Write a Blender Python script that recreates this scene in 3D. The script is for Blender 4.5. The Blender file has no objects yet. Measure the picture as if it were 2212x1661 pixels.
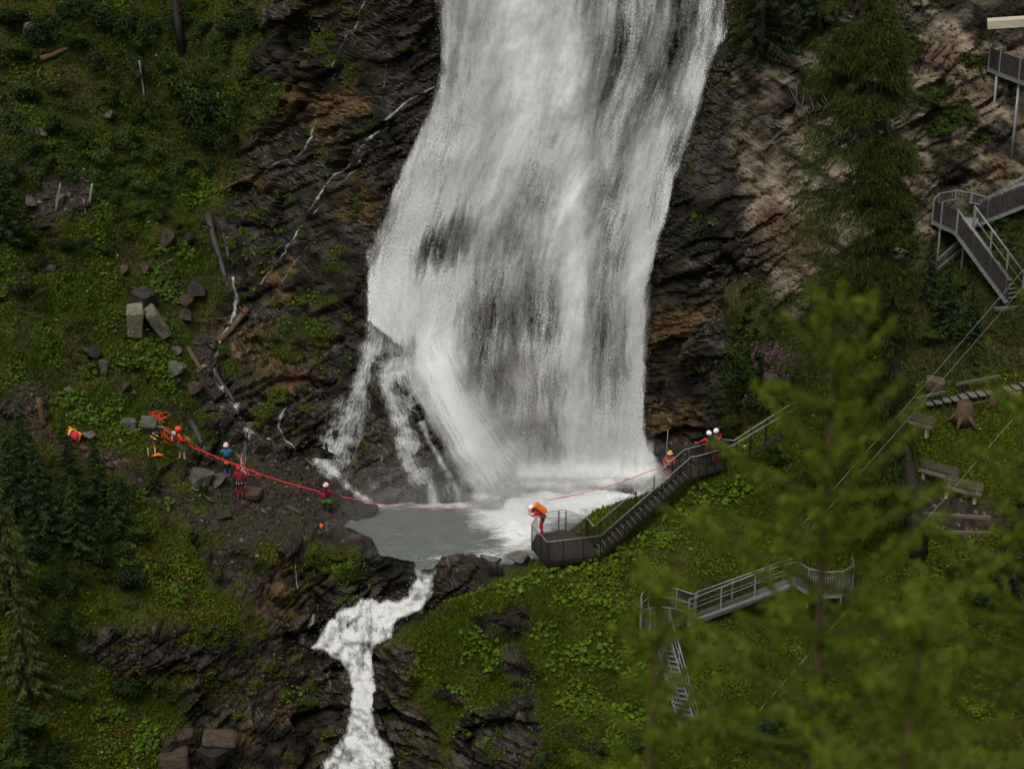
import bpy, bmesh, math, random
import numpy as np
from mathutils import Vector, Matrix
R = math.radians
rng = np.random.default_rng(7)
random.seed(7)
scene = bpy.context.scene
col = scene.collection

# ------------------------------------------------------------------ camera, sky, light, exposure
CAM_H, PITCH, HFOV = 43.0, R(22.0), R(30.0)
cam_d = bpy.data.cameras.new("camera")
cam_d.sensor_width = 36.0
cam_d.angle = HFOV
cam_d.clip_start, cam_d.clip_end = 0.1, 3000.0
cam_d.dof.use_dof = True
cam_d.dof.focus_distance = 97.0
cam_d.dof.aperture_fstop = 2.1
cam_o = bpy.data.objects.new("camera", cam_d)
cam_o.location = (0, 0, CAM_H)
cam_o.rotation_euler = (math.pi / 2 - PITCH, 0, 0)
col.objects.link(cam_o)
scene.camera = cam_o

SUN_EL, SUN_AZ = R(62.0), R(205.0)          # azimuth clockwise from +Y: behind the camera, a little to the left
world = bpy.data.worlds.new("World"); scene.world = world; world.use_nodes = True
wn = world.node_tree; wn.nodes.clear()
wo = wn.nodes.new("ShaderNodeOutputWorld"); bg = wn.nodes.new("ShaderNodeBackground")
sky = wn.nodes.new("ShaderNodeTexSky"); sky.sky_type = 'NISHITA'; sky.sun_disc = False
sky.sun_elevation, sky.sun_rotation = SUN_EL, SUN_AZ
sky.air_density, sky.dust_density, sky.ozone_density = 0.7, 6.0, 0.6
hs = wn.nodes.new("ShaderNodeHueSaturation"); hs.inputs['Saturation'].default_value = 0.22
wn.links.new(sky.outputs[0], hs.inputs['Color'])
wn.links.new(hs.outputs[0], bg.inputs['Color']); bg.inputs['Strength'].default_value = 0.10
wn.links.new(bg.outputs[0], wo.inputs['Surface'])
sun_d = bpy.data.lights.new("sun", 'SUN'); sun_d.energy = 0.9; sun_d.angle = R(35); sun_d.color = (1.0, 0.96, 0.88)
sun_o = bpy.data.objects.new("sun", sun_d); col.objects.link(sun_o)
sd = Vector((math.sin(SUN_AZ) * math.cos(SUN_EL), math.cos(SUN_AZ) * math.cos(SUN_EL), math.sin(SUN_EL)))
sun_o.rotation_euler = (-sd).to_track_quat('-Z', 'Y').to_euler()
vs = scene.view_settings
vs.view_transform = 'Standard'; vs.look = 'None'; vs.gamma = 1.0; vs.use_curve_mapping = False
vs.exposure = 0.55
cy = scene.cycles
cy.use_denoising = True
try: cy.denoiser = 'OPENIMAGEDENOISE'; cy.denoising_input_passes = 'RGB_ALBEDO_NORMAL'
except Exception: pass
cy.max_bounces = 4; cy.diffuse_bounces = 2; cy.glossy_bounces = 1; cy.transmission_bounces = 2
cy.use_adaptive_sampling = True; cy.adaptive_threshold = 0.02; cy.adaptive_min_samples = 16
cy.transparent_max_bounces = 12; cy.volume_bounces = 0; cy.use_fast_gi = False
cy.caustics_reflective = False; cy.caustics_refractive = False
cy.sample_clamp_indirect = 4.0

# ------------------------------------------------------------------ photo directions and points
# directions are measured in a 2212 x 1661 view of the photograph; every distance comes from the
# water level, the slope of the ground or the thing that is touched
FP = 1106 / math.tan(HFOV / 2)
CP, SP = math.cos(PITCH), math.sin(PITCH)
def rays(u, v):
    u = np.asarray(u, float); v = np.asarray(v, float)
    xx = (u - 1106) / FP; yy = (v - 830.5) / FP
    return np.stack([xx, CP - yy * SP, -SP - yy * CP], -1)
def at_y(u, v, y):
    d = rays(u, v); t = np.asarray(y) / d[..., 1]
    return d * t[..., None] + np.array([0, 0, CAM_H])
def at_z(u, v, z):
    d = rays(u, v); t = (np.asarray(z) - CAM_H) / d[..., 2]
    return d * t[..., None] + np.array([0, 0, CAM_H])
def tan_v(v):
    yy = (np.asarray(v, float) - 830.5) / FP
    return (SP + yy * CP) / (CP - yy * SP)

# ------------------------------------------------------------------ noise
def _hash(ix, iy, iz, s):
    h = (ix.astype(np.int64) * 374761393 + iy.astype(np.int64) * 668265263 + iz.astype(np.int64) * 2147483647 + s * 974634777) & 0xffffffff
    h = ((h ^ (h >> 13)) * 1274126177) & 0xffffffff
    h = ((h ^ (h >> 16)) * 2246822519) & 0xffffffff
    return ((h ^ (h >> 15)) & 0xffffff) / float(0xffffff)
def vnoise(p, s=0):
    p = np.asarray(p, float); f = np.floor(p); t = p - f; t = t * t * t * (t * (t * 6 - 15) + 10)
    i = f.astype(np.int64); out = 0
    for dx in (0, 1):
        wx = t[..., 0] if dx else 1 - t[..., 0]
        for dy in (0, 1):
            wy = t[..., 1] if dy else 1 - t[..., 1]
            for dz in (0, 1):
                wz = t[..., 2] if dz else 1 - t[..., 2]
                out = out + _hash(i[..., 0] + dx, i[..., 1] + dy, i[..., 2] + dz, s) * wx * wy * wz
    return out * 2 - 1
def fbm(p, octv=4, s=0, gain=0.5):
    a, o, n = 1.0, 0.0, 0.0
    q = np.asarray(p, float)
    for k in range(octv):
        o = o + a * vnoise(q, s + k * 17); n += a; a *= gain; q = q * 2.03 + 13.7
    return o / n
def blocks(p, scale, rot, s):
    """fractured rock: every cell is a tilted flat block; returns height (-1..1) and crack distance"""
    q = p @ np.asarray(rot).T / np.asarray(scale)
    f = np.floor(q).astype(np.int64)
    d1 = np.full(len(q), 9.0); d2 = np.full(len(q), 9.0); h = np.zeros(len(q))
    for dx in (-1, 0, 1):
        for dy in (-1, 0, 1):
            for dz in (-1, 0, 1):
                c = f + np.array([dx, dy, dz])
                j = np.stack([_hash(c[:, 0], c[:, 1], c[:, 2], s + k) for k in range(3)], -1)
                r = q - (c + 0.15 + 0.7 * j)
                d = np.abs(r).max(-1) * 0.6 + np.sqrt((r * r).sum(-1)) * 0.4
                g = np.stack([_hash(c[:, 0], c[:, 1], c[:, 2], s + 5 + k) - 0.5 for k in range(3)], -1)
                hh = _hash(c[:, 0], c[:, 1], c[:, 2], s + 9) * 2 - 1 + (g * r).sum(-1) * 1.6
                new = d < d1
                d2 = np.where(new, d1, np.minimum(d2, d)); h = np.where(new, hh, h); d1 = np.where(new, d, d1)
    return h, d2 - d1
def rotm(rx, ry, rz):
    return np.array(Matrix.Rotation(R(rz), 3, 'Z') @ Matrix.Rotation(R(ry), 3, 'Y') @ Matrix.Rotation(R(rx), 3, 'X'))
def blur(a, sx, sy):
    for ax, sg in ((0, sy), (1, sx)):
        if sg <= 0: continue
        n = int(3 * sg) + 1; k = np.exp(-0.5 * (np.arange(-n, n + 1) / sg) ** 2); k /= k.sum()
        pad = [(0, 0), (0, 0)]; pad[ax] = (n, n)
        b = np.pad(a, pad, mode='edge'); o = np.zeros_like(a)
        for i, w in enumerate(k):
            o += w * (b[i:i + a.shape[0], :] if ax == 0 else b[:, i:i + a.shape[1]])
        a = o
    return a
def inpoly(u, v, poly):
    poly = np.asarray(poly, float); c = np.zeros(np.shape(u), bool); n = len(poly); j = n - 1
    for i in range(n):
        x1, y1 = poly[i]; x2, y2 = poly[j]
        if y1 != y2:
            c ^= ((y1 > v) != (y2 > v)) & (u < (x2 - x1) * (v - y1) / (y2 - y1) + x1)
        j = i
    return c
def polydist(u, v, poly, closed=True):
    """distance to the outline and the nearest point of it"""
    best = np.full(np.shape(u), 1e9); bu = np.zeros(np.shape(u)); bv = np.zeros(np.shape(u)); bt = np.zeros(np.shape(u))
    n = len(poly); acc = 0.0
    for i in range(n if closed else n - 1):
        ax, ay = poly[i][:2]; bx, by = poly[(i + 1) % n][:2]
        L2 = (bx - ax) ** 2 + (by - ay) ** 2 + 1e-9; L = math.sqrt(L2)
        t = np.clip(((u - ax) * (bx - ax) + (v - ay) * (by - ay)) / L2, 0, 1)
        cu, cv = ax + t * (bx - ax), ay + t * (by - ay)
        d = np.hypot(u - cu, v - cv); m = d < best
        best = np.where(m, d, best); bu = np.where(m, cu, bu); bv = np.where(m, cv, bv); bt = np.where(m, acc + t * L, bt)
        acc += L
    return best, bu, bv, bt

# ------------------------------------------------------------------ mesh helpers
def tag(o, label=None, cat=None, group=None, kind=None):
    if label: o["label"] = label
    if cat: o["category"] = cat
    if group: o["group"] = group
    if kind: o["kind"] = kind
    return o
def mesh_np(name, verts, faces, mats, smooth=False, attrs=None, matidx=None):
    me = bpy.data.meshes.new(name)
    verts = np.asarray(verts, np.float32); faces = np.asarray(faces, np.int32)
    k = faces.shape[1]
    me.vertices.add(len(verts)); me.vertices.foreach_set("co", verts.ravel())
    me.loops.add(faces.size); me.loops.foreach_set("vertex_index", faces.ravel())
    me.polygons.add(len(faces)); me.polygons.foreach_set("loop_start", np.arange(0, faces.size, k, dtype=np.int32))
    me.polygons.foreach_set("loop_total", np.full(len(faces), k, np.int32))
    me.polygons.foreach_set("use_smooth", np.full(len(faces), smooth))
    if matidx is not None: me.polygons.foreach_set("material_index", np.asarray(matidx, np.int32))
    for m in (mats if isinstance(mats, (list, tuple)) else [mats]): me.materials.append(m)
    for n, a in (attrs or {}).items():
        at = me.attributes.new(n, 'FLOAT', 'POINT'); at.data.foreach_set("value", np.asarray(a, np.float32).ravel())
    me.update(calc_edges=True); me.validate()
    return me
def link(name, me, parent=None):
    o = bpy.data.objects.new(name, me); col.objects.link(o)
    if parent: o.parent = parent
    return o
def empty(name, loc=(0, 0, 0), rz=0.0):
    o = bpy.data.objects.new(name, None); o.location = loc; o.rotation_euler = (0, 0, rz); o.empty_display_size = 0.2
    col.objects.link(o); return o
class MB:
    """collects boxes, bars and tubes into one mesh"""
    def __init__(s): s.v = []; s.f = []; s.n = 0; s.m = []; s.cur = 0
    def add(s, v, f):
        s.v.extend([tuple(map(float, x)) for x in v]); s.f.extend([tuple(i + s.n for i in q) for q in f]); s.m.extend([s.cur] * len(f)); s.n += len(v)
    def bar(s, p, q, w, h, up=(0, 0, 1)):
        p, q = Vector(p), Vector(q); d = (q - p); 
        if d.length < 1e-6: return s
        d.normalize(); x = d.cross(Vector(up))
        if x.length < 1e-4: x = d.cross(Vector((0, 1, 0)))
        x.normalize(); z = x.cross(d); x *= w / 2; z *= h / 2
        s.add([p - x - z, p + x - z, p + x + z, p - x + z, q - x - z, q + x - z, q + x + z, q - x + z],
              [(3, 2, 1, 0), (4, 5, 6, 7), (0, 1, 5, 4), (1, 2, 6, 5), (2, 3, 7, 6), (3, 0, 4, 7)]); return s
    def tube(s, pts, r, n=8, caps=True, wob=0.0):
        pts = [Vector(p) for p in pts]; rr = r if isinstance(r, (list, tuple)) else [r] * len(pts); rings = []
        for i, p in enumerate(pts):
            d = (pts[min(i + 1, len(pts) - 1)] - pts[max(i - 1, 0)]).normalized()
            x = d.cross(Vector((0.13, 0.21, 1))); x = x.normalized() if x.length > 1e-3 else Vector((1, 0, 0)); y = d.cross(x)
            rings.append([p + (x * math.cos(a) + y * math.sin(a)) * rr[i] * (1 + wob * random.uniform(-1, 1)) for a in [2 * math.pi * k / n for k in range(n)]])
        v = [c for ring in rings for c in ring]; f = []
        for i in range(len(pts) - 1):
            for k in range(n): f.append((i * n + k, i * n + (k + 1) % n, (i + 1) * n + (k + 1) % n, (i + 1) * n + k))
        if caps: f.append(tuple(range(n - 1, -1, -1))); f.append(tuple((len(pts) - 1) * n + k for k in range(n)))
        s.add(v, f); return s
    def prism(s, poly, z0, z1):
        n = len(poly); v = [(x, y, z0) for x, y in poly] + [(x, y, z1) for x, y in poly]
        ar = sum(poly[i][0] * poly[(i + 1) % n][1] - poly[(i + 1) % n][0] * poly[i][1] for i in range(n))
        idx = list(range(n)) if ar > 0 else list(range(n - 1, -1, -1))
        f = [tuple(i + n for i in idx), tuple(reversed(idx))]
        for a in range(n):
            i, j = idx[a], idx[(a + 1) % n]; f.append((i, j, j + n, i + n))
        s.add(v, f); return s
    def mesh(s, name, mats, smooth=False):
        me = bpy.data.meshes.new(name); me.from_pydata(s.v, [], s.f)
        for m in (mats if isinstance(mats, (list, tuple)) else [mats]): me.materials.append(m)
        me.polygons.foreach_set("material_index", s.m)
        if smooth: me.polygons.foreach_set("use_smooth", [True] * len(s.f))
        me.update(); return me
    def build(s, name, mats, parent=None, smooth=False, label=None):
        o = link(name, s.mesh(name, mats, smooth), parent)
        if label: o["label"] = label
        return o

# ------------------------------------------------------------------ materials
class NT:
    def __init__(s, name):
        s.m = bpy.data.materials.new(name); s.m.use_nodes = True; s.t = s.m.node_tree; s.t.nodes.clear()
        s.out = s.t.nodes.new("ShaderNodeOutputMaterial")
    def n(s, typ, ins=None, **kw):
        x = s.t.nodes.new("ShaderNode" + typ)
        for k, v in kw.items(): setattr(x, k, v)
        for k, v in (ins or {}).items(): s.set(x.inputs[k], v)
        return x
    def set(s, sock, v):
        if isinstance(v, bpy.types.NodeSocket): s.t.links.new(v, sock)
        elif isinstance(v, bpy.types.Node): s.t.links.new(v.outputs[0], sock)
        else: sock.default_value = v
    def math(s, op, a, b=0.0, c=None, clamp=False):
        x = s.n("Math", operation=op, use_clamp=clamp); s.set(x.inputs[0], a); s.set(x.inputs[1], b)
        if c is not None: s.set(x.inputs[2], c)
        return x.outputs[0]
    def mix(s, f, a, b, mode='MIX'):
        x = s.n("Mix", data_type='RGBA', blend_type=mode); x.clamp_factor = True
        s.set(x.inputs[0], f); s.set(x.inputs[6], rgb(a)); s.set(x.inputs[7], rgb(b)); return x.outputs[2]
    def attr(s, name): return s.n("Attribute", attribute_name=name).outputs['Fac']
    def noise(s, scale, detail=4.0, rough=0.55, vec=None, dist=0.0, w=None):
        x = s.n("TexNoise", {'Scale': scale, 'Detail': detail, 'Roughness': rough, 'Distortion': dist})
        if vec is not None: s.set(x.inputs['Vector'], vec)
        return x.outputs[0]
    def ramp(s, f, lo, hi, a=0.0, b=1.0):
        x = s.n("MapRange", {0: f, 1: lo, 2: hi, 3: a, 4: b}); x.clamp = True; return x.outputs[0]
    def pos(s, sc=(1, 1, 1), rot=(0, 0, 0)):
        g = s.n("NewGeometry"); m = s.n("Mapping", {'Vector': g.outputs['Position'], 'Scale': sc, 'Rotation': rot}); return m.outputs[0]
    def bump(s, h, strength=0.5, dist=0.1):
        return s.n("Bump", {'Height': h, 'Strength': strength, 'Distance': dist}).outputs[0]
    def pbr(s, colr, rough=0.8, normal=None, spec=0.3, metal=0.0, **kw):
        x = s.n("BsdfPrincipled"); s.set(x.inputs['Base Color'], rgb(colr)); s.set(x.inputs['Roughness'], rough)
        s.set(x.inputs['Specular IOR Level'], spec); s.set(x.inputs['Metallic'], metal)
        if normal is not None: s.set(x.inputs['Normal'], normal)
        for k, v in kw.items(): s.set(x.inputs[k], v)
        return x.outputs[0]
    def done(s, sh): s.t.links.new(sh, s.out.inputs['Surface']); return s.m
def rgb(c):
    return (*c, 1.0) if isinstance(c, (tuple, list)) and len(c) == 3 else c
def plain(name, c, rough=0.7, metal=0.0, var=0.25, scale=6.0, spec=0.3):
    t = NT(name); nz = t.noise(scale, 4); g = t.n("ObjectInfo").outputs['Random']
    k = t.math('ADD', t.ramp(nz, 0.25, 0.75, 1 - var, 1 + var), t.ramp(g, 0, 1, -0.06, 0.06))
    c2 = t.mix(1.0, c, t.n("CombineColor", {0: k, 1: k, 2: k}).outputs[0], 'MULTIPLY')
    return t.done(t.pbr(c2, rough, t.bump(nz, 0.25, 0.02), spec, metal))

# ------------------------------------------------------------------ ground: profiles by slope
def profile(vrow, anchor, ups, downs):
    """world y for every image row: start at a point of known height, follow given ground slopes (degrees)"""
    v0, z0 = anchor; y0 = (CAM_H - z0) / tan_v(v0); out = np.zeros_like(vrow)
    for segs, up in ((ups, True), (downs, False)):
        pv, py, pz = v0, y0, z0
        for k, (v1, sl) in enumerate(segs):
            ts = math.tan(R(sl)); last = k == len(segs) - 1
            if up: m = (vrow <= pv) & ((vrow > v1) | last)
            else: m = (vrow >= pv) & ((vrow < v1) | last)
            y = (CAM_H - pz + ts * py) / (tan_v(vrow) + ts)
            out = np.where(m, y, out)
            y1 = (CAM_H - pz + ts * py) / (tan_v(v1) + ts)
            pv, pz, py = v1, pz + ts * (y1 - py), y1
    return out
class Sheet:
    def __init__(s, cols, u0, u1, v0, v1, step, sm):
        s.u = np.arange(u0, u1 + step, step, dtype=float); s.v = np.arange(v0, v1 + step, step, dtype=float)
        s.step = step; us = np.array([c[0] for c in cols], float)
        prof = np.stack([profile(s.v, *c[1:]) for c in cols], 1)
        s.Y = np.stack([np.interp(s.u, us, prof[r]) for r in range(len(s.v))], 0)
        s.Y = blur(s.Y, sm / step, sm * 0.55 / step)
        s.U, s.V = np.meshgrid(s.u, s.v)
        s.P = at_y(s.U, s.V, s.Y)
    def normals(s):
        du = np.gradient(s.P, axis=1); dv = np.gradient(s.P, axis=0)
        n = np.cross(dv, du); n /= np.linalg.norm(n, axis=-1, keepdims=True) + 1e-9
        n[n[..., 1] > 0] *= -1 if False else 1
        return np.where((n[..., 1:2] > 0) & (np.abs(n[..., 2:3]) < 0.2), -n, n) * np.where(n[..., 2:3] < -0.3, -1, 1)
    def mask(s, polys, soft=6.0, warp=10.0, seed=3):
        wu = s.U + warp * fbm(np.stack([s.U / 30, s.V / 30, 0 * s.U], -1), 3, seed); wv = s.V + warp * fbm(np.stack([s.U / 30, s.V / 30, 0 * s.U + 9], -1), 3, seed + 1)
        m = np.zeros_like(s.U)
        for p in polys: m = np.maximum(m, inpoly(wu, wv, p).astype(float))
        return blur(m, soft / s.step, soft / s.step)
    def blobs(s, lst, warp=12.0, seed=11):
        wu = s.U + warp * fbm(np.stack([s.U / 22, s.V / 22, 0 * s.U], -1), 3, seed); wv = s.V + warp * fbm(np.stack([s.U / 22, s.V / 22, 0 * s.U + 9], -1), 3, seed + 1)
        m = np.zeros_like(s.U)
        for (cu, cv, ru, rv) in lst:
            d = np.sqrt(((wu - cu) / ru) ** 2 + ((wv - cv) / rv) ** 2); m = np.maximum(m, np.clip((1.15 - d) / 0.3, 0, 1))
        return m
    def samp(s, A, u, v):
        a = (np.clip(u, s.u[0], s.u[-1] - 1e-3) - s.u[0]) / s.step; b = (np.clip(v, s.v[0], s.v[-1] - 1e-3) - s.v[0]) / s.step
        i = np.minimum(np.floor(a).astype(int), len(s.u) - 2); j = np.minimum(np.floor(b).astype(int), len(s.v) - 2); fa = a - i; fb = b - j
        if A.ndim == 3: fa = fa[..., None]; fb = fb[..., None]
        return (A[j, i] * (1 - fa) + A[j, i + 1] * fa) * (1 - fb) + (A[j + 1, i] * (1 - fa) + A[j + 1, i + 1] * fa) * fb
    def at(s, u, v): return Vector(s.samp(s.P, np.float64(u), np.float64(v)))
    def faces(s, keep=None):
        nv, nu = s.U.shape; i = np.arange(nv * nu).reshape(nv, nu)
        q = np.stack([i[:-1, :-1], i[1:, :-1], i[1:, 1:], i[:-1, 1:]], -1)
        return q.reshape(-1, 4) if keep is None else q[keep[:-1, :-1] & keep[1:, :-1] & keep[1:, 1:] & keep[:-1, 1:]]

BACK = [
 (-520, (1130, 6.0), [(700, 38), (300, 42), (-420, 48)], [(1400, 36), (2000, 42)]),
 (0,    (1130, 3.4), [(900, 30), (500, 42), (0, 45), (-420, 50)], [(1340, 32), (1480, 46), (1661, 38), (2000, 45)]),
 (250,  (1130, 2.2), [(900, 28), (480, 40), (0, 48), (-420, 50)], [(1345, 31), (1440, 74), (1661, 40), (2000, 48)]),
 (420,  (1130, 1.3), [(960, 24), (640, 36), (420, 46), (0, 56), (-420, 56)], [(1345, 30), (1450, 70), (1661, 46), (2000, 50)]),
 (520,  (1125, 0.9), [(980, 22), (640, 42), (380, 52), (0, 66), (-420, 62)], [(1330, 28), (1420, 60), (1661, 50), (2000, 50)]),
 (610,  (1115, 0.6), [(1000, 24), (860, 52), (690, 46), (450, 56), (250, 66), (0, 72), (-420, 70)], [(1190, 16), (1250, 45), (1330, 42), (1661, 54), (2000, 55)]),
 (690,  (1100, 0.35), [(1000, 24), (860, 70), (690, 52), (450, 60), (0, 74), (-420, 74)], [(1190, 12), (1290, 56), (1340, 42), (1661, 57), (2000, 58)]),
 (760,  (1092, 0.2), [(1040, 16), (850, 68), (690, 60), (540, 60), (0, 77), (-420, 76)], [(1195, 5), (1300, 72), (1400, 36), (1480, 46), (1661, 60), (2000, 60)]),
 (830,  (1090, 0.0), [(1070, 20), (760, 66), (560, 68), (0, 79), (-420, 77)], [(1192, 0), (1300, 80), (1395, 22), (1500, 40), (1661, 46), (2000, 50)]),
 (950,  (1090, 0.0), [(800, 66), (690, 62), (0, 79), (-420, 77)], [(1212, 0), (1306, 80), (1390, 26), (1661, 46), (2000, 50)]),
 (1030, (1088, 0.0), [(850, 60), (600, 74), (0, 80), (-420, 78)], [(1224, 0), (1310, 80), (1400, 40), (2000, 50)]),
 (1100, (1052, 0.0), [(950, 52), (700, 74), (0, 80), (-420, 78)], [(1235, 0), (1330, 78), (2000, 48)]),
 (1200, (1035, 0.0), [(900, 80), (0, 80), (-420, 78)], [(1240, 0), (1330, 78), (2000, 48)]),
 (1320, (1030, 0.0), [(900, 80), (0, 80), (-420, 78)], [(1230, 0), (1330, 70), (2000, 50)]),
 (1400, (1025, 0.2), [(960, 56), (700, 82), (0, 78), (-420, 76)], [(1150, 8), (2000, 70)]),
 (1470, (1010, 1.2), [(960, 50), (640, 82), (330, 68), (0, 74), (-420, 72)], [(1080, 14), (2000, 74)]),
 (1560, (975, 2.8), [(900, 62), (600, 78), (300, 66), (0, 70), (-420, 70)], [(2000, 75)]),
 (1700, (880, 5.5), [(700, 58), (480, 72), (0, 66), (-420, 66)], [(2000, 76)]),
 (1880, (870, 6.2), [(700, 40), (430, 62), (0, 62), (-420, 62)], [(2000, 78)]),
 (2040, (870, 6.4), [(640, 30), (470, 44), (380, 58), (0, 62), (-420, 60)], [(2000, 78)]),
 (2212, (870, 6.9), [(640, 32), (440, 42), (300, 50), (0, 62), (-420, 60)], [(2000, 78)]),
 (2740, (870, 7.8), [(640, 35), (0, 55), (-420, 55)], [(2000, 78)]),
]
RIGHT = [
 (740,  (1420, -2.2), [(1200, 80)], [(1480, 72), (1661, 64), (2000, 60)]),
 (800,  (1398, -1.8), [(1200, 60)], [(1470, 70), (1661, 62), (2000, 60)]),
 (900,  (1332, -0.7), [(1200, 40)], [(1400, 34), (1520, 62), (1661, 66), (2000, 55)]),
 (1000, (1290, -0.1), [(1200, 25)], [(1340, 32), (1400, 60), (1600, 52), (2000, 50)]),
 (1100, (1235, 0.4), [(1150, 15)], [(1300, 25), (1380, 50), (1500, 42), (1661, 48), (2000, 48)]),
 (1170, (1207, 0.45), [(1100, 10)], [(1260, 18), (1450, 38), (2000, 45)]),
 (1240, (1140, 0.9), [(1000, 10)], [(1165, 5), (1255, 14), (1450, 38), (2000, 45)]),
 (1340, (1075, 2.1), [(1000, 10)], [(1100, 8), (1140, 22), (1450, 38), (2000, 42)]),
 (1420, (1045, 3.0), [(1000, 10)], [(1080, 10), (1400, 36), (2000, 42)]),
 (1500, (1000, 4.0), [(900, 10)], [(1050, 10), (1400, 36), (2000, 42)]),
 (1570, (965, 4.7), [(900, 10)], [(1000, 12), (1400, 36), (2000, 42)]),
 (1700, (880, 5.6), [(700, 50)], [(1200, 33), (2000, 40)]),
 (1880, (850, 6.6), [(700, 40)], [(1030, 32), (1110, 12), (1170, 40), (2000, 40)]),
 (2060, (850, 6.8), [(640, 30)], [(1028, 33), (1108, 5), (1150, 26), (2000, 40)]),
 (2212, (850, 7.2), [(640, 32)], [(1050, 33), (1125, 6), (1170, 26), (2000, 40)]),
 (2740, (850, 8.0), [(640, 35)], [(1060, 33), (1140, 6), (2000, 40)]),
]
SIL = [(870, 1990), (866, 1720), (862, 1661), (845, 1600), (818, 1540), (808, 1480), (800, 1425), (806, 1397), (840, 1376), (880, 1352), (905, 1325), (960, 1305), (1020, 1285),
       (1060, 1258), (1100, 1237), (1150, 1217), (1196, 1206), (1214, 1155), (1225, 1139), (1260, 1113), (1300, 1097), (1345, 1076), (1400, 1052), (1430, 1040),
       (1470, 1016), (1530, 988), (1570, 962), (1620, 925), (1690, 888), (1760, 852), (1850, 838), (2300, 815), (2730, 800), (2730, 1990)]

B = Sheet(BACK, -330, 2540, -280, 1850, 4.6, 26)
K = Sheet(RIGHT, 760, 2540, 760, 1850, 4.6, 18)

# ---- masks: what grows or lies where
VEG_B = [[(-520, -420), (590, -420), (600, 0), (545, 130), (565, 240), (505, 340), (505, 430), (455, 480), (480, 600), (500, 640), (430, 700), (420, 780), (455, 850), (405, 880), (430, 950), (380, 1010), (300, 1000), (200, 960), (110, 935), (110, 880), (60, 870), (-520, 900)],
         [(-520, 920), (60, 920), (150, 985), (250, 1000), (330, 1060), (400, 1110), (420, 1180), (480, 1270), (560, 1330), (550, 1375), (480, 1348), (170, 1350), (165, 1420), (250, 1470), (340, 1455), (400, 1560), (330, 1600), (380, 1661), (420, 1960), (-520, 1960)],
         [(1560, -420), (1720, -420), (1690, 60), (1640, 130), (1585, 110)],
         [(1960, 600), (2010, 520), (2090, 470), (2260, 420), (2740, 400), (2740, 900), (1700, 900), (1720, 760), (1800, 700)],
         [(1570, 640), (1640, 600), (1700, 700), (1740, 900), (1560, 960), (1560, 800)]]
MOSS_B = [(650, 712, 52, 26), (690, 730, 24, 22), (612, 752, 26, 20), (640, 765, 20, 14), (585, 735, 22, 20), (500, 790, 16, 26), (470, 745, 20, 16), (715, 1210, 62, 26), (690, 1190, 30, 18), (745, 1235, 34, 22), (575, 1195, 26, 24), (560, 1165, 16, 10),
          (570, 890, 22, 20), (595, 850, 26, 18), (560, 910, 12, 16), (495, 975, 24, 26), (510, 990, 12, 14), (440, 905, 34, 18), (430, 960, 26, 20), (470, 1055, 60, 14), (440, 1095, 60, 18), (520, 1125, 50, 14), (400, 1060, 40, 14), (350, 1035, 40, 12), (600, 1045, 34, 10), (470, 1160, 50, 20), (540, 1180, 30, 14), (300, 1015, 40, 12), (480, 1020, 40, 8), (640, 1125, 30, 10), (540, 1000, 16, 10), (460, 560, 22, 40), (480, 520, 16, 20), (690, 85, 30, 12), (715, 78, 18, 14), (715, 130, 12, 14), (745, 160, 12, 26),
          (560, 190, 46, 24), (590, 205, 30, 26), (600, 230, 20, 20), (535, 200, 30, 30), (520, 265, 40, 22), (690, 650, 40, 12), (640, 655, 26, 12), (725, 575, 22, 10), (730, 545, 16, 8), (700, 330, 10, 14), (770, 440, 8, 20), (880, 105, 18, 9), (660, 880, 12, 10), (500, 1340, 30, 10), (560, 1345, 24, 16),
          (1625, 640, 26, 30), (1600, 740, 20, 26), (2040, 260, 34, 26), (2070, 240, 30, 20), (2020, 200, 40, 18), (1950, 110, 40, 24), (2110, 130, 40, 16), (1700, 80, 60, 40), (1760, 200, 40, 30), (1640, 880, 30, 26), (2060, 330, 30, 10), (2120, 300, 26, 16), (1880, 220, 26, 16),
          (360, 1480, 60, 20), (455, 1480, 14, 40), (590, 1440, 18, 12), (660, 1520, 22, 12), (620, 1500, 10, 10), (550, 1480, 10, 18), (520, 1540, 16, 8), (1500, 470, 8, 14), (430, 1380, 60, 14), (560, 1365, 30, 14)]
GRAV_B = [[(30, 830), (95, 825), (110, 870), (95, 925), (150, 965), (260, 1000), (330, 1030), (440, 1080), (480, 1160), (560, 1260), (570, 1310), (500, 1250), (430, 1150), (330, 1070), (230, 1010), (120, 975), (40, 925)],
          [(430, 1000), (560, 960), (650, 1000), (700, 1040), (760, 1090), (760, 1130), (690, 1150), (600, 1150), (560, 1200), (500, 1190), (450, 1110)],
          [(440, 700), (470, 740), (470, 830), (520, 900), (560, 930), (580, 970), (500, 1010), (470, 940), (450, 870), (420, 780)],
          [(190, 385), (100, 395), (60, 450), (100, 480), (190, 450)]]
OCHRE_B = [(640, 610, 110, 50), (700, 600, 70, 40), (560, 800, 90, 45), (620, 820, 60, 24), (530, 720, 70, 30), (600, 1240, 110, 34), (540, 1220, 70, 24), (560, 1300, 90, 26), (1440, 760, 40, 90), (1470, 700, 46, 50), (1450, 870, 60, 80), (690, 230, 50, 90), (640, 210, 40, 60), (760, 200, 34, 60), (560, 390, 40, 18),
           (720, 1140, 90, 34), (640, 1130, 60, 30), (1060, 640, 40, 90), (1140, 860, 60, 120), (1150, 960, 40, 60), (960, 760, 60, 40), (880, 760, 30, 30), (650, 1600, 70, 60), (590, 1640, 60, 40), (520, 1590, 60, 30), (870, 420, 30, 60), (760, 430, 40, 60), (840, 560, 60, 20)]
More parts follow.
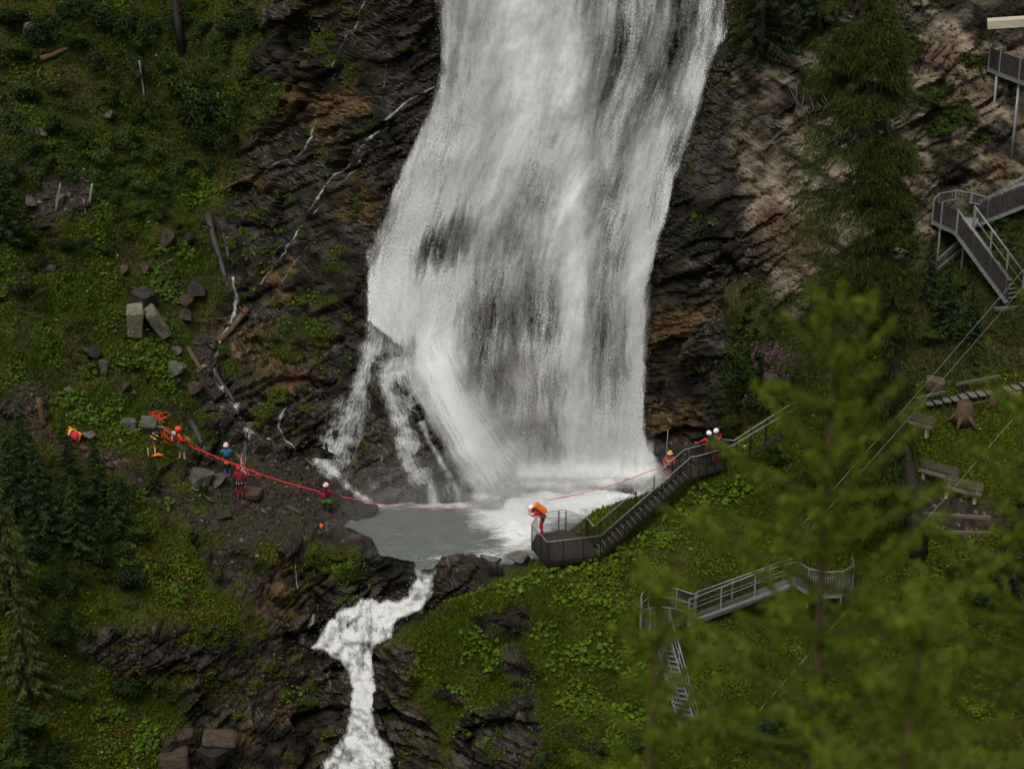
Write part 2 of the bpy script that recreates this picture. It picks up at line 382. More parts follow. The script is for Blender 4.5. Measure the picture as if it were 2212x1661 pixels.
PALE_B = [[(1580, 180), (1680, 140), (1760, -420), (2740, -420), (2740, 420), (2100, 420), (1960, 560), (1800, 560), (1700, 720), (1640, 560), (1610, 420), (1580, 300)]]
POOL = [(800, 1078), (832, 1100), (822, 1126), (852, 1150), (838, 1182), (868, 1193), (895, 1205), (902, 1228), (934, 1228), (950, 1210), (1000, 1214), (1075, 1229), (1110, 1224), (1185, 1215), (1262, 1135), (1420, 1050), (1430, 1000), (1300, 1002), (1150, 1030), (1000, 1070), (900, 1078)]
veg = np.clip(B.mask(VEG_B, 8, 26) + 0.0, 0, 1)
gravb = B.mask(GRAV_B, 7, 20, 5)
holes = fbm(np.stack([B.U / 60, B.V / 45, 0 * B.U], -1), 4, 21)
veg = veg * (1 - 0.85 * gravb) * np.clip(1.25 - 1.6 * np.clip(holes - 0.18, 0, 1), 0, 1)
mossb = B.blobs(MOSS_B)
speck = np.clip((fbm(np.stack([B.U / 26, B.V / 16, 0 * B.U], -1), 4, 77) - 0.30) * 5, 0, 1) * ((B.U < 800) | (B.U > 1480))
veg = np.maximum(veg, np.maximum(mossb, 0.75 * speck * (B.V < 1700)))
ochb = blur(B.blobs(OCHRE_B, 22, 31), 2, 2)
paleb = B.mask(PALE_B, 10, 30, 8)
poolb = B.mask([POOL], 3, 2, 9)
rockb = 1 - np.clip(veg - mossb * 0.5 - speck * 0.5, 0, 1)
rockb = np.clip(rockb * (1 - 0.9 * gravb), 0, 1)

# ---- relief
def relief(S, rockm, lefty):
    N = S.normals(); p = S.P.reshape(-1, 3)
    rA = rotm(0, 28, 12) if lefty else rotm(8, -20, -10)
    h1, c1 = blocks(p, (4.4, 2.6, 1.5), rA, 1); h2, c2 = blocks(p, (1.5, 1.0, 0.42), rA, 40); h3, c3 = blocks(p, (0.55, 0.4, 0.18), rA, 80)
    big = fbm(p / 5.5, 2, 5)
    crack = np.clip(1 - c1 / 0.10, 0, 1) * 0.22 + np.clip(1 - c2 / 0.12, 0, 1) * 0.08
    vary = np.clip(0.75 + 1.3 * fbm(p / 4.0, 3, 66), 0.1, 1.6)
    rd = 0.95 * big + 0.50 * h1 * vary + 0.20 * h2 * vary + 0.06 * h3 - crack * vary
    gd = 0.38 * fbm(p / 3.2, 4, 6) + 0.10 * fbm(p / 0.7, 3, 8)
    return N, rd.reshape(S.U.shape), gd.reshape(S.U.shape)
N, rd, gd = relief(B, rockb, True)
FALLMASK = [(955, -420), (950, 0), (955, 150), (945, 230), (905, 270), (880, 340), (855, 400), (830, 470), (800, 520), (785, 545), (795, 570), (790, 690), (770, 700), (760, 960), (800, 1090), (1400, 1060), (1395, 960), (1395, 700), (1420, 540), (1450, 420), (1480, 330), (1510, 220), (1560, 90), (1570, 0), (1570, -420)]
fallm = B.mask([FALLMASK], 14, 0, 4)
gravel_d = 0.10 * fbm(B.P.reshape(-1, 3) / 0.5, 4, 55).reshape(B.U.shape)
shore = np.clip(1 - np.abs(B.V - 1130) / 120, 0, 1) * ((B.U > 480) & (B.U < 900))
disp = rockb * rd * (1 - 0.45 * fallm) * (1 - 0.6 * shore) + (1 - rockb) * gd + gravb * gravel_d
B.P0 = B.P.copy()
B.P = B.P + N * (disp * (1 - poolb))[..., None]
# the overhanging rock band under the left meadow, and the lip of the pool
B.P[..., 2] -= 0.75 * poolb
lipm = B.mask([[(840, 1188), (896, 1203), (902, 1232), (880, 1245), (840, 1215)], [(950, 1206), (1080, 1224), (1080, 1250), (945, 1245)]], 3, 2, 15)
B.P[..., 2] += 0.35 * lipm
B.P0s = blur(B.P0[..., 1], 6, 6)

vegk_rock = [[(790, 1400), (850, 1376), (892, 1400), (905, 1470), (885, 1500), (935, 1540), (965, 1661), (965, 1960), (740, 1960), (780, 1500)],
             [(1000, 1335), (1060, 1332), (1100, 1298), (1160, 1308), (1150, 1372), (1090, 1380), (1010, 1380)],
             [(1080, 1400), (1120, 1400), (1165, 1460), (1150, 1540), (1182, 1600), (1130, 1661), (1100, 1960), (960, 1960), (972, 1661), (992, 1540), (940, 1500), (960, 1480), (1050, 1540), (1100, 1500)],
             [(905, 1320), (960, 1303), (1010, 1288), (1000, 1300), (930, 1335), (890, 1352)]]
PATH_K = [[(1985, 1040), (2050, 1030), (2130, 1075), (2300, 1110), (2700, 1150), (2700, 1190), (2300, 1160), (2130, 1150), (1985, 1150), (1960, 1100)]]
rk = K.mask(vegk_rock, 6, 16, 6)
spk = np.clip((fbm(np.stack([K.U / 30, K.V / 22, 0 * K.U], -1), 4, 91) - 0.34) * 5, 0, 1)
rk = np.maximum(rk, 0.6 * spk * (K.U < 1180) * (K.V > 1300))
gk = K.mask(PATH_K, 4, 6, 7)
mk = np.clip((fbm(np.stack([K.U / 24, K.V / 22, 0 * K.U], -1), 3, 95) - 0.15) * 4, 0, 1)
vegk = np.clip(1 - rk * (1 - 0.35 * mk) - gk, 0, 1)
NK, rdk, gdk = relief(K, rk, False)
dk = rk * (rdk * 0.9) + (1 - rk) * (gdk + 0.12 * np.abs(fbm(K.P.reshape(-1, 3) / 1.4, 3, 14)).reshape(K.U.shape)) * (1 - 0.9 * gk)
stair_flat = K.mask([[(1140, 1130), (1230, 1095), (1300, 1120), (1480, 960), (1600, 930), (1600, 1000), (1500, 1040), (1320, 1190), (1180, 1235)]], 8, 0, 2)
K.P = K.P + NK * (dk * (1 - 0.85 * stair_flat))[..., None]
K.P[..., 2] -= 0.25 * stair_flat
# the sheet ends at the brow of the knoll: roll it over, back and down
ins = inpoly(K.U, K.V, SIL); dist, nu_, nv_, _ = polydist(K.U, K.V, SIL)
wob = 5 * fbm(np.stack([K.U / 14, K.V / 14, 0 * K.U], -1), 3, 61)
ins &= ~((dist < np.clip(wob, 0, 9)) & (K.U < 1500))
ring = (~ins) & (dist < 6.2 * K.step)
edgeP = K.samp(K.P, nu_, nv_)
back = dist / K.step
off = np.stack([0.16 * back * np.clip((1100 - nu_) / 250, 0, 1), 0.16 * back + 0.03 * back ** 2, -0.22 * back - 0.10 * back ** 2], -1)
K.P = np.where(ring[..., None], edgeP + off, K.P)
keepK = ins | ring

# ---- ground colour (what the rock, soil and stones are made of) and material
def lerp(a, b, f):
    f = np.clip(f, 0, 1)
    return np.asarray(a) * (1 - f[..., None]) + np.asarray(b) * f[..., None]
def rmp(x, lo, hi): return np.clip((x - lo) / (hi - lo), 0, 1)
def ground_col(S, veg_, och, pal, grv, ry):
    p = S.P.reshape(-1, 3); sh = S.U.shape
    n1 = fbm(p / 2.6, 4, 101).reshape(sh); n2 = fbm(p / 0.7, 3, 111).reshape(sh); n3 = fbm(p / 0.16, 2, 121).reshape(sh)
    q = (p @ rotm(0, ry, 0).T) * np.array([0.35, 0.6, 2.6]); st = fbm(q, 4, 131).reshape(sh)
    c = lerp((0.0060, 0.0054, 0.0040), (0.0265, 0.0225, 0.0155), rmp(st + 0.5 * n2, -0.45, 0.45))
    c = lerp(c, (0.024, 0.0155, 0.0075), 0.7 * rmp(n1, 0.02, 0.35))
    c = lerp(c, (0.046, 0.040, 0.029), 0.5 * rmp(n2 + 0.5 * st, 0.22, 0.5))
    br = lerp((0.026, 0.0155, 0.006), (0.078, 0.047, 0.016), rmp(n2 + 0.6 * st, -0.4, 0.4))
    c = lerp(c, br, och * rmp(n1 + 0.5 * n2, -0.32, 0.12) * 0.95)
    pc = lerp((0.040, 0.031, 0.021), (0.205, 0.168, 0.118), rmp(st + 0.6 * n2, -0.42, 0.45))
    pc = lerp(pc, (0.085, 0.050, 0.028), 0.7 * rmp(n1, 0.15, 0.45))
    pc = lerp(pc, (0.018, 0.016, 0.013), rmp(-st, 0.22, 0.42))
    c = lerp(c, pc, pal * rmp(n1, -0.38, -0.08))
    gc = lerp((0.011, 0.008, 0.005), (0.038, 0.028, 0.019), rmp(n3 + 0.4 * n2, -0.4, 0.4))
    gc = lerp(gc, (0.17, 0.155, 0.13), rmp(n3, 0.55, 0.65))
    c = lerp(c, gc, grv)
    so = lerp((0.018, 0.022, 0.005), (0.046, 0.048, 0.011), rmp(n2, -0.3, 0.3))
    so = lerp(so, (0.058, 0.040, 0.014), 0.7 * rmp(n1, 0.08, 0.4))
    c = lerp(c, so, veg_)
    wet = (1 - np.maximum(np.maximum(veg_, pal), 0.6 * grv)) * rmp(n1, -0.3, 0.15)
    return np.clip(c, 0, 1), np.clip(wet, 0, 1)
def ground_mat(name):
    t = NT(name); p = t.pos(); n3 = t.noise(7.0, 3, 0.6, p)
    ca = t.n("Attribute", attribute_name="tone").outputs['Color']
    k = t.ramp(n3, 0.3, 0.7, 0.72, 1.28)
    colr = t.mix(1.0, ca, t.n("CombineColor", {0: k, 1: k, 2: k}).outputs[0], 'MULTIPLY')
    return t.done(t.pbr(colr, t.ramp(t.attr("wet"), 0, 1, 0.9, 0.42), t.bump(n3, 0.5, 0.08), t.ramp(t.attr("wet"), 0, 1, 0.06, 0.20)))
M_ground = ground_mat("ground_rock_and_soil")
def add_tone(me, tone, wet):
    a = me.color_attributes.new("tone", 'FLOAT_COLOR', 'POINT')
    t4 = np.ones((len(tone), 4), np.float32); t4[:, :3] = tone; a.data.foreach_set("color", t4.ravel())
    w = me.attributes.new("wet", 'FLOAT', 'POINT'); w.data.foreach_set("value", np.asarray(wet, np.float32))
tb, wb = ground_col(B, np.clip(veg, 0, 1), ochb, paleb, gravb, -28)
dB, *_ = polydist(B.U, B.V, SIL); visB = ~(inpoly(B.U, B.V, SIL) & (dB > 130))
idb = np.cumsum(visB.ravel()) - 1
me = mesh_np("mountainside", B.P.reshape(-1, 3)[visB.ravel()], idb[B.faces(visB)], M_ground, False)
add_tone(me, tb.reshape(-1, 3)[visB.ravel()], wb.ravel()[visB.ravel()])
tag(link("mountainside", me), kind="structure")
ids = np.where(keepK.ravel(), np.cumsum(keepK.ravel()) - 1, -1)
fk = ids[K.faces(keepK)]
sel = keepK.ravel()
tk, wk = ground_col(K, np.where(ring, vegk * 0.4, vegk), 0.35 * spk, 0 * spk, gk, 20)
me = mesh_np("knoll", K.P.reshape(-1, 3)[sel], fk, M_ground, False)
add_tone(me, tk.reshape(-1, 3)[sel], wk.ravel()[sel])
tag(link("knoll", me), kind="structure")
# the slope the camera stands on, falling away below the frame
gx, gy = np.meshgrid(np.linspace(-60, 60, 70), np.linspace(-40, 66, 70))
gz = np.maximum(40.9 - 0.95 * np.maximum(gy, -6) , -13.0 + 0.02 * np.abs(gx)) + 0.5 * fbm(np.stack([gx / 5, gy / 5, 0 * gx], -1), 3, 2)
gz = np.where(gy < -6, 46.6 + 0.55 * (-6 - gy), gz)
nn = np.arange(4900).reshape(70, 70); q = np.stack([nn[:-1, :-1], nn[:-1, 1:], nn[1:, 1:], nn[1:, :-1]], -1).reshape(-1, 4)
me = mesh_np("near_hillside", np.stack([gx, gy, gz], -1).reshape(-1, 3), q, M_ground, True)
add_tone(me, np.tile((0.03, 0.035, 0.01), (4900, 1)), np.zeros(4900))
tag(link("near_hillside", me), kind="structure")

# ------------------------------------------------------------------ water
def water_white(name, ns, nt, soft, lo=0.62, bmp=0.5, grain=0.30, mid=0.0, aerated=(0.82, 0.825, 0.80)):
    """falling, broken water: white where it is thick, open where it thins out; the pattern runs down the flow"""
    t = NT(name); fs, ft, dn = t.attr("fs"), t.attr("ft"), t.attr("dens")
    def pat(a, b, det, seed, dist):
        v = t.n("CombineXYZ", {0: t.math('MULTIPLY', fs, a), 1: t.math('MULTIPLY', ft, b), 2: seed}).outputs[0]
        return t.noise(1.0, det, 0.6, v, dist)
    n1 = pat(ns * 0.62, nt, 4.0, 3.0, 1.1); n2 = pat(ns * 2.4, nt * 5.5, 2.0, 7.0, 0.8); n3 = pat(ns * 8, nt * 42.0, 0.0, 9.0, 0.0)
    k = t.math('ADD', t.math('ADD', t.math('MULTIPLY', n1, 0.72 - grain * 0.5), t.math('MULTIPLY', n2, 0.28)), t.math('MULTIPLY', n3, grain * 0.5))
    f = t.math('SUBTRACT', t.math('ADD', k, dn), 1.0)
    al = t.ramp(f, -soft, soft)
    al = t.math('MULTIPLY', al, t.ramp(n3, 0.25, 0.6, 1 - grain, 1.0))
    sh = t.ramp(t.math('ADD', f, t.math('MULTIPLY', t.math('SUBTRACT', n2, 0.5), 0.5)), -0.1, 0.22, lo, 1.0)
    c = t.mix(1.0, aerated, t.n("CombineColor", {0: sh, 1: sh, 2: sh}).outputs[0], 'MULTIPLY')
    d = t.n("BsdfDiffuse", {'Color': c, 'Normal': t.bump(n2, bmp, 0.2)}).outputs[0]
    tl = t.n("BsdfTranslucent", {'Color': c}).outputs[0]
    w = t.n("MixShader", {0: 0.3, 1: d, 2: tl}).outputs[0]
    return t.done(t.n("MixShader", {0: al, 1: t.n("BsdfTransparent").outputs[0], 2: w}).outputs[0])
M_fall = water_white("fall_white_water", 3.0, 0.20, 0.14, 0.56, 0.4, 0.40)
M_veil = water_white("fall_veil", 0.8, 0.09, 0.34, 0.85, 0.15, 0.12)
M_chute = water_white("chute_white_water", 2.2, 0.20, 0.24, 0.80, 0.12, 0.22)
M_foam = water_white("cascade_foam", 2.2, 0.40, 0.17, 0.52, 0.6, 0.30)
M_puff = water_white("splash_spray", 1.4, 0.5, 0.34, 0.85, 0.15, 0.16)
M_rill = water_white("rill_water", 5.0, 0.5, 0.24, 0.7, 0.3, 0.5)
M_lace = water_white("lacy_stream_water", 3.4, 0.75, 0.10, 0.7, 0.5, 0.6)
def sheet_mesh(name, u, v, P, keep, fs, ft, dens, mat):
    nv, nu = u.shape; i = np.arange(nv * nu).reshape(nv, nu)
    q = np.stack([i[:-1, :-1], i[1:, :-1], i[1:, 1:], i[:-1, 1:]], -1)
    q = q[keep[:-1, :-1] & keep[1:, :-1] & keep[1:, 1:] & keep[:-1, 1:]]
    used = np.zeros(nv * nu, bool); used[q.ravel()] = True; m = np.cumsum(used) - 1
    return mesh_np(name, P.reshape(-1, 3)[used], m[q], mat, True, {"fs": fs.ravel()[used], "ft": ft.ravel()[used], "dens": dens.ravel()[used]})
def gauss(U, V, lst, base):
    d = np.full(U.shape, base)
    for cu, cv, ru, rv, a in lst: d = d + a * np.exp(-((U - cu) / ru) ** 2 - ((V - cv) / rv) ** 2)
    return d
LE = [(-420, 945), (0, 952), (150, 955), (230, 935), (280, 905), (340, 880), (400, 852), (470, 828), (520, 802), (545, 786), (575, 793), (690, 788), (720, 830), (750, 862), (800, 872), (850, 893), (900, 925), (950, 955), (1010, 995), (1060, 1025), (1095, 1045)]
RE = [(-420, 1580), (0, 1572), (60, 1575), (90, 1562), (150, 1532), (220, 1512), (330, 1482), (420, 1452), (540, 1422), (600, 1402), (700, 1392), (800, 1396), (960, 1392), (1000, 1425), (1040, 1432), (1095, 1420)]
gu, gv = np.meshgrid(np.arange(770, 1600, 4.6), np.arange(-260, 1100, 5.0))
le = np.interp(gv, [a for a, b in LE], [b for a, b in LE]); re = np.interp(gv, [a for a, b in RE], [b for a, b in RE])
lf = np.interp(gv, [-420, 0, 150, 300, 430, 540, 640, 740, 1100], [930, 945, 940, 895, 845, 812, 800, 796, 796]); lf = blur(lf, 0, 22)
rf = np.interp(gv, [-420, 0, 100, 330, 540, 700, 1100], [1590, 1572, 1550, 1482, 1420, 1395, 1392]); rf = blur(rf, 0, 22)
fsn = (gu - lf) / (rf - lf)
fs = fsn * 14.0 + 0.25 * fbm(np.stack([gu / 60, gv / 140, 0 * gu], -1), 3, 4); 
Yb = blur(B.samp(B.P0[..., 1], gu, gv), 5, 5)
ibase = int(np.argmin(np.abs(gv[:, 0] - 1032))); Yb[ibase:] = np.where(gu[ibase:] > 1090, Yb[ibase][None], Yb[ibase:])
edge = np.clip(np.minimum(gu - le, re - gu) / 14.0, -1, 1)
DENS = [(1250, 1032, 230, 20, .30), (1398, 1018, 34, 30, -.40), (1352, 1034, 24, 22, -.28), (1100, 60, 110, 220, .22), (1150, 250, 60, 120, .10), (1040, 330, 60, 150, .22), (970, 420, 60, 110, .18), (900, 470, 40, 90, .25), (1235, 420, 34, 330, .20), (1180, 400, 20, 70, .15), (1000, 600, 90, 60, .10), (840, 610, 34, 90, .24), (860, 690, 60, 30, .25),
        (940, 760, 50, 50, .30), (960, 620, 50, 60, .18), (925, 700, 34, 60, .30), (1235, 760, 22, 280, .16), (1375, 780, 24, 300, .22), (1330, 960, 90, 70, .16), (1280, 1050, 200, 24, .35), (1410, 990, 30, 24, .2), (1385, 600, 26, 200, .16), (1440, 420, 20, 160, .14), (1510, 200, 20, 90, .22), (1552, 90, 16, 40, .3),
        (1210, 180, 24, 50, -.22), (1175, 240, 20, 60, -.14), (1330, 250, 50, 200, -.06), (1480, 40, 44, 110, -.30), (1455, 200, 26, 120, -.20), (1395, 60, 14, 200, -.14), (1000, 490, 46, 46, -.20), (955, 520, 50, 44, -.26), (905, 560, 40, 30, -.14), (1085, 470, 22, 90, -.16), (1130, 560, 46, 70, -.20), (1060, 560, 30, 60, -.10), (1060, 690, 44, 90, -.26), (1020, 640, 30, 60, -.14), (1120, 760, 60, 70, -.20), (1075, 830, 60, 60, -.20), (1150, 940, 46, 80, -.24), (1110, 950, 40, 40, -.16), (1205, 880, 30, 90, -.14), (1290, 830, 34, 100, -.10), (995, 790, 13, 40, -.62), (1005, 780, 12, 30, -.3), (1180, 1000, 30, 40, -.12), (1320, 700, 26, 140, -.08), (1410, 1005, 30, 20, -.1), (870, 760, 26, 20, -.2), (1300, 480, 50, 120, -.07), (1290, 620, 40, 120, -.06)]
dens = gauss(gu, gv, [(a, b, c, d, e * (0.8 if e < 0 and b < 1000 and e > -.5 else 1.0)) for a, b, c, d, e in DENS], 0.535)
dens = dens + 0.16 * fbm(np.stack([fs * 0.35, gv / 110, 0 * gu], -1), 3, 9) + 0.15 * fbm(np.stack([fs * 1.0, gv / 300, 0 * gu + 4], -1), 3, 19)
dens = dens + 0.13 * fbm(np.stack([fs * 2.4, gv / 150, 0 * gu + 8], -1), 3, 59)
dens = dens - 0.50 * np.clip(0.5 - edge + 0.7 * fbm(np.stack([gu / 16, gv / 40, 0 * gu], -1), 3, 87), 0, 1.6)
strip = np.clip(1 - np.abs(gu - (988 - 0.05 * np.clip(gv, 0, 200))) / 13, 0, 1) * np.clip((190 - gv) / 80, 0, 1)
dens = dens - 0.75 * strip
dens = np.where(gv > 1050, dens + 0.004 * (gv - 1050), dens)
fallm_poly = [(b, a) for a, b in LE] + [(b, a) for a, b in reversed(RE)]
edge = np.clip(np.minimum(gu - le, re - gu) / 14.0, -3, 1)
keep = (edge > -0.9)
keepv = (edge > -2.6)
lump = 0.26 * fbm(np.stack([fs * 0.7, gv / 130, 0 * gu], -1), 4, 29)
ledge = gauss(gu, gv, [(1110, 760, 80, 26, .5), (1060, 790, 60, 26, .4), (1010, 800, 16, 40, .55), (1130, 905, 60, 24, .4), (1150, 350, 30, 60, .4), (960, 340, 60, 40, .5)], 0.0)
fall = empty("waterfall", tuple(at_y(np.float64(1200), np.float64(1040), 91.8)))
tag(fall, "broad white waterfall pouring down the dark rock face into the pool", "waterfall")
bx = np.array(fall.location)
def fall_layer(name, off, lum, dn, mat, ft_s, seed, keep=keep):
    P = at_y(gu, gv, Yb - off - lum); sh = 1.0
    me = sheet_mesh(name, gu, gv, P - bx, keep, fs + seed, P[..., 2] + seed, dn, mat)
    return link(name, me, fall)
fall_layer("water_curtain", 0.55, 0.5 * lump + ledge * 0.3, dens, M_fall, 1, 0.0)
veil = gauss(gu, gv, [(1260, 1030, 220, 26, .35), (1120, 80, 130, 260, .42), (1235, 400, 40, 360, .42), (1040, 400, 80, 120, .25), (970, 820, 60, 120, .45), (1050, 980, 80, 80, .5), (1240, 720, 30, 200, .22), (1300, 1040, 220, 50, .45), (1380, 560, 40, 260, .22), (860, 660, 60, 80, .3), (1180, 560, 120, 120, .14), (1150, 850, 80, 100, .06)], 0.25) - 0.20 * np.clip(0.8 - edge, 0, 3.5)
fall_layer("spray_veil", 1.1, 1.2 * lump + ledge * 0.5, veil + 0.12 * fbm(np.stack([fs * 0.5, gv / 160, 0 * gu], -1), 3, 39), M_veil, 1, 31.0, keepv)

# thin veils fanning over the black buttress
bu, bv = np.meshgrid(np.arange(690, 1060, 4.0), np.arange(700, 1096, 4.0))
BUT = [(792, 706), (905, 720), (930, 800), (965, 890), (1005, 980), (1046, 1090), (800, 1090), (745, 1045), (700, 1005), (735, 930), (770, 850), (782, 780)]
dB_, *_ = polydist(bu, bv, BUT); sdB = np.where(inpoly(bu, bv, BUT), dB_, -dB_)
bang = np.arctan2(bu - 838, bv - 620); brad = np.hypot(bu - 838, bv - 620)
bden = 0.30 + 0.10 * fbm(np.stack([bang * 14, brad / 60, 0 * bu], -1), 3, 33) + gauss(bu, bv, [(830, 745, 60, 50, .16), (860, 820, 50, 60, .08), (760, 900, 30, 60, .10), (870, 900, 26, 60, .08), (720, 990, 40, 26, .14), (900, 1060, 60, 30, .06), (1000, 1060, 30, 40, .10)], 0.0) - 0.5 * np.clip(0.6 - sdB / 20, 0, 2)
PB = at_y(bu, bv, blur(B.samp(B.P[..., 1], bu, bv), 2, 2) - 0.16)
link("buttress_veil", sheet_mesh("buttress_veil", bu, bv, PB - bx, sdB > -10, bang * brad.mean() * 0.0225 * 1.6, brad * 0.0225, bden, M_lace), fall)
# bursting spray at the foot of the falls
for k, (u_, v_, w_, h_, o_) in enumerate([(1120, 1046, 70, 34, 1.4), (1170, 1040, 60, 40, 1.0), (1225, 1036, 70, 34, 1.5), (1285, 1034, 70, 42, 1.1), (1340, 1026, 60, 40, 1.5), (1388, 1012, 44, 46, 1.0), (1080, 1066, 60, 40, 1.9), (1200, 1052, 110, 22, 2.3), (1310, 1046, 110, 22, 2.2), (1045, 1080, 50, 26, 2.2), (1400, 985, 26, 40, 0.8)]):
    au, av = np.meshgrid(np.linspace(-1, 1, 22), np.linspace(-1, 1, 16)); U = u_ + au * w_; V = v_ + av * h_
    rr_ = np.sqrt(au ** 2 + av ** 2) + 0.35 * fbm(np.stack([U / 22, V / 18, 0 * U + k * 7], -1), 3, 91)
    Pq = at_y(U, V, float(B.samp(B.P0[..., 1], np.float64(u_), np.float64(v_))) - o_ * 0.55 + 0.9 * (au ** 2 + av ** 2) - 0.3 * fbm(np.stack([U / 20, V / 20, 0 * U], -1), 3, 93))
    link("splash", sheet_mesh("splash", U, V, Pq - bx, np.ones(U.shape, bool), Pq[..., 0] + k * 5, Pq[..., 2] * 3, 0.86 - 0.62 * rr_, M_puff), fall)
chute_path = [(905, 700), (925, 745), (945, 800), (965, 850), (995, 905), (1030, 960), (1065, 1010), (1095, 1060)]
# ribbons of water that follow the rock: rills on the cliff, the brook, the streams on the buttress
def ribbon(path, widths, dval, name, parent, off=0.10, mat=None, seed=0, n_across=5):
    pts = np.array(path, float); seg = np.hypot(*np.diff(pts, axis=0).T); s = np.concatenate([[0], np.cumsum(seg)]); L = s[-1]
    m = max(4, int(L / 3.5)); t = np.linspace(0, L, m); u = np.interp(t, s, pts[:, 0]); v = np.interp(t, s, pts[:, 1])
    jx = 1.6 * fbm(np.stack([t / 12, 0 * t + seed, 0 * t], -1), 3, 3); w = np.interp(t, s, widths) * (1 + (0.35 if max(widths) < 12 else 0.12) * fbm(np.stack([t / (9 if max(widths) < 12 else 40), 0 * t + seed, 0 * t + 5], -1), 2, 6))
    us_, vs2 = (blur(x[:, None], 0, 5)[:, 0] if m > 12 else x for x in (u, v)); du, dv = np.gradient(us_), np.gradient(vs2); ln = np.hypot(du, dv) + 1e-6; nx, ny = dv / ln, -du / ln
    u = us_ + jx * (max(widths) < 20); v = vs2; a = np.linspace(-1, 1, n_across)[None, :]
    U = u[:, None] + nx[:, None] * a * w[:, None]; V = v[:, None] + ny[:, None] * a * w[:, None]
    P = B.samp(B.P, U, V); d = rays(U, V); d /= np.linalg.norm(d, axis=-1, keepdims=True)
    P = P - d * off; P[..., 2] += off * 0.5
    z = t * 0.026
    dn = dval - 0.38 * np.abs(a) ** 1.5 + (0.30 if max(widths) < 12 else 0.18) * fbm(np.stack([U / 18, V / 30, 0 * U + seed], -1), 3, 8)
    bpt = P[-1, n_across // 2].copy()
    return U, V, P, np.broadcast_to(a * np.mean(w) * 0.045 + seed, U.shape), np.broadcast_to(z[:, None], U.shape), np.broadcast_to(dn, U.shape)
def w5(lst): return [(486 + x * .3251, y * .3251) for x, y in lst]
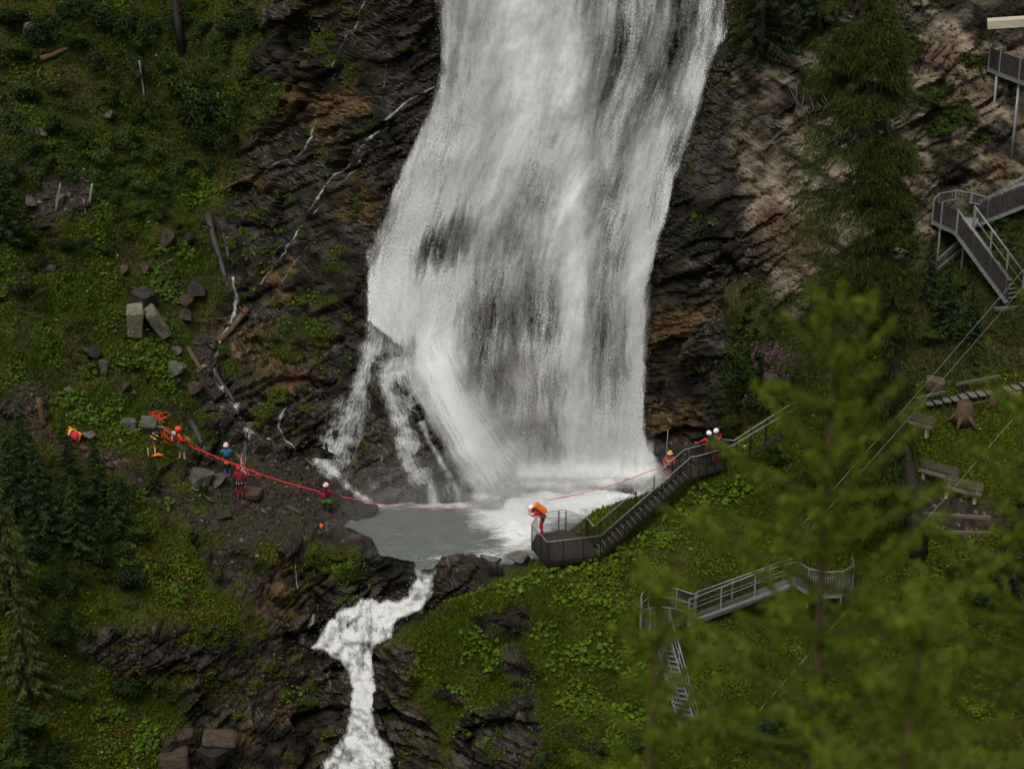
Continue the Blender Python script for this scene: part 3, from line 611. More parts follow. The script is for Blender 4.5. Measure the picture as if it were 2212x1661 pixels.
RILLS = [
 ("thin white rill stepping down the dark cliff beside the falls, the longest one", w5([(1450, 540), (1300, 620), (1190, 670), (1100, 730), (1030, 810), (980, 900), (880, 940), (820, 1020), (740, 1130), (670, 1230), (600, 1330), (540, 1430), (480, 1580), (400, 1661), (270, 1800), (200, 1900)]), [3, 4, 5, 6, 5, 9, 3.5, 3.5, 3.5, 4, 4, 4, 4.5, 4, 4, 3], .43),
 ("thread of water dropping from the overhang into the long rill", w5([(1085, 60), (1080, 300), (1020, 420), (1015, 560), (1005, 620), (970, 690), (1020, 700), (1050, 770)]), [2, 2, 3, 3, 3, 3, 2.5, 3], .38),
 ("thread of water running straight down below the fork of the long rill", w5([(985, 920), (1010, 1000), (1000, 1100), (1012, 1300), (1000, 1480)]), [4, 3, 2.5, 3, 3], .38),
 ("broken rill beside and below the longest rill on the cliff", w5([(880, 1050), (790, 1180), (700, 1300), (650, 1370), (570, 1480), (520, 1560), (430, 1650)]), [2.5, 3, 3, 3, 4, 4, 4], .42),
 ("faint rill from the top edge of the cliff past the grass tufts", w5([(970, 0), (900, 80), (830, 200), (780, 260), (700, 480), (650, 600), (570, 690), (545, 720), (540, 850), (490, 1000), (360, 1080), (250, 1170)]), [3, 3, 2.5, 2, 2, 2, 2.5, 3, 4, 4, 3, 2], .40),
 ("rill running over the brown slab towards the brook", [(681, 515), (661, 548), (642, 561), (616, 606), (590, 629), (551, 668), (535, 675)], [3, 3, 3, 2.5, 3, 3, 3], .44),
 ("foaming mountain brook between boulders and logs", [(499, 590), (504, 615), (507, 642), (497, 681), (470, 735), (465, 762), (466, 800), (470, 827), (494, 847), (504, 870), (527, 905), (540, 935), (536, 957), (523, 1000), (530, 1030)], [6, 7, 9, 9, 7, 10, 9, 11, 14, 16, 15, 15, 12, 10, 8], .50),
 ("side channel of the brook beside the mossy boulders", [(536, 925), (556, 942), (575, 950), (600, 962)], [4, 4, 3, 3], .46),
 ("little fall over the black wall edge into the boulder field", [(621, 868), (606, 884), (603, 896), (598, 928), (608, 945), (616, 957), (648, 980), (687, 1003)], [3, 5, 6, 5, 4, 5, 3, 4], .46),
 ("lacy stream down the left flank of the black buttress", [(800, 745), (792, 770), (788, 805), (779, 837), (766, 876), (746, 909), (727, 957), (712, 985)], [14, 20, 24, 30, 44, 50, 52, 46], .57),
 ("lacy stream down the middle of the black buttress", [(826, 770), (837, 811), (843, 850), (847, 876), (860, 909), (874, 941), (880, 972), (886, 1006), (912, 1032), (930, 1050), (942, 1090)], [30, 34, 32, 30, 36, 36, 36, 34, 28, 20, 14], .57),
 ("narrow stream down the right flank of the black buttress", [(906, 905), (912, 915), (921, 947), (945, 985), (967, 1020), (985, 1055), (1001, 1088)], [10, 8, 7, 8, 9, 9, 10], .52),
 ("lacy sheet of water joining the falls to the black buttress streams", [(806, 684), (812, 715), (808, 750), (800, 790)], [30, 40, 44, 30], .56),
 ("lacy sheet of water sliding over the brown shoulder above the buttress", [(850, 700), (862, 740), (866, 785), (880, 830), (905, 880)], [40, 44, 44, 36, 20], .56),
 ("lacy stream forking off the middle buttress stream", [(850, 860), (890, 880), (912, 905), (925, 940)], [14, 18, 14, 8], .46),
 ("thin trickle between two lacy streams on the black buttress", [(836, 960), (830, 980), (824, 1005), (821, 1030)], [3, 4, 5, 4], .44),
 ("water fan spreading over the stones at the buttress foot", [(700, 985), (690, 1000), (705, 1022), (735, 1036), (752, 1057), (790, 1080), (830, 1092)], [26, 30, 22, 18, 14, 10, 8], .56),
 ("small side fall beside the lower cascade", [(678, 1318), (676, 1345), (668, 1370), (662, 1395)], [5, 7, 9, 10], .50),
 ("thin drip off the rock shelf beside the lower cascade", [(700, 1425), (706, 1450), (708, 1475), (712, 1495)], [3, 4, 4, 3], .42),
 ("trickle down the brown ledge below the mossy tuft", [(640, 1185), (645, 1215), (648, 1245), (655, 1275)], [3, 2.5, 2.5, 3], .38),
]
for k, (lab, path, wd, dv) in enumerate(RILLS):
    U, V, P, a, z, dn = ribbon(path, [x * (1.0 if 'brook b' in lab else 1.25 if max(wd) > 9.5 else 0.9) for x in wd], dv - (0.03 if max(wd) < 6 else 0), "r", None, 0.09, seed=k * 3.7, n_across=7 if max(wd) > 9 else 5)
    o0 = P[-1, 2].copy()
    me = sheet_mesh("rill", U, V, P - o0, np.ones(U.shape, bool), a, z, dn, M_lace if "lacy" in lab or "fan" in lab or "brook between" in lab else M_rill)
    o = link("brook" if "brook" in lab and "side" not in lab and "over" not in lab else "rill", me); o.location = o0
    tag(o, lab, "stream", "rills of water on the rock" if "brook" not in lab else None)

U, V, P, a, z, dn = ribbon(chute_path, [60, 74, 80, 74, 74, 80, 90, 100], 0.86, "c", None, 0.9, seed=91.0, n_across=15)
P = at_y(U, V, blur(B.samp(B.P0[..., 1], U, V), 2, 3) - 1.9 - 0.10 * fbm(np.stack([U / 80, V / 80, 0 * U], -1), 2, 23) + 0.7 * (a - 91.0) ** 2 / 8)
link("chute", sheet_mesh("chute", U, V, P - bx, np.ones(U.shape, bool), (a - 91) * 1.2 + 91, z * 1.0, 0.78 - 0.60 * np.clip(np.abs(a - 91) / np.abs(a - 91).max(), 0, 1) ** 2 + 0.12 * fbm(np.stack([U / 40, V / 60, 0 * U], -1), 3, 27) - 0.7 * np.clip(1 - z / (0.22 * z.max()), 0, 1) - 0.5 * np.clip((z / z.max() - 0.86) / 0.14, 0, 1), M_chute), fall)

# the lower cascade out of the pool
CASC = [(890, 1198), (956, 1201), (946, 1240), (934, 1290), (914, 1312), (885, 1325), (856, 1345), (848, 1378), (812, 1395), (806, 1425), (812, 1480), (812, 1540), (826, 1590), (864, 1622), (846, 1640), (852, 1661), (852, 1960), (600, 1960), (640, 1700), (690, 1650), (712, 1628), (728, 1600), (748, 1570), (757, 1500), (752, 1470), (735, 1432), (690, 1407), (664, 1400), (688, 1372), (700, 1345), (738, 1308), (790, 1290), (860, 1302), (880, 1288), (890, 1260), (893, 1230)]
cu, cv = np.meshgrid(np.arange(590, 960, 3.0), np.arange(1195, 1960, 3.0))
cw = 5 * fbm(np.stack([cu / 16, cv / 16, 0 * cu], -1), 3, 71)
insC = inpoly(cu + cw, cv + cw, CASC); dC, *_ = polydist(cu + cw, cv + cw, CASC); sdC = np.where(insC, dC, -dC)
CP3 = B.samp(B.P0, cu, cv)
Yc = blur(CP3[..., 1], 4, 4)
foaml = 0.8 * fbm(np.stack([cu / 22, cv / 26, 0 * cu], -1), 4, 73) + 0.2 * fbm(np.stack([cu / 7, cv / 8, 0 * cu], -1), 3, 75)
dn = 0.76 + 0.34 * fbm(np.stack([cu / 20, cv / 26, 0 * cu], -1), 3, 77) + gauss(cu, cv, [(790, 1390, 20, 40, -.30), (760, 1340, 30, 26, -.15), (830, 1370, 26, 20, -.22), (745, 1410, 20, 10, -.1), (915, 1225, 14, 16, -.2), (905, 1205, 40, 12, -.25), (830, 1440, 10, 40, -.14), (700, 1430, 26, 10, -.35), (735, 1450, 20, 26, -.3), (880, 1312, 40, 16, .2)], 0.0)
dn = dn - 0.45 * np.clip(1 - sdC / 12, 0, 2)
dn = dn - 0.7 * np.clip((1226 - cv) / 14, 0, 1)
Pc = at_y(cu, cv, Yc - 0.42 - 0.55 * np.clip((cv - 1470) / 60, 0, 1) - 0.5 * np.clip(foaml, -0.4, 1) * np.clip(sdC / 14, 0, 1))
org = np.array([*Pc[-1, 60]])
cfs = Pc[..., 0] * 1.0; me = sheet_mesh("cascade", cu, cv, Pc - org, sdC > -8, cfs, Pc[..., 2] * 1.2 + Pc[..., 1] * 0.6, dn, M_foam)
o = link("cascade", me); o.location = org; tag(o, "foaming white cascade leaving the pool and twisting down the rock gorge", "cascade")

# the pool
M_pool = None
t = NT("pool_water"); p = t.pos(); fo = t.attr("foam")
n1 = t.noise(0.8, 5, 0.66, t.pos((1, 1.9, 1)), 2.0); n2 = t.noise(4.2, 3, 0.65, t.pos((1, 2.2, 1)), 0.8)
f = t.ramp(t.math('ADD', t.math('ADD', t.math('MULTIPLY', n1, 0.7), t.math('MULTIPLY', n2, 0.3)), fo), 0.88, 1.24)
wc = t.mix(t.ramp(n1, 0.3, 0.7), (0.110, 0.130, 0.110), (0.160, 0.180, 0.158))
wt = t.pbr(wc, 0.25, t.bump(n2, 1.0, 0.25), 0.45)
ws = t.n("BsdfDiffuse", {'Color': (0.78, 0.79, 0.77, 1), 'Normal': t.bump(n2, 0.6, 0.15)}).outputs[0]
M_pool = t.done(t.n("MixShader", {0: f, 1: wt, 2: ws}).outputs[0])
pu, pv = np.meshgrid(np.arange(700, 1450, 3.0), np.arange(985, 1236, 2.0))
insP = inpoly(pu, pv, [(720, 1062), (720, 1130), (800, 1160), (820, 1200), (892, 1212), (900, 1230), (936, 1230), (950, 1216), (1080, 1236), (1200, 1236), (1450, 1080), (1450, 990), (1300, 990), (1150, 1015), (1000, 1055), (880, 1062)])
PP = at_z(pu, pv, 0.0 * pu - 0.08)
foam = gauss(pu, pv, [(1200, 1100, 120, 30, .30), (1060, 1070, 60, 30, .3), (1150, 1065, 130, 34, .50), (1300, 1050, 120, 40, .55), (1110, 1120, 60, 44, .46), (1130, 1165, 60, 34, .26), (1380, 1020, 60, 40, .5), (960, 1092, 80, 8, .30), (820, 1090, 50, 8, .22), (1070, 1090, 40, 24, .42), (1000, 1203, 60, 6, .24), (940, 1205, 30, 8, .10), (1060, 1195, 50, 14, .14), (1030, 1130, 30, 20, .12)], 0.28)
PP[..., 2] += (0.10 + 0.30 * np.clip(foam - 0.45, 0, 0.6)) * fbm(PP / 0.9, 3, 44) + 0.5 * np.clip(foam - 0.55, 0, .5)
nn = np.arange(pu.size).reshape(pu.shape); q = np.stack([nn[:-1, :-1], nn[1:, :-1], nn[1:, 1:], nn[:-1, 1:]], -1)
q = q[insP[:-1, :-1] & insP[1:, 1:] & insP[1:, :-1] & insP[:-1, 1:]]
used = np.zeros(pu.size, bool); used[q.ravel()] = True; mm = np.cumsum(used) - 1
me = mesh_np("pool_water", PP.reshape(-1, 3)[used], mm[q], M_pool, True, {"foam": foam.ravel()[used]})
tag(link("pool_water", me), kind="structure")

# flying drops: along the edges of the falls, the cascade and the splash line
def drops(name, P, size, stretch, mat):
    n = len(P); d = rng.normal(0, 1, (n, 3)); d /= np.linalg.norm(d, axis=1, keepdims=True)
    sz = size * rng.uniform(0.5, 1.6, n)[:, None]
    a = np.stack([P + np.array([0, 0, 1]) * sz * stretch, P - d * sz, P + np.cross(d, [0.3, 0.8, 0.2]) * sz, P - np.array([0, 0, 1]) * sz * stretch * 0.6], 1).reshape(-1, 3)
    i = np.arange(n)[:, None] * 4; f = np.concatenate([i + np.array([[0, 1, 2]]), i + np.array([[0, 2, 3]]), i + np.array([[1, 3, 2]])], 0)
    o = link(name, mesh_np(name, a, f, mat)); tag(o, kind="stuff"); return o
td = NT("water_drop"); M_drop = td.done(td.n("MixShader", {0: 0.35, 1: td.n("BsdfDiffuse", {'Color': (0.82, 0.83, 0.81, 1)}).outputs[0], 2: td.n("BsdfTranslucent", {'Color': (0.82, 0.83, 0.81, 1)}).outputs[0]}).outputs[0])
nd = 8000
vv = rng.uniform(-30, 1060, nd); side = rng.random(nd) < 0.5
le_ = np.interp(vv, [a for a, b in LE], [b for a, b in LE]); re_ = np.interp(vv, [a for a, b in RE], [b for a, b in RE])
off_ = np.abs(rng.normal(0, 1, nd)) ** 1.6 * 9; inn = rng.random(nd) < 0.7
uu = np.where(side, le_ - off_ * np.where(vv > 560, 0.6, 1.0) + 6, re_ + off_ * 0.8 - 6)
uu = np.where(inn, le_ + (re_ - le_) * rng.random(nd), uu)
yb_ = B.samp(B.P0[..., 1], uu, vv)
P = at_y(uu, vv, yb_ - rng.uniform(0.5, 1.9, nd))
n2_ = 6000
uu = rng.uniform(640, 900, n2_); vv = rng.uniform(1200, 1700, n2_); w_ = 6 * fbm(np.stack([uu / 16, vv / 16, 0 * uu], -1), 3, 71)
dd, *_ = polydist(uu, vv, CASC); ok = (dd < 10); uu, vv = uu[ok], vv[ok]
P2 = at_y(uu, vv, B.samp(B.P0[..., 1], uu, vv) - rng.uniform(0.4, 1.1, len(uu)))
n3_ = 9000
uu = rng.normal(1230, 120, n3_); vv = 1045 - np.abs(rng.normal(0, 26, n3_)) + rng.uniform(0, 40, n3_)
ok = (uu > 1040) & (uu < 1425); uu, vv = uu[ok], vv[ok]
P3 = at_y(uu, vv, B.samp(B.P0[..., 1], uu, vv) - rng.uniform(0.5, 2.4, len(uu)))
drops("spray_drops", np.concatenate([P, P2, P3]), 0.013, 2.2, M_drop)
# drifting spray: soft closed puffs of fine mist over the plunge pool
tm = NT("spray_mist"); pv_ = tm.n("VolumePrincipled", {'Color': (0.92, 0.93, 0.92, 1), 'Density': 0.032, 'Anisotropy': 0.2}); tm.t.links.new(pv_.outputs[0], tm.out.inputs['Volume']); M_mist = tm.m
def puff(name, u, v, z, rx, ry, rz, seed):
    c = at_z(np.float64(u), np.float64(v), z); bm = bmesh.new(); bmesh.ops.create_icosphere(bm, subdivisions=3, radius=1.0)
    vs_ = np.array([q.co for q in bm.verts]); k = 1 + 0.22 * fbm(vs_ * 1.4 + seed, 2, seed)
    for q, kk in zip(bm.verts, k): q.co = (q.co.x * rx * kk, q.co.y * ry * kk, q.co.z * rz * kk)
    me = bpy.data.meshes.new(name); bm.to_mesh(me); bm.free(); me.materials.append(M_mist); o = link(name, me); o.location = c; return tag(o, kind="stuff")
for k, (u, v, z, rx, ry, rz) in enumerate([(1270, 1040, 1.8, 5.0, 2.0, 3.0), (1100, 1060, 1.2, 5.2, 2.4, 2.6), (960, 1085, 1.2, 6.0, 2.6, 2.6), (1150, 900, 4.5, 5.0, 1.8, 4.2), (1000, 1130, 0.8, 6.5, 3.2, 1.8)]): puff("spray_mist", u, v, z, rx, ry, rz, k + 1)

# ------------------------------------------------------------------ plants
def leaf_mat(name, rough=0.75, trans=0.25):
    t = NT(name); ca = t.n("Attribute", attribute_name="tone").outputs['Color']
    k = t.ramp(t.n("NewGeometry").outputs['Random Per Island'], 0, 1, 0.62, 1.38)
    c = t.mix(1.0, ca, t.n("CombineColor", {0: k, 1: k, 2: k}).outputs[0], 'MULTIPLY')
    a = t.n("BsdfPrincipled", {'Base Color': c, 'Roughness': rough, 'Specular IOR Level': 0.10}).outputs[0]
    b = t.n("BsdfTranslucent", {'Color': c}).outputs[0]
    return t.done(t.n("MixShader", {0: trans, 1: a, 2: b}).outputs[0])
M_leaf = leaf_mat("leaf_green"); M_needle = leaf_mat("conifer_needle", 0.8, 0.2)
M_bark = plain("bark_grey_brown", (0.050, 0.040, 0.032), 0.95, 0, 0.45, 5.0, 0.1)
M_bark2 = plain("young_larch_bark", (0.105, 0.070, 0.042), 0.9, 0, 0.35, 30.0, 0.1)
def unit(v): return v / (np.linalg.norm(v, axis=-1, keepdims=True) + 1e-9)
def leaves(P, nrm, length, width, tone, tri=False):
    """one small pointed leaf (kite) or blade (triangle) per point; returns verts, faces, tones"""
    n = len(P); r = unit(rng.normal(0, 1, (n, 3))); t1 = unit(np.cross(nrm, r)); t2 = np.cross(nrm, t1)
    L = np.asarray(length).reshape(-1, 1); W = np.asarray(width).reshape(-1, 1)
    if tri:
        v = np.stack([P - t2 * W, P + t2 * W, P + t1 * L], 1); k = 3
    else:
        v = np.stack([P, P + t1 * L * 0.5 + t2 * W, P + t1 * L - nrm * L * 0.15, P + t1 * L * 0.5 - t2 * W], 1); k = 4
    f = np.arange(n * k).reshape(n, k)
    return v.reshape(-1, 3), f, np.repeat(tone, k, 0)
def leaf_mesh(name, parts, mat):
    """parts of kites and triangles joined (triangles as quads split) into one mesh"""
    vs_, fs_, ts_, o = [], [], [], 0
    for v, f, t in parts:
        f = f + o
        if f.shape[1] == 4: f = np.concatenate([f[:, [0, 1, 2]], f[:, [0, 2, 3]]], 0)
        vs_.append(v); fs_.append(f); ts_.append(t); o += len(v)
    me = mesh_np(name, np.concatenate(vs_), np.concatenate(fs_), mat)
    a = me.color_attributes.new("tone", 'FLOAT_COLOR', 'POINT'); T = np.concatenate(ts_)
    t4 = np.ones((len(T), 4), np.float32); t4[:, :3] = T; a.data.foreach_set("color", t4.ravel())
    return me
def pick(S, mask, n, box):
    u = rng.uniform(box[0], box[1], n); v = rng.uniform(box[2], box[3], n)
    k = S.samp(mask, u, v) > rng.random(n)
    return u[k], v[k]
def herb_tone(P, base, alt, dry, s, kdry=0.35):
    a = fbm(P / 2.2, 3, s); b = fbm(P / 0.8, 2, s + 7); c = fbm(P / 3.6, 3, s + 13)
    t = lerp(base, alt, rmp(a + 0.6 * b, -0.35, 0.35)); t = lerp(t, dry, kdry * rmp(c + 0.3 * b, 0.10, 0.4))
    return t
def cover(name, S, mask, box, n_grass, n_leaf, tones, s, leaf=(0.10, 0.26), tall=None):
    u, v = pick(S, mask, n_grass, box); P = S.samp(S.P, u, v); P[:, 2] -= 0.03
    nr = unit(rng.normal(0, 1, P.shape) * [1, 1, 0.35]); nr[:, 2] *= 0.4
    up = unit(rng.normal(0, 0.45, P.shape) + [0, -0.25, 1.0]); side = unit(np.cross(up, rng.normal(0, 1, P.shape)))
    h = 0.13 + 0.26 * np.clip(0.5 + fbm(P / 1.8, 3, s + 3), 0, 1.2) * rng.uniform(0.6, 1.3, len(P)); h = h[:, None]; w = rng.uniform(0.014, 0.034, len(P))[:, None]
    gv_ = np.stack([P - side * w, P + side * w, P + up * h], 1).reshape(-1, 3); gf = np.arange(len(P) * 3).reshape(-1, 3)
    gt = np.repeat(herb_tone(P, *tones, s), 3, 0)
    u, v = pick(S, mask, n_leaf, box)
    cl = fbm(np.stack([u / 34, v / 26, 0 * u + s], -1), 3, s + 5); k = cl + rng.uniform(-0.3, 0.3, len(u)) > -0.12; u, v = u[k], v[k]
    Q = S.samp(S.P, u, v); Q[:, 2] += rng.uniform(0.02, 0.30, len(Q)) * np.clip(0.4 + 1.5 * fbm(Q / 1.3, 3, s + 8), 0.1, 1.3)
    nr = unit(rng.normal(0, 0.5, Q.shape) + [0, -0.35, 0.9]); L = rng.uniform(leaf[0], leaf[1], len(Q)) * np.clip(0.8 + fbm(Q / 2.0, 2, s + 2), 0.5, 1.5)
    lt = herb_tone(Q, tones[1], tones[0], tones[2], s + 1, 0.15); lt = lerp(lt, (0.16, 0.13, 0.02), (rng.random(len(Q)) < 0.006) * 1.0); lt = lerp(lt, (0.34, 0.36, 0.30), (rng.random(len(Q)) < 0.004) * 1.0)
    me = leaf_mesh(name, [(gv_, gf, gt), leaves(Q, nr, L, L * 0.42, lt)], M_leaf)
    o = link(name, me); tag(o, kind="stuff"); return o
box = (-120, 2330, -100, 1760)
vb = np.clip(veg, 0, 1) * (1 - 0.8 * gravb) * (1 - poolb)
upper = np.clip((700 - B.V) / 500, 0, 1)
low_ = np.clip((B.V - 900) / 120, 0, 1)
cover("hillside_herbs", B, vb * (B.U < 1200) * (1 - low_), (-120, 830, -100, 1020), 170000, 165000, ((0.066, 0.086, 0.008), (0.054, 0.098, 0.009), (0.110, 0.082, 0.016)), 200, (0.08, 0.20))
cover("meadow_turf", B, vb * (B.U < 1200) * low_, (-120, 830, 900, 1760), 135000, 90000, ((0.084, 0.096, 0.007), (0.066, 0.106, 0.008), (0.120, 0.090, 0.014)), 220, (0.07, 0.16))
cover("cliff_tufts", B, vb * (B.U > 1200), (1480, 2330, -100, 960), 90000, 60000, ((0.040, 0.048, 0.007), (0.032, 0.054, 0.007), (0.085, 0.056, 0.020)), 240)
inK = ins & keepK
cover("knoll_herbs", K, vegk * inK, (780, 2330, 800, 1760), 280000, 310000, ((0.088, 0.112, 0.008), (0.074, 0.116, 0.008), (0.128, 0.102, 0.015)), 270, (0.06, 0.15))
# big round butterbur leaves in patches
def butterbur(S, patches, n, s, tone, name):
    Us, Vs = [], []
    for cu, cv, ru, rv in patches:
        m = int(n * ru * rv / 900); a = rng.uniform(0, 2 * math.pi, m); r = np.sqrt(rng.random(m))
        Us.append(cu + ru * r * np.cos(a)); Vs.append(cv + rv * r * np.sin(a))
    u, v = np.concatenate(Us), np.concatenate(Vs); P = S.samp(S.P, u, v); P[:, 2] += rng.uniform(0.10, 0.38, len(P))
    nr = unit(rng.normal(0, 0.28, P.shape) + [0, -0.45, 0.9]); m = len(P); rad = rng.uniform(0.06, 0.13, m)[:, None]
    r = unit(rng.normal(0, 1, P.shape)); t1 = unit(np.cross(nr, r)); t2 = np.cross(nr, t1)
    ring = [P + (t1 * math.cos(a) + t2 * math.sin(a)) * rad * k + nr * rad * 0.18 for a, k in ((0.35, 1), (1.2, 1.0), (2.1, 1.02), (3.1, 1), (4.1, 1.02), (5.0, 1.0), (5.9, 1))]
    V_ = np.stack([P] + ring, 1).reshape(-1, 3); i = np.arange(m)[:, None] * 8
    F = np.concatenate([i + np.array([[0, k, k + 1]]) for k in range(1, 7)], 0)
    T = np.repeat(lerp(np.asarray(tone) * 0.75, np.asarray(tone) * 1.25, rng.random(m)), 8, 0)
    o = link(name, leaf_mesh(name, [(V_, F, T)], M_leaf)); tag(o, kind="stuff")
butterbur(B, [(440, 425, 34, 14), (425, 440, 26, 12), (370, 540, 36, 16), (400, 560, 22, 12), (355, 625, 30, 26), (370, 645, 26, 18), (330, 595, 22, 12), (335, 780, 40, 26), (310, 760, 26, 16), (350, 810, 40, 20), (375, 845, 30, 12), (280, 790, 30, 14), (220, 800, 26, 14), (150, 870, 40, 20), (200, 905, 50, 20), (280, 935, 40, 16), (340, 930, 20, 12), (250, 880, 24, 16),
              (385, 1290, 20, 26), (290, 1230, 30, 22), (270, 1190, 24, 14), (390, 1230, 16, 16), (320, 1600, 30, 36), (300, 1630, 20, 20), (250, 1560, 26, 14), (740, 1230, 26, 14), (650, 1500, 20, 8), (630, 1512, 14, 8), (360, 1100, 20, 10), (250, 1110, 26, 14), (300, 1080, 20, 12), (230, 1090, 16, 10)], 110, 1, (0.054, 0.092, 0.009), "butterbur_leaves")
butterbur(K, [(1040, 1400, 40, 26), (1020, 1380, 26, 14), (1060, 1440, 26, 26), (1160, 1260, 60, 16), (1240, 1240, 60, 16), (1100, 1280, 40, 16), (1330, 1210, 60, 20), (1420, 1180, 60, 22), (1250, 1300, 60, 30), (1330, 1330, 50, 30), (1180, 1380, 34, 26), (1300, 1420, 60, 40), (1220, 1440, 40, 30), (1250, 1520, 50, 40), (1370, 1450, 40, 40), (1550, 1080, 60, 24), (1480, 1120, 60, 24), (1600, 1060, 40, 20), (990, 1500, 26, 14), (1000, 1430, 20, 16), (1350, 1560, 60, 30), (1180, 1220, 20, 8), (1490, 1060, 40, 12)], 40, 2, (0.070, 0.112, 0.008), "knoll_butterbur_leaves")

# ---- shrubs
def shrub_meshes(seed, n, lw, tone, spread=(1.0, 1.0, 0.85)):
    st = np.random.default_rng(seed); clumps = st.normal(0, 0.42, (16, 3)) * [1, 1, 0.7] + [0, 0, 0.55]; cr = st.uniform(0.22, 0.42, 16)
    c = st.integers(0, 16, n); d = unit(st.normal(0, 1, (n, 3))); P = clumps[c] + d * (cr[c] * st.uniform(0.55, 1.05, n) ** 0.5)[:, None]; P[:, 2] = np.abs(P[:, 2]) * spread[2] + 0.02
    nr = unit(d + st.normal(0, 0.5, (n, 3)) + [0, -0.2, 0.5]); L = st.uniform(0.7, 1.3, n) * lw
    T = lerp(np.asarray(tone) * 0.7, np.asarray(tone) * 1.35, rmp(fbm(P / 0.5, 2, seed) + 0.3 * st.normal(0, 1, n), -0.5, 0.5))
    me = leaf_mesh("crown", [leaves(P, nr, L, L * 0.36, T)], M_leaf)
    mb = MB()
    for k in range(7):
        e = clumps[k]; mb.tube([(0.04 * math.sin(k), 0.04 * math.cos(k), -0.25), tuple(e * [0.4, 0.4, 0.5]), tuple(e)], [0.03, 0.02, 0.008], 5)
    return me, mb.mesh("stem", M_bark)
SH = {"dark": shrub_meshes(1, 2600, 0.10, (0.018, 0.032, 0.006)), "mid": shrub_meshes(2, 2400, 0.10, (0.034, 0.058, 0.008)), "grey": shrub_meshes(3, 2400, 0.09, (0.036, 0.052, 0.015)), "pale": shrub_meshes(4, 2200, 0.11, (0.042, 0.072, 0.009)), "olive": shrub_meshes(5, 2200, 0.10, (0.042, 0.050, 0.009))}
def shrub(S, u, v, px, kind, label, group=None, tall=1.0):
    """px: width in the photo view; the plant's real size follows from its distance"""
    P = S.at(u, v + px * 0.30); dist = P.y / CP * 1.03; w = px / FP * dist / 1.65
    r = empty("shrub", P - Vector((0, 0, 0.05))); r.rotation_euler = (0, 0, random.uniform(0, 6.28)); r.scale = (w * 1.0, w * 1.0, w * tall)
    for nme, me in zip(("crown", "stem"), SH[kind]): link(nme, me, r)
    return tag(r, label, "shrub", group)
shrub(B, 440, 235, 120, "dark", "big dark green shrub at the cliff edge beside the mossy overhang", None, 1.1)
shrub(B, 470, 290, 90, "dark", "dark leafy shrub hanging over the wet rock at the meadow edge")
shrub(B, 400, 190, 90, "mid", "bushy green shrub behind the big dark shrub at the cliff edge")
shrub(B, 545, 40, 70, "dark", "dark shrub at the top of the cliff beside the lichen-white rock")
UPS = [(100, 62, 80, "dark"), (40, 105, 70, "mid"), (170, 90, 60, "mid"), (245, 45, 90, "dark"), (300, 90, 60, "mid"), (330, 50, 60, "dark"), (210, 130, 64, "grey"), (480, 100, 60, "mid"), (500, 60, 60, "dark"), (440, 60, 50, "mid"), (60, 200, 70, "mid"), (150, 215, 60, "olive"), (30, 265, 70, "grey"), (115, 265, 60, "mid"), (70, 320, 60, "mid"), (180, 285, 60, "pale"), (25, 360, 70, "grey"), (100, 345, 50, "mid"), (255, 215, 54, "mid"), (300, 150, 60, "grey"), (360, 135, 50, "mid"), (20, 30, 70, "dark"), (160, 20, 60, "dark"), (390, 30, 60, "mid"), (220, 330, 60, "pale"), (280, 300, 60, "pale"), (330, 330, 54, "pale"), (380, 370, 50, "pale"), (310, 250, 50, "mid"), (235, 175, 50, "olive"), (120, 180, 46, "olive"), (255, 380, 50, "pale"), (300, 395, 50, "pale"), (350, 410, 46, "pale"), (410, 395, 44, "pale"), (240, 430, 46, "mid"), (290, 450, 44, "pale"), (340, 465, 40, "mid"), (410, 345, 44, "mid"), (450, 360, 40, "mid"), (200, 380, 46, "mid"), (150, 370, 46, "grey"), (20, 420, 50, "mid"), (270, 500, 36, "mid"), (230, 540, 36, "mid"), (180, 520, 40, "grey")]
LMK = [(120, 117, "the broken orange log"), (390, 60, "the thick dark dead trunk"), (191, 425, "the white birch snag"), (122, 430, "the thin leaning birch snag"), (312, 180, "the thin pale dead trunk"), (440, 235, "the big dark shrub at the cliff edge"), (165, 182, "the grey dead branch tangle"), (60, 470, "the dead twig tangle below the pale rocks")]
def where(u, v):
    d, lu, lv, nm = sorted((math.hypot(u - a, (v - b) * 1.4), a, b, n) for a, b, n in LMK)[0]
    du, dv = u - lu, (v - lv) * 1.4
    rel = ("just uphill of" if dv < 0 else "just downhill of") if abs(dv) > abs(du) else ("beside, on the falls side of," if du > 0 else "beside, away from the falls,")
    return ("" if d < 75 else "well ") + rel.replace("just ", "just " if d < 75 else "") + " " + nm
TONE = {"dark": "dark green", "mid": "mid green", "grey": "grey green", "pale": "light green", "olive": "olive green"}
for u, v, px, k in UPS: shrub(B, u, v, px, k, "%s shrub %s" % (TONE[k], where(u, v)), k + " shrubs on the upper slope", random.uniform(0.8, 1.2))
for u, v, px, k in []: shrub(B, u, v, px, k, {"dark": "dark green leafy shrub on the upper slope above the boulders", "mid": "mid green leafy shrub on the upper slope above the boulders", "grey": "grey green leafy shrub on the upper slope above the boulders", "pale": "light green leafy shrub on the slope below the dead trunks", "olive": "olive green shrub on the upper slope above the boulders"}[k], k + " shrubs on the upper slope", random.uniform(0.8, 1.2))
for u, v, px in [(140, 525, 56), (50, 515, 60), (45, 620, 60), (90, 560, 40)]: shrub(B, u, v, px, "dark", "low dark green shrub at the boulder slope edge", "low dark shrubs by the boulder slope", 0.8)
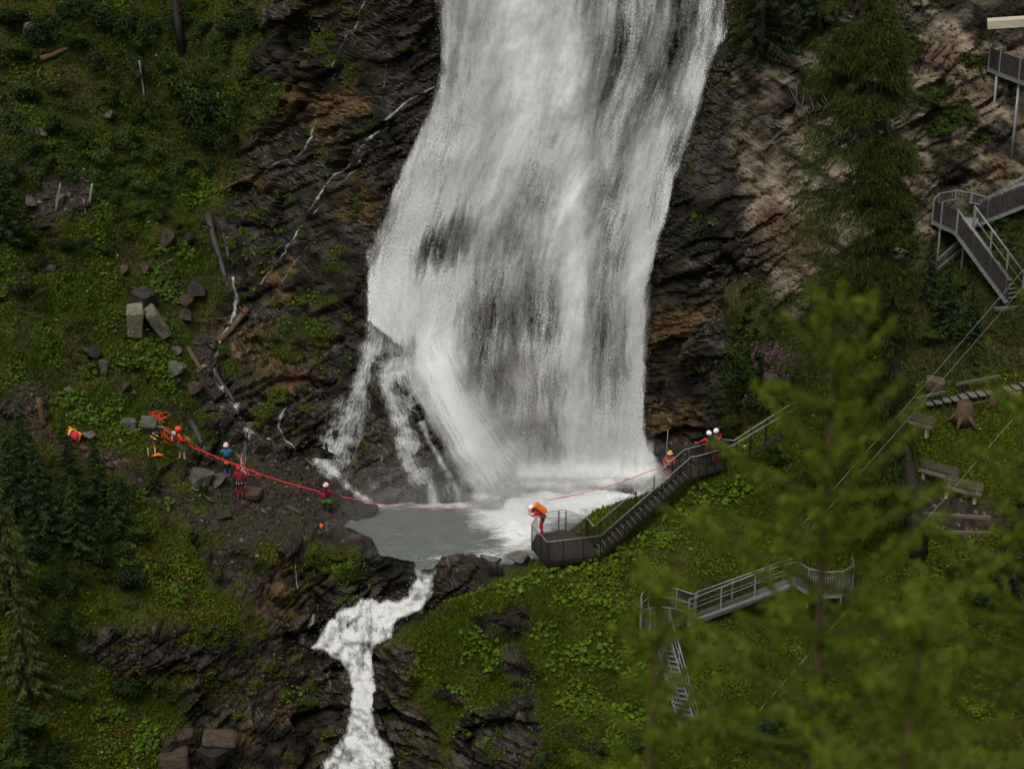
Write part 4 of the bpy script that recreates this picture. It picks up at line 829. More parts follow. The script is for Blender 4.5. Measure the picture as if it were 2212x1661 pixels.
for u, v, px, k in [(180, 1110, 90, "dark"), (250, 1060, 70, "dark"), (210, 1180, 100, "dark"), (280, 1240, 90, "dark"), (130, 1080, 80, "mid"), (300, 1150, 70, "mid"), (130, 1260, 80, "dark"), (150, 1330, 70, "mid"), (100, 1180, 80, "dark")]:
    shrub(B, u, v, px, k, "dense %s shrub in the thicket below the brushwood line" % {"dark": "dark green", "mid": "mid green"}[k], k + " shrubs in the lower thicket", 1.1)
shrub(B, 275, 1470, 90, "dark", "round dark shrub under the overhanging rock band", None, 0.9)
shrub(B, 130, 1370, 70, "dark", "dark shrub at the left end of the overhanging rock band", None, 1.1)
for u, v, px, k in [(60, 1560, 110, "mid"), (110, 1620, 90, "dark"), (40, 1640, 90, "mid"), (150, 1480, 60, "pale"), (90, 1480, 60, "mid")]:
    shrub(B, u, v, px, k, "%s shrub on the lowest meadow below the rock band" % {"mid": "mid green", "dark": "dark green", "pale": "light green"}[k], k + " shrubs on the lowest meadow", 0.9)
for u, v, px, k in [(1610, 800, 90, "dark"), (1600, 850, 70, "dark"), (1640, 860, 70, "mid"), (1590, 770, 50, "mid")]:
    shrub(B, u, v, px, k, "%s bush at the foot of the cliff behind the upper stair landing" % {"dark": "dark green", "mid": "mid green"}[k], k + " bushes behind the stair landing", 1.2)
shrub(B, 1590, 905, 44, "olive", "olive bush touching the cliff just above the upper stair landing", None, 1.2)
for u, v, px in [(2030, 640, 70), (2080, 690, 90), (2000, 720, 70), (2010, 600, 60), (2060, 610, 60), (2150, 560, 60), (2180, 480, 50)]:
    shrub(B, u, v, px, "mid", "green shrub on the slope under the wooden-sided stairs", "shrubs under the stairs", 0.8)
for u, v, px in [(2040, 262, 70), (2085, 250, 54), (2005, 205, 50)]: shrub(B, u, v, px, "pale", "light green bush growing on the tan rock face", "bushes on the tan rock", 0.7)
for u, v, px, k in [(1680, 980, 70, "mid"), (1720, 1040, 80, "dark"), (1900, 980, 70, "mid"), (2090, 1230, 90, "dark"), (2000, 1260, 90, "dark"), (2170, 1290, 90, "dark"), (1650, 1560, 90, "dark"), (1230, 1570, 60, "grey"), (1290, 1600, 70, "grey"), (1380, 1600, 70, "mid"), (1180, 1620, 60, "grey")]:
    shrub(K, u, v, px, k, "%s shrub on the knoll between the stairs and the path" % {"mid": "mid green", "dark": "dark green", "grey": "grey green"}[k], k + " shrubs on the knoll", 0.8)

# ---- conifers
def conifer(seed, H, Rc, base, n_br, n_tw, tone, droop=0.35, tw=0.45, nw=0.045, lean=(0, 0), top_pow=0.8, hang=0.0, tr=0.018, gap=0.0, lmin=0.55, asym=0.0, clump=0.0, clear=0.0):
    st = np.random.default_rng(seed); mb = MB()
    tp = [(lean[0] * k / 8 + 0.02 * H * 0.2 * math.sin(k * 1.3 + seed), lean[1] * k / 8, H * k / 8 - (0.4 if k == 0 else 0)) for k in range(9)]
    mb.tube(tp, [max(0.012, H * tr * (1 - k / 8.6)) for k in range(9)], 9)
    v0, v1, v2, v3, tn = [], [], [], [], []
    for b in range(n_br):
        f = (b + st.random()) / n_br; z = base + (H - base) * f
        L = Rc * max(0.05, (1 - f) ** top_pow) * st.uniform(lmin, 1.15); az = b * 2.399 + st.uniform(-0.5, 0.5); L *= 1 - asym * math.cos(az)
        if clump: L *= 1 + clump * float(vnoise(np.array([math.cos(az) * 1.6, math.sin(az) * 1.6, z * 0.45]), seed))
        if st.random() < gap or (z < clear and math.cos(az) > -0.2): continue
        ax = np.array([lean[0], lean[1]]) * z / H; d = np.array([math.cos(az), math.sin(az), 0.0]); m = 7
        tt = np.linspace(0, 1, m); pts = np.stack([ax[0] + d[0] * L * tt, ax[1] + d[1] * L * tt, z + L * (0.30 * tt * (1 - f * 0.2) - (droop + 0.35) * tt ** 1.7 + (0.18 * tt ** 4))], -1)
        mb.tube([tuple(p) for p in pts[:6]], [max(0.006, 0.012 * L * (1 - 0.9 * t)) for t in tt[:6]], 4, False)
        k = max(4, int(n_tw * (0.25 + L / Rc))); s_ = st.uniform(0.05, 1.0, k) ** 0.65; base_p = np.stack([np.interp(s_, tt, pts[:, j]) for j in range(3)], -1)
        sd = st.choice([-1.0, 1.0], k); perp = np.array([-d[1], d[0], 0.0]); le_ = tw * st.uniform(0.5, 1.25, k) * (1.1 - 0.5 * s_) * min(1.0, 0.4 + L / Rc)
        td_ = unit(perp[None] * sd[:, None] * st.uniform(0.4, 1, k)[:, None] + d[None] * st.uniform(0.2, 0.9, k)[:, None] + np.stack([0 * s_, 0 * s_, -hang * st.uniform(0.3, 1.3, k) - 0.15 + 0.2 * st.normal(0, 1, k)], -1))
        tip = base_p + td_ * le_[:, None]; sdv = unit(np.cross(td_, st.normal(0, 1, (k, 3)))) * (nw * st.uniform(0.6, 1.4, k))[:, None]; mid = base_p + td_ * (le_ * 0.45)[:, None]
        v0.append(base_p + sdv); v1.append(base_p - sdv); v2.append(tip)
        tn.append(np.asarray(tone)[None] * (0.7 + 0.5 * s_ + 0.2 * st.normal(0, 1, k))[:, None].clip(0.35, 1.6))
    V_ = np.stack([np.concatenate(x) for x in (v0, v1, v2)], 1).reshape(-1, 3); T = np.repeat(np.concatenate(tn), 3, 0)
    return mb.mesh("trunk", M_bark, True), leaf_mesh("crown", [(V_, np.arange(len(V_)).reshape(-1, 3), T)], M_needle)
def plant_tree(name, pos, meshes, label, cat="tree", group=None, rz=0.0, sc=1.0):
    r = empty(name, pos, rz); r.scale = (sc, sc, sc)
    link("trunk", meshes[0], r); link("crown", meshes[1], r); return tag(r, label, cat, group)
lar = at_z(np.float64(1990), np.float64(1180), 2.3)
def old_larch(seed, H=28.0):
    """broad, one-sided old crown: fine twigs hang in clumps through the whole crown"""
    st = np.random.default_rng(seed); lean = np.array([-4.7, 0.6]); mb = MB()
    mb.tube([(lean[0] * (k / 10) ** 0.8 + 0.05 * math.sin(k * 1.7), lean[1] * k / 10, H * k / 10 - (0.5 if k == 0 else 0)) for k in range(11)], [max(0.02, 0.50 * (1 - k / 10.4) ** 0.9) for k in range(11)], 12, True, 0.04)
    zs = np.array([0, 2.5, 5, 10, 15, 20, 24.5, 28.0]); RL = np.array([0, 4.6, 5.4, 4.8, 3.8, 2.9, 2.0, 0.5]); RR = np.array([0, 0, 0.3, 0.9, 1.5, 1.7, 1.5, 0.5])
    n = 420000; z = st.uniform(2.2, H, n); az = st.uniform(0, 2 * math.pi, n); c = np.cos(az)
    rl, rr = np.interp(z, zs, RL), np.interp(z, zs, RR); Rz = np.where(c < 0, rr * (1 + c) + rl * (-c), rr) * np.where(c < 0, 1, 1) * (0.75 + 0.25 * np.abs(c))
    r = Rz * st.uniform(0, 1, n) ** 0.5 * (1 + 0.16 * st.normal(0, 1, n)); P = np.stack([lean[0] * (z / H) ** 0.8 + r * c, lean[1] * z / H + r * np.sin(az) * 0.8, z], -1)
    q = P * np.array([0.60, 0.60, 1.25]); q[:, 2] += 0.55 * np.hypot(P[:, 0] - lean[0] * (P[:, 2] / H) ** 0.8, P[:, 1]); g = fbm(q, 3, seed) + 0.26 * fbm(P / 0.4, 2, seed + 5)
    k = g + st.normal(0, 0.05, n) > 0.03 - 0.12 * (P[:, 2] < 12); P, g, c_, az = P[k], g[k], c[k], az[k]; n = len(P)
    d = unit(np.stack([np.cos(az) * 0.55, np.sin(az) * 0.55, np.full(n, -0.8)], -1) + st.normal(0, 0.55, (n, 3))); L = st.uniform(0.12, 0.36, n)[:, None]; w = unit(np.cross(d, st.normal(0, 1, (n, 3)))) * st.uniform(0.008, 0.022, n)[:, None]
    V_ = np.stack([P - w, P + w, P + d * L], 1).reshape(-1, 3); T = lerp((0.024, 0.038, 0.006), (0.062, 0.082, 0.010), rmp(g + 0.3 * st.normal(0, 1, n), -0.1, 0.6)); T = lerp(T, (0.085, 0.060, 0.025), (st.random(n) < 0.04) * 1.0)
    for b in range(150):
        z0 = st.uniform(3, H - 1); a = st.uniform(0, 2 * math.pi); cc = math.cos(a); rz_ = (np.interp(z0, zs, RL) * max(-cc, 0) + np.interp(z0, zs, RR) * (1 - max(-cc, 0))) * st.uniform(0.4, 0.95); o = np.array([lean[0] * (z0 / H) ** 0.8, lean[1] * z0 / H, z0]); dr = np.array([cc, math.sin(a) * .8, 0]); up = st.uniform(-0.1, 0.5)
        mb.tube([tuple(o), tuple(o + dr * rz_ * .4 + [0, 0, up * .5]), tuple(o + dr * rz_ * .75 + [0, 0, up * .3 - .5]), tuple(o + dr * rz_ + [0, 0, -1.1 + up])], [0.05, 0.035, 0.022, 0.008], 4, False)
    return mb.mesh("trunk", M_bark, True), leaf_mesh("crown", [(V_, np.arange(n * 3).reshape(-1, 3), np.repeat(T, 3, 0))], M_needle)
plant_tree("larch_tree", Vector(K.at(1990, 1190)) - Vector((0, 0, 0.2)), old_larch(11), "tall old larch with drooping olive needles beside the benches")
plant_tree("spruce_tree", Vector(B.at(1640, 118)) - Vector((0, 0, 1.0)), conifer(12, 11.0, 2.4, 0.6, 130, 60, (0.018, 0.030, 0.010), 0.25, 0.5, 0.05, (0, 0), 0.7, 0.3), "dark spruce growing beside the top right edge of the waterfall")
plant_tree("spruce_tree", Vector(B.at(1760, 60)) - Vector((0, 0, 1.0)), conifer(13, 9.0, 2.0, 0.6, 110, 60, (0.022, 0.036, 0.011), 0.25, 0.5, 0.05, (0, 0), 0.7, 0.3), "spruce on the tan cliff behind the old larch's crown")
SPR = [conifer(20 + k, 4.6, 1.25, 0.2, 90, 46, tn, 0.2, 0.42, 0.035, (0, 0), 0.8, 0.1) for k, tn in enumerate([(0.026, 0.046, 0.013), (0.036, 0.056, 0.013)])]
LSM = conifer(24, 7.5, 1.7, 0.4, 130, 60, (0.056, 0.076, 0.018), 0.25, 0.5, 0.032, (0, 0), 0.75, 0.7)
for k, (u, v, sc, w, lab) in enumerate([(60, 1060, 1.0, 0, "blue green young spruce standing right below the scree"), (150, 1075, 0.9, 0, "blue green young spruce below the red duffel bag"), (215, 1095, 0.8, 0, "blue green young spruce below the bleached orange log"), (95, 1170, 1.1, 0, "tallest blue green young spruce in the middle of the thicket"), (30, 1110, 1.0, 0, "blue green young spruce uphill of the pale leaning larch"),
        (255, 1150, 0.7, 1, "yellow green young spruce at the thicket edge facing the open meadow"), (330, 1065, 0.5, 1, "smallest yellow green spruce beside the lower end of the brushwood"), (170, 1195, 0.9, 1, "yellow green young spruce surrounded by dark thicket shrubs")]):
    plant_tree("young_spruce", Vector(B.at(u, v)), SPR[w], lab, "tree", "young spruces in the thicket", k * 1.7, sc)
plant_tree("young_larch", Vector(B.at(20, 1330)), LSM, "pale young larch leaning out at the edge of the lower thicket", "tree", None, 0.4, 1.0)
plant_tree("young_larch", Vector(B.at(60, 1500)), LSM, "pale young larch standing on the lowest meadow beside the shrubs", "tree", None, 2.4, 0.8)
plant_tree("young_spruce", Vector(B.at(15, 520)), SPR[0], "small spruce among the rocks on the left edge of the boulder slope", "tree", None, 1.0, 1.0)
plant_tree("young_spruce", Vector(B.at(40, 1640)), SPR[1], "small yellow green spruce on the lowest meadow", "tree", None, 1.0, 0.7)
for k, (u, v, sc) in enumerate([(2040, 720, 0.9), (2005, 640, 0.7), (2095, 735, 0.7)]):
    plant_tree("young_spruce", Vector(B.at(u, v)), SPR[0], "young spruce under the wooden-sided stairs beside the old larch", "tree", "young spruces under the stairs", k * 2.1, sc)
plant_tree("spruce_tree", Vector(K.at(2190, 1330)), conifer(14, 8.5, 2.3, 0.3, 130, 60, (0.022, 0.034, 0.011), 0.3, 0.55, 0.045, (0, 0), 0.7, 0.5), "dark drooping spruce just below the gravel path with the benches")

# ---- young larches close to the camera (out of focus)
def near_larch(seed, H, Rc, n_br, lf=1.0):
    st = np.random.default_rng(seed); mb = MB(); ax = []       # axes: polylines that carry needles
    def curve(p, d, L, curl, m=6):
        pts = [np.array(p, float)]; d = np.array(d, float)
        for k in range(m): d = unit(d + curl / m + st.normal(0, 0.05, 3)); pts.append(pts[-1] + d * L / m)
        return np.array(pts)
    trunk = np.array([[0.012 * math.sin(k * 0.9), 0.012 * math.cos(k * 1.1), H * k / 14] for k in range(15)])
    mb.tube([tuple(p) for p in trunk], [0.035 * (1 - k / 14) ** 0.8 + 0.004 for k in range(15)], 7)
    ax.append((trunk[13:], 1.6)); ax.append((trunk[11:14], 0.5))
    zt, wh = 0.10, 0
    spots = []
    while zt < H * 0.80:
        m = 5
        for k in range(m): spots.append((H - zt + st.uniform(-.02, .02), wh * 0.7 + k * 2 * math.pi / m + st.uniform(-.25, .25), zt))
        for k in range(1): spots.append((H - zt - st.uniform(.03, .12), st.uniform(0, 6.28), zt * 0.7))
        zt += 0.17 + 0.04 * st.random(); wh += 1
    for z, az, zd in spots:
        L = (0.12 + 0.50 * lf * zd ** 0.85) * st.uniform(0.6, 1.12); L = min(L, Rc * st.uniform(0.8, 1.1)); el = 0.75 / (1 + 0.9 * zd)
        br = curve((0, 0, z), (math.cos(az), math.sin(az), el), L, np.array([0, 0, 0.42 - 0.35 * min(1, L)]), 8)
        mb.tube([tuple(p) for p in br], [0.010 * L * (1 - k / 8.5) + 0.0025 for k in range(9)], 3, False); ax.append((br, 1.3))
        for k in range(int(max(0.0, L - 0.32) * 7)):
            s_ = st.uniform(0.12, 0.85) * 8; i = int(s_); p = br[i] + (br[min(i + 1, 8)] - br[i]) * (s_ - i); dd = unit(br[min(i + 1, 8)] - br[i])
            sd_ = unit(np.cross(dd, [0, 0, 1])) * st.choice([-1, 1]); tl = L * st.uniform(0.16, 0.40) * (1.1 - s_ / 9)
            tw_ = curve(p, dd * 0.9 + sd_ * 0.65 + [0, 0, st.uniform(-0.3, 0.25)], tl, np.array([0, 0, -0.15]), 4)
            mb.tube([tuple(q) for q in tw_], 0.0022, 3, False); ax.append((tw_, 1.1))
    P, D = [], []
    for pts, dn_ in ax:
        seg = np.linalg.norm(np.diff(pts, axis=0), axis=1); s = np.concatenate([[0], np.cumsum(seg)]); n = int(s[-1] / 0.0019 * dn_)
        if n < 2: continue
        t = st.uniform(0, s[-1], n); P.append(np.stack([np.interp(t, s, pts[:, j]) for j in range(3)], -1)); D.append(np.repeat(unit(pts[-1] - pts[0])[None], n, 0))
    P, D = np.concatenate(P), np.concatenate(D); n = len(P)
    d = unit(unit(np.cross(D, st.normal(0, 1, (n, 3)))) + 0.55 * D); L = st.uniform(0.022, 0.044, n)[:, None]; w = unit(np.cross(d, st.normal(0, 1, (n, 3)))) * 0.0052
    V_ = np.stack([P - w, P + w, P + d * L], 1).reshape(-1, 3)
    T = np.repeat(lerp((0.082, 0.130, 0.010), (0.138, 0.175, 0.015), st.random(n)), 3, 0)
    return mb.mesh("trunk", M_bark2, True), leaf_mesh("crown", [(V_, np.arange(n * 3).reshape(-1, 3), T)], M_needle)
def near_tree(u, v, y, H, Rc, n, seed, label, rz=0.0, lf=1.0):
    tip = at_y(np.float64(u), np.float64(v), y); r = empty("young_larch", (tip[0], tip[1], tip[2] - H), rz)
    a, b = near_larch(seed, H, Rc, n, lf); link("trunk", a, r); link("crown", b, r); tag(r, label, "tree")
near_tree(1818, 640, 7.0, 5.6, 1.35, 84, 1, "young bright green larch in the foreground, its straight leader standing highest")
near_tree(1424, 1235, 6.2, 4.6, 0.85, 52, 2, "low young larch in the foreground reaching only over the lower steel stairs", 1.0, 0.5)
near_tree(2345, 600, 7.6, 6.4, 1.15, 90, 3, "young foreground larch in front of the gravel path with the benches", 2.0)
near_tree(1990, 1330, 5.2, 4.4, 1.15, 100, 4, "young foreground larch filling the space below the gravel path", 0.5)

# ------------------------------------------------------------------ boulders and stones
def rock_mat(name, a, b, lich=0.0):
    t = NT(name); oc = t.n("TexCoord").outputs['Object']; rnd = t.n("ObjectInfo").outputs['Random']
    off = t.n("VectorMath", {0: oc, 1: t.n("CombineXYZ", {0: t.math('MULTIPLY', rnd, 40.0), 1: rnd, 2: rnd}).outputs[0]}, operation='ADD').outputs[0]
    n = t.noise(1.6, 5, 0.62, off, 0.6); n2 = t.noise(6.0, 3, 0.6, off)
    c = t.mix(t.ramp(n, 0.3, 0.7), a, b)
    if lich: c = t.mix(t.math('MULTIPLY', t.ramp(n2, 0.52, 0.64), lich), c, (0.26, 0.26, 0.20))
    k = t.ramp(rnd, 0, 1, 0.75, 1.25); c = t.mix(1.0, c, t.n("CombineColor", {0: k, 1: k, 2: k}).outputs[0], 'MULTIPLY')
    return t.done(t.pbr(c, 0.75, t.bump(t.math('ADD', n, t.math('MULTIPLY', n2, 0.4)), 0.8, 0.12), 0.12))
MR = {"dark": rock_mat("stone_dark", (0.014, 0.012, 0.010), (0.042, 0.037, 0.031)), "brown": rock_mat("stone_brown", (0.026, 0.017, 0.011), (0.072, 0.054, 0.038)), "grey": rock_mat("stone_grey", (0.040, 0.036, 0.029), (0.105, 0.096, 0.078), 0.25),
      "tan": rock_mat("stone_tan", (0.070, 0.050, 0.029), (0.140, 0.108, 0.068)), "lichen": rock_mat("stone_lichen", (0.070, 0.066, 0.044), (0.150, 0.144, 0.098), 0.5), "wet": rock_mat("stone_wet", (0.012, 0.010, 0.008), (0.038, 0.032, 0.024)), "white": rock_mat("stone_white", (0.40, 0.40, 0.36), (0.60, 0.59, 0.52))}
def boulder_mesh(seed, cuts=11, sub=3):
    st = np.random.default_rng(seed); bm = bmesh.new(); bmesh.ops.create_icosphere(bm, subdivisions=sub, radius=1.0)
    P = np.array([v.co for v in bm.verts])
    for k in range(cuts):
        n = unit(st.normal(0, 1, 3)); d = st.uniform(0.22, 0.60); s = P @ n - d; P = P - np.where(s > 0, s, 0)[:, None] * n * 0.96
    P = P / np.abs(P).max(0) + 0.03 * np.stack([fbm(P * 3 + k * 9, 3, seed) for k in range(3)], -1)
    for v, p in zip(bm.verts, P): v.co = p
    me = bpy.data.meshes.new("boulder"); bm.to_mesh(me); bm.free(); return me
RM = [boulder_mesh(100 + k, 9 + k % 5) for k in range(9)]
def slab_mesh(seed):
    st = np.random.default_rng(seed); bm = bmesh.new(); bmesh.ops.create_cube(bm, size=2.0); bmesh.ops.bevel(bm, geom=bm.edges[:], offset=0.16, segments=1, affect='EDGES'); bmesh.ops.subdivide_edges(bm, edges=bm.edges[:], cuts=2, use_grid_fill=True)
    P = np.array([v.co for v in bm.verts]); P = P * (1 + 0.12 * (P[:, [2]] * st.uniform(-1, 1) + P[:, [0]] * st.uniform(-1, 1))) + 0.10 * np.stack([fbm(P * 1.3 + k * 7, 3, seed) for k in range(3)], -1)
    for v, p in zip(bm.verts, P): v.co = p * 0.92
    me = bpy.data.meshes.new("slab"); bm.to_mesh(me); bm.free(); return me
RM += [slab_mesh(300 + k) for k in range(3)]
def boulder(S, u, v, pw, ph, tone, label, group=None, rot=None, sink=0.3, dep=None, name="boulder", var=None):
    P = S.at(u, v + ph * 0.42); k = (P.y / CP * 1.02) / FP; w, h = pw * k * 0.62, ph * k * 0.64
    me = RM[(random.randrange(9) if tone == 'wet' or (tone != 'lichen' and 'slab' not in label and 'block' not in label) else random.randrange(9, 12)) if var is None else var].copy(); me.materials.clear(); me.materials.append(MR[tone])
    o = link(name, me); o.scale = (w, dep * w if dep else (w + h) / 2, h); o.rotation_euler = rot or (random.uniform(-.3, .3), random.uniform(-.3, .3), random.uniform(-.6, .6))
    o.location = P + Vector((0, 0, h * (1 - 2 * sink * 0.8))); return tag(o, label, "rock", group)
for u, v, w, h, tn, lab, rot in [
    (357, 505, 31, 42, "brown", "tall brown boulder tilted on the grass above the pale birch log", (0.2, 0.5, 0.2)), (409, 512, 28, 28, "dark", "dark boulder half sunk in grass beside the tall tilted brown boulder", None),
    (273, 577, 22, 32, "brown", "narrow brown boulder on the grass beside two smaller brown stones", (0, 0.3, 0)), (312, 572, 24, 20, "brown", "squat brown stone between the narrow boulder and the butterbur patch", None),
    (354, 601, 22, 16, "dark", "flat slate-dark stone above the round butterbur patch", None), (437, 622, 44, 44, "dark", "large black wet boulder beside the grey log and the brook's upper end", None),
    (403, 640, 34, 36, "brown", "brown wedge-shaped boulder leaning on the large black wet boulder", (0.3, 0.5, 0.3)), (312, 645, 36, 36, "dark", "blocky dark boulder standing above the two pale slabs", None),
    (289, 694, 29, 54, "lichen", "upright lichen-pale slab with a square top beside the tilted slab", (0.1, 0.08, 0.2)), (340, 694, 24, 58, "lichen", "long lichen-pale slab tilted down the slope beside the upright slab", (0.1, -0.5, 0.3)),
    (406, 674, 54, 28, "brown", "broad flat brown boulder below the black wet boulder", None), (384, 752, 27, 22, "grey", "grey boulder under the twigs beside the brook logs", None),
    (205, 756, 38, 34, "dark", "dark rounded boulder alone on the meadow with a lighter one against it", None), (224, 780, 27, 32, "grey", "greyish boulder leaning against the dark rounded meadow boulder", None),
    (377, 788, 44, 28, "grey", "pale grey boulder with a grassy top beside the brook", None), (382, 824, 22, 18, "dark", "small dark boulder below the pale grey grassy boulder", None),
    (419, 827, 44, 28, "brown", "big brown boulder beside the foaming brook", None), (273, 829, 30, 24, "brown", "angular brown boulder with a small tan stone at its foot", None), (288, 847, 15, 14, "tan", "small tan stone at the foot of the angular brown boulder", None),
    (475, 847, 44, 28, "wet", "wet brown boulder in the brook with a log across", None), (452, 878, 36, 20, "wet", "flat wet boulder beside the brook, above the mossy grass tuft", None),
    (281, 913, 28, 20, "grey", "grey pointed stone just left of the square slab by the rope pile", None), (323, 917, 30, 28, "grey", "smooth square grey slab beside the red rope pile", (0.5, 0.1, 0.1)), (193, 936, 36, 22, "grey", "low grey boulder touching the red and yellow bag", None),
    (462, 921, 33, 26, "wet", "dark wet boulder above the leaning dark log", None), (488, 912, 22, 28, "wet", "upright wet stone between the brook and the leaning dark log", None), (538, 904, 20, 17, "tan", "round tan stone beside the foaming brook", None),
    (507, 944, 40, 20, "wet", "long wet stone slab above the man in the blue top", None), (562, 962, 40, 30, "wet", "wet brown boulder with a mossy cap beside the brook", None), (104, 887, 13, 19, "tan", "small tan stone beside the upright orange post", None), (150, 836, 22, 13, "grey", "pale flat stone at the edge of the scree", None),
    (440, 1030, 52, 42, "grey", "huge grey brown boulder, darker half, below the man in the blue top", (0.1, 0.2, 0.2)), (476, 1032, 50, 38, "grey", "huge grey brown boulder, paler half, below the man in the blue top", (0.1, -0.1, -0.2)),
    (240, 1002, 30, 14, "brown", "flat brown stone along the brushwood line", None), (540, 1060, 50, 12, "brown", "flat brown slab under the man in the dark red suit", None), (700, 1043, 30, 16, "wet", "dark wet stone in the shallows behind the man in green shorts", None),
    (780, 1092, 60, 26, "wet", "smooth wet slab at the pool edge beside the man in green shorts", None), (738, 1105, 30, 18, "wet", "dark wet stone right under the man in green shorts", None), (765, 1106, 22, 14, "wet", "dark rounded stone standing in the pool shallows", None), (828, 1128, 18, 12, "wet", "small round stone alone in the pool", None), (846, 1144, 22, 12, "wet", "flat dark stone at the pool's left shore", None),
    (1062, 1216, 60, 26, "grey", "pale boulder between the pool and the viewing platform", None), (1122, 1214, 54, 34, "grey", "rounded grey boulder at the foot of the viewing platform", None), (1000, 1207, 60, 9, "brown", "flat brown rock awash at the pool's outlet", None), (1158, 1200, 30, 20, "grey", "smaller grey boulder right under the platform edge", None),
    (1350, 1030, 66, 62, "wet", "big wet boulder with water spraying over it beside the falls", None), (1398, 1012, 40, 42, "wet", "rounded wet boulder between the spraying boulder and the man with the pole", None), (1418, 1035, 30, 26, "wet", "low wet rock at the feet of the man with the pole", None), (1445, 1052, 44, 26, "wet", "wet rock ledge under the man with the pole", None),
    (375, 1640, 60, 40, "brown", "big brown block at the foot of the slabs", None), (470, 1600, 60, 30, "brown", "reddish brown slab beside the big brown block", None), (400, 1590, 34, 24, "brown", "small brown block on top of the big brown block", None), (455, 1630, 50, 30, "dark", "dark block leaning on the reddish brown slab", None), (705, 1400, 36, 12, "wet", "wet flat stone at the edge of the lower cascade", None),
    (1985, 812, 60, 26, "grey", "long grey slab lying beside the old larch trunk", (0.1, -0.5, 0.2)), (2018, 832, 34, 22, "tan", "pale tan boulder in front of the long grey slab", None), (2080, 835, 20, 20, "brown", "brown stone beside the plank steps", None), (2190, 847, 40, 20, "tan", "tan boulder by the right end of the plank steps", None)]:
    boulder(K if (u > 1500) else B, u, v, w, h, tn, lab, None, rot)
for u, v, w, h in [(86, 395, 12, 34), (132, 430, 18, 30), (75, 435, 26, 30), (95, 485, 44, 12), (150, 420, 16, 14), (45, 600, 22, 20), (110, 580, 30, 12), (60, 60, 30, 22), (100, 50, 16, 14), (235, 250, 26, 20), (95, 290, 30, 12)]:
    boulder(B, u, v, w, h, random.choice(["grey", "dark", "grey"]), "weathered rock poking out between the shrubs of the upper slope", "weathered rocks on the upper slope")
st = np.random.default_rng(5)
for k in range(70):
    p = [(497, 690), (470, 760), (480, 830), (505, 890), (530, 940), (560, 985), (610, 985), (660, 1010)]; i = st.uniform(0, len(p) - 1.01); a = int(i); f = i - a
    u = p[a][0] * (1 - f) + p[a + 1][0] * f + st.normal(0, 20); v = p[a][1] * (1 - f) + p[a + 1][1] * f + st.normal(0, 12); s = st.uniform(6, 16)
    boulder(B, u, v, s, s * st.uniform(0.5, 0.9), ["wet", "brown", "wet", "grey", "tan"][st.integers(0, 5)], "small stone in the boulder-strewn bed of the brook", "stones along the brook", name="stone")
for k in range(70):
    u, v = st.uniform(440, 770), 0; v = st.uniform(1040, 1150) if u > 560 else st.uniform(1040, 1180); s = st.uniform(4, 10)
    boulder(B, u, v, s, s * st.uniform(0.5, 0.8), ["wet", "brown", "grey", "dark"][st.integers(0, 4)], "small stone on the gravel shore of the pool", "stones on the gravel shore", name="stone")
for k in range(40):
    u = st.uniform(90, 470); v = st.uniform(560, 960); s = st.uniform(5, 12)
    boulder(B, u, v, s, s * st.uniform(0.5, 0.8), ["brown", "grey", "brown", "tan"][st.integers(0, 4)], "small stone lying in the grass of the boulder slope", "stones in the grass slope", name="stone")
for u, v, s in [(1244, 1218, 8), (1258, 1407, 7), (1180, 1467, 8), (1330, 1290, 5)]: boulder(K, u, v, s, s * 0.8, "white", "small white stone lying among the leaves of the knoll", "white stones on the knoll", name="stone")
# scree and shingle too small to count
def shingle(name, S, polys, n, size, mat):
    us, vs_ = [], []
    for p in polys:
        a = np.array(p); u = rng.uniform(a[:, 0].min(), a[:, 0].max(), n); v = rng.uniform(a[:, 1].min(), a[:, 1].max(), n); k = inpoly(u, v, p); us.append(u[k]); vs_.append(v[k])
    u, v = np.concatenate(us), np.concatenate(vs_); P = S.samp(S.P, u, v); m = len(P)
    base = np.array([(1, 0, 0), (0, 1, 0), (-1, 0, 0), (0, -1, 0), (0, 0, 0.8)]); th = rng.uniform(0, 6.28, m); sz = size * rng.lognormal(0, 0.45, m)
    c, s_ = np.cos(th), np.sin(th); jit = 1 + rng.uniform(-0.35, 0.35, (m, 5, 3)); b = base[None] * jit
    V_ = np.stack([b[..., 0] * c[:, None] - b[..., 1] * s_[:, None], b[..., 0] * s_[:, None] + b[..., 1] * c[:, None], b[..., 2]], -1) * sz[:, None, None] + P[:, None]
    i = np.arange(m)[:, None] * 5; F = np.concatenate([i + np.array([[k, (k + 1) % 4, 4]]) for k in range(4)], 0)
    T = np.repeat(lerp((0.011, 0.008, 0.005), (0.042, 0.031, 0.021), rng.random(m)) * np.where(rng.random(m) < 0.025, 4.0, 1.0)[:, None], 5, 0)
    me = leaf_mesh(name, [(V_.reshape(-1, 3), F, T)], mat); tag(link(name, me), kind="stuff")
ts = NT("shingle_stone"); M_shingle = ts.done(ts.pbr(ts.n("Attribute", attribute_name="tone").outputs['Color'], 0.75))
shingle("shingle", B, GRAV_B, 9000, 0.055, M_shingle)

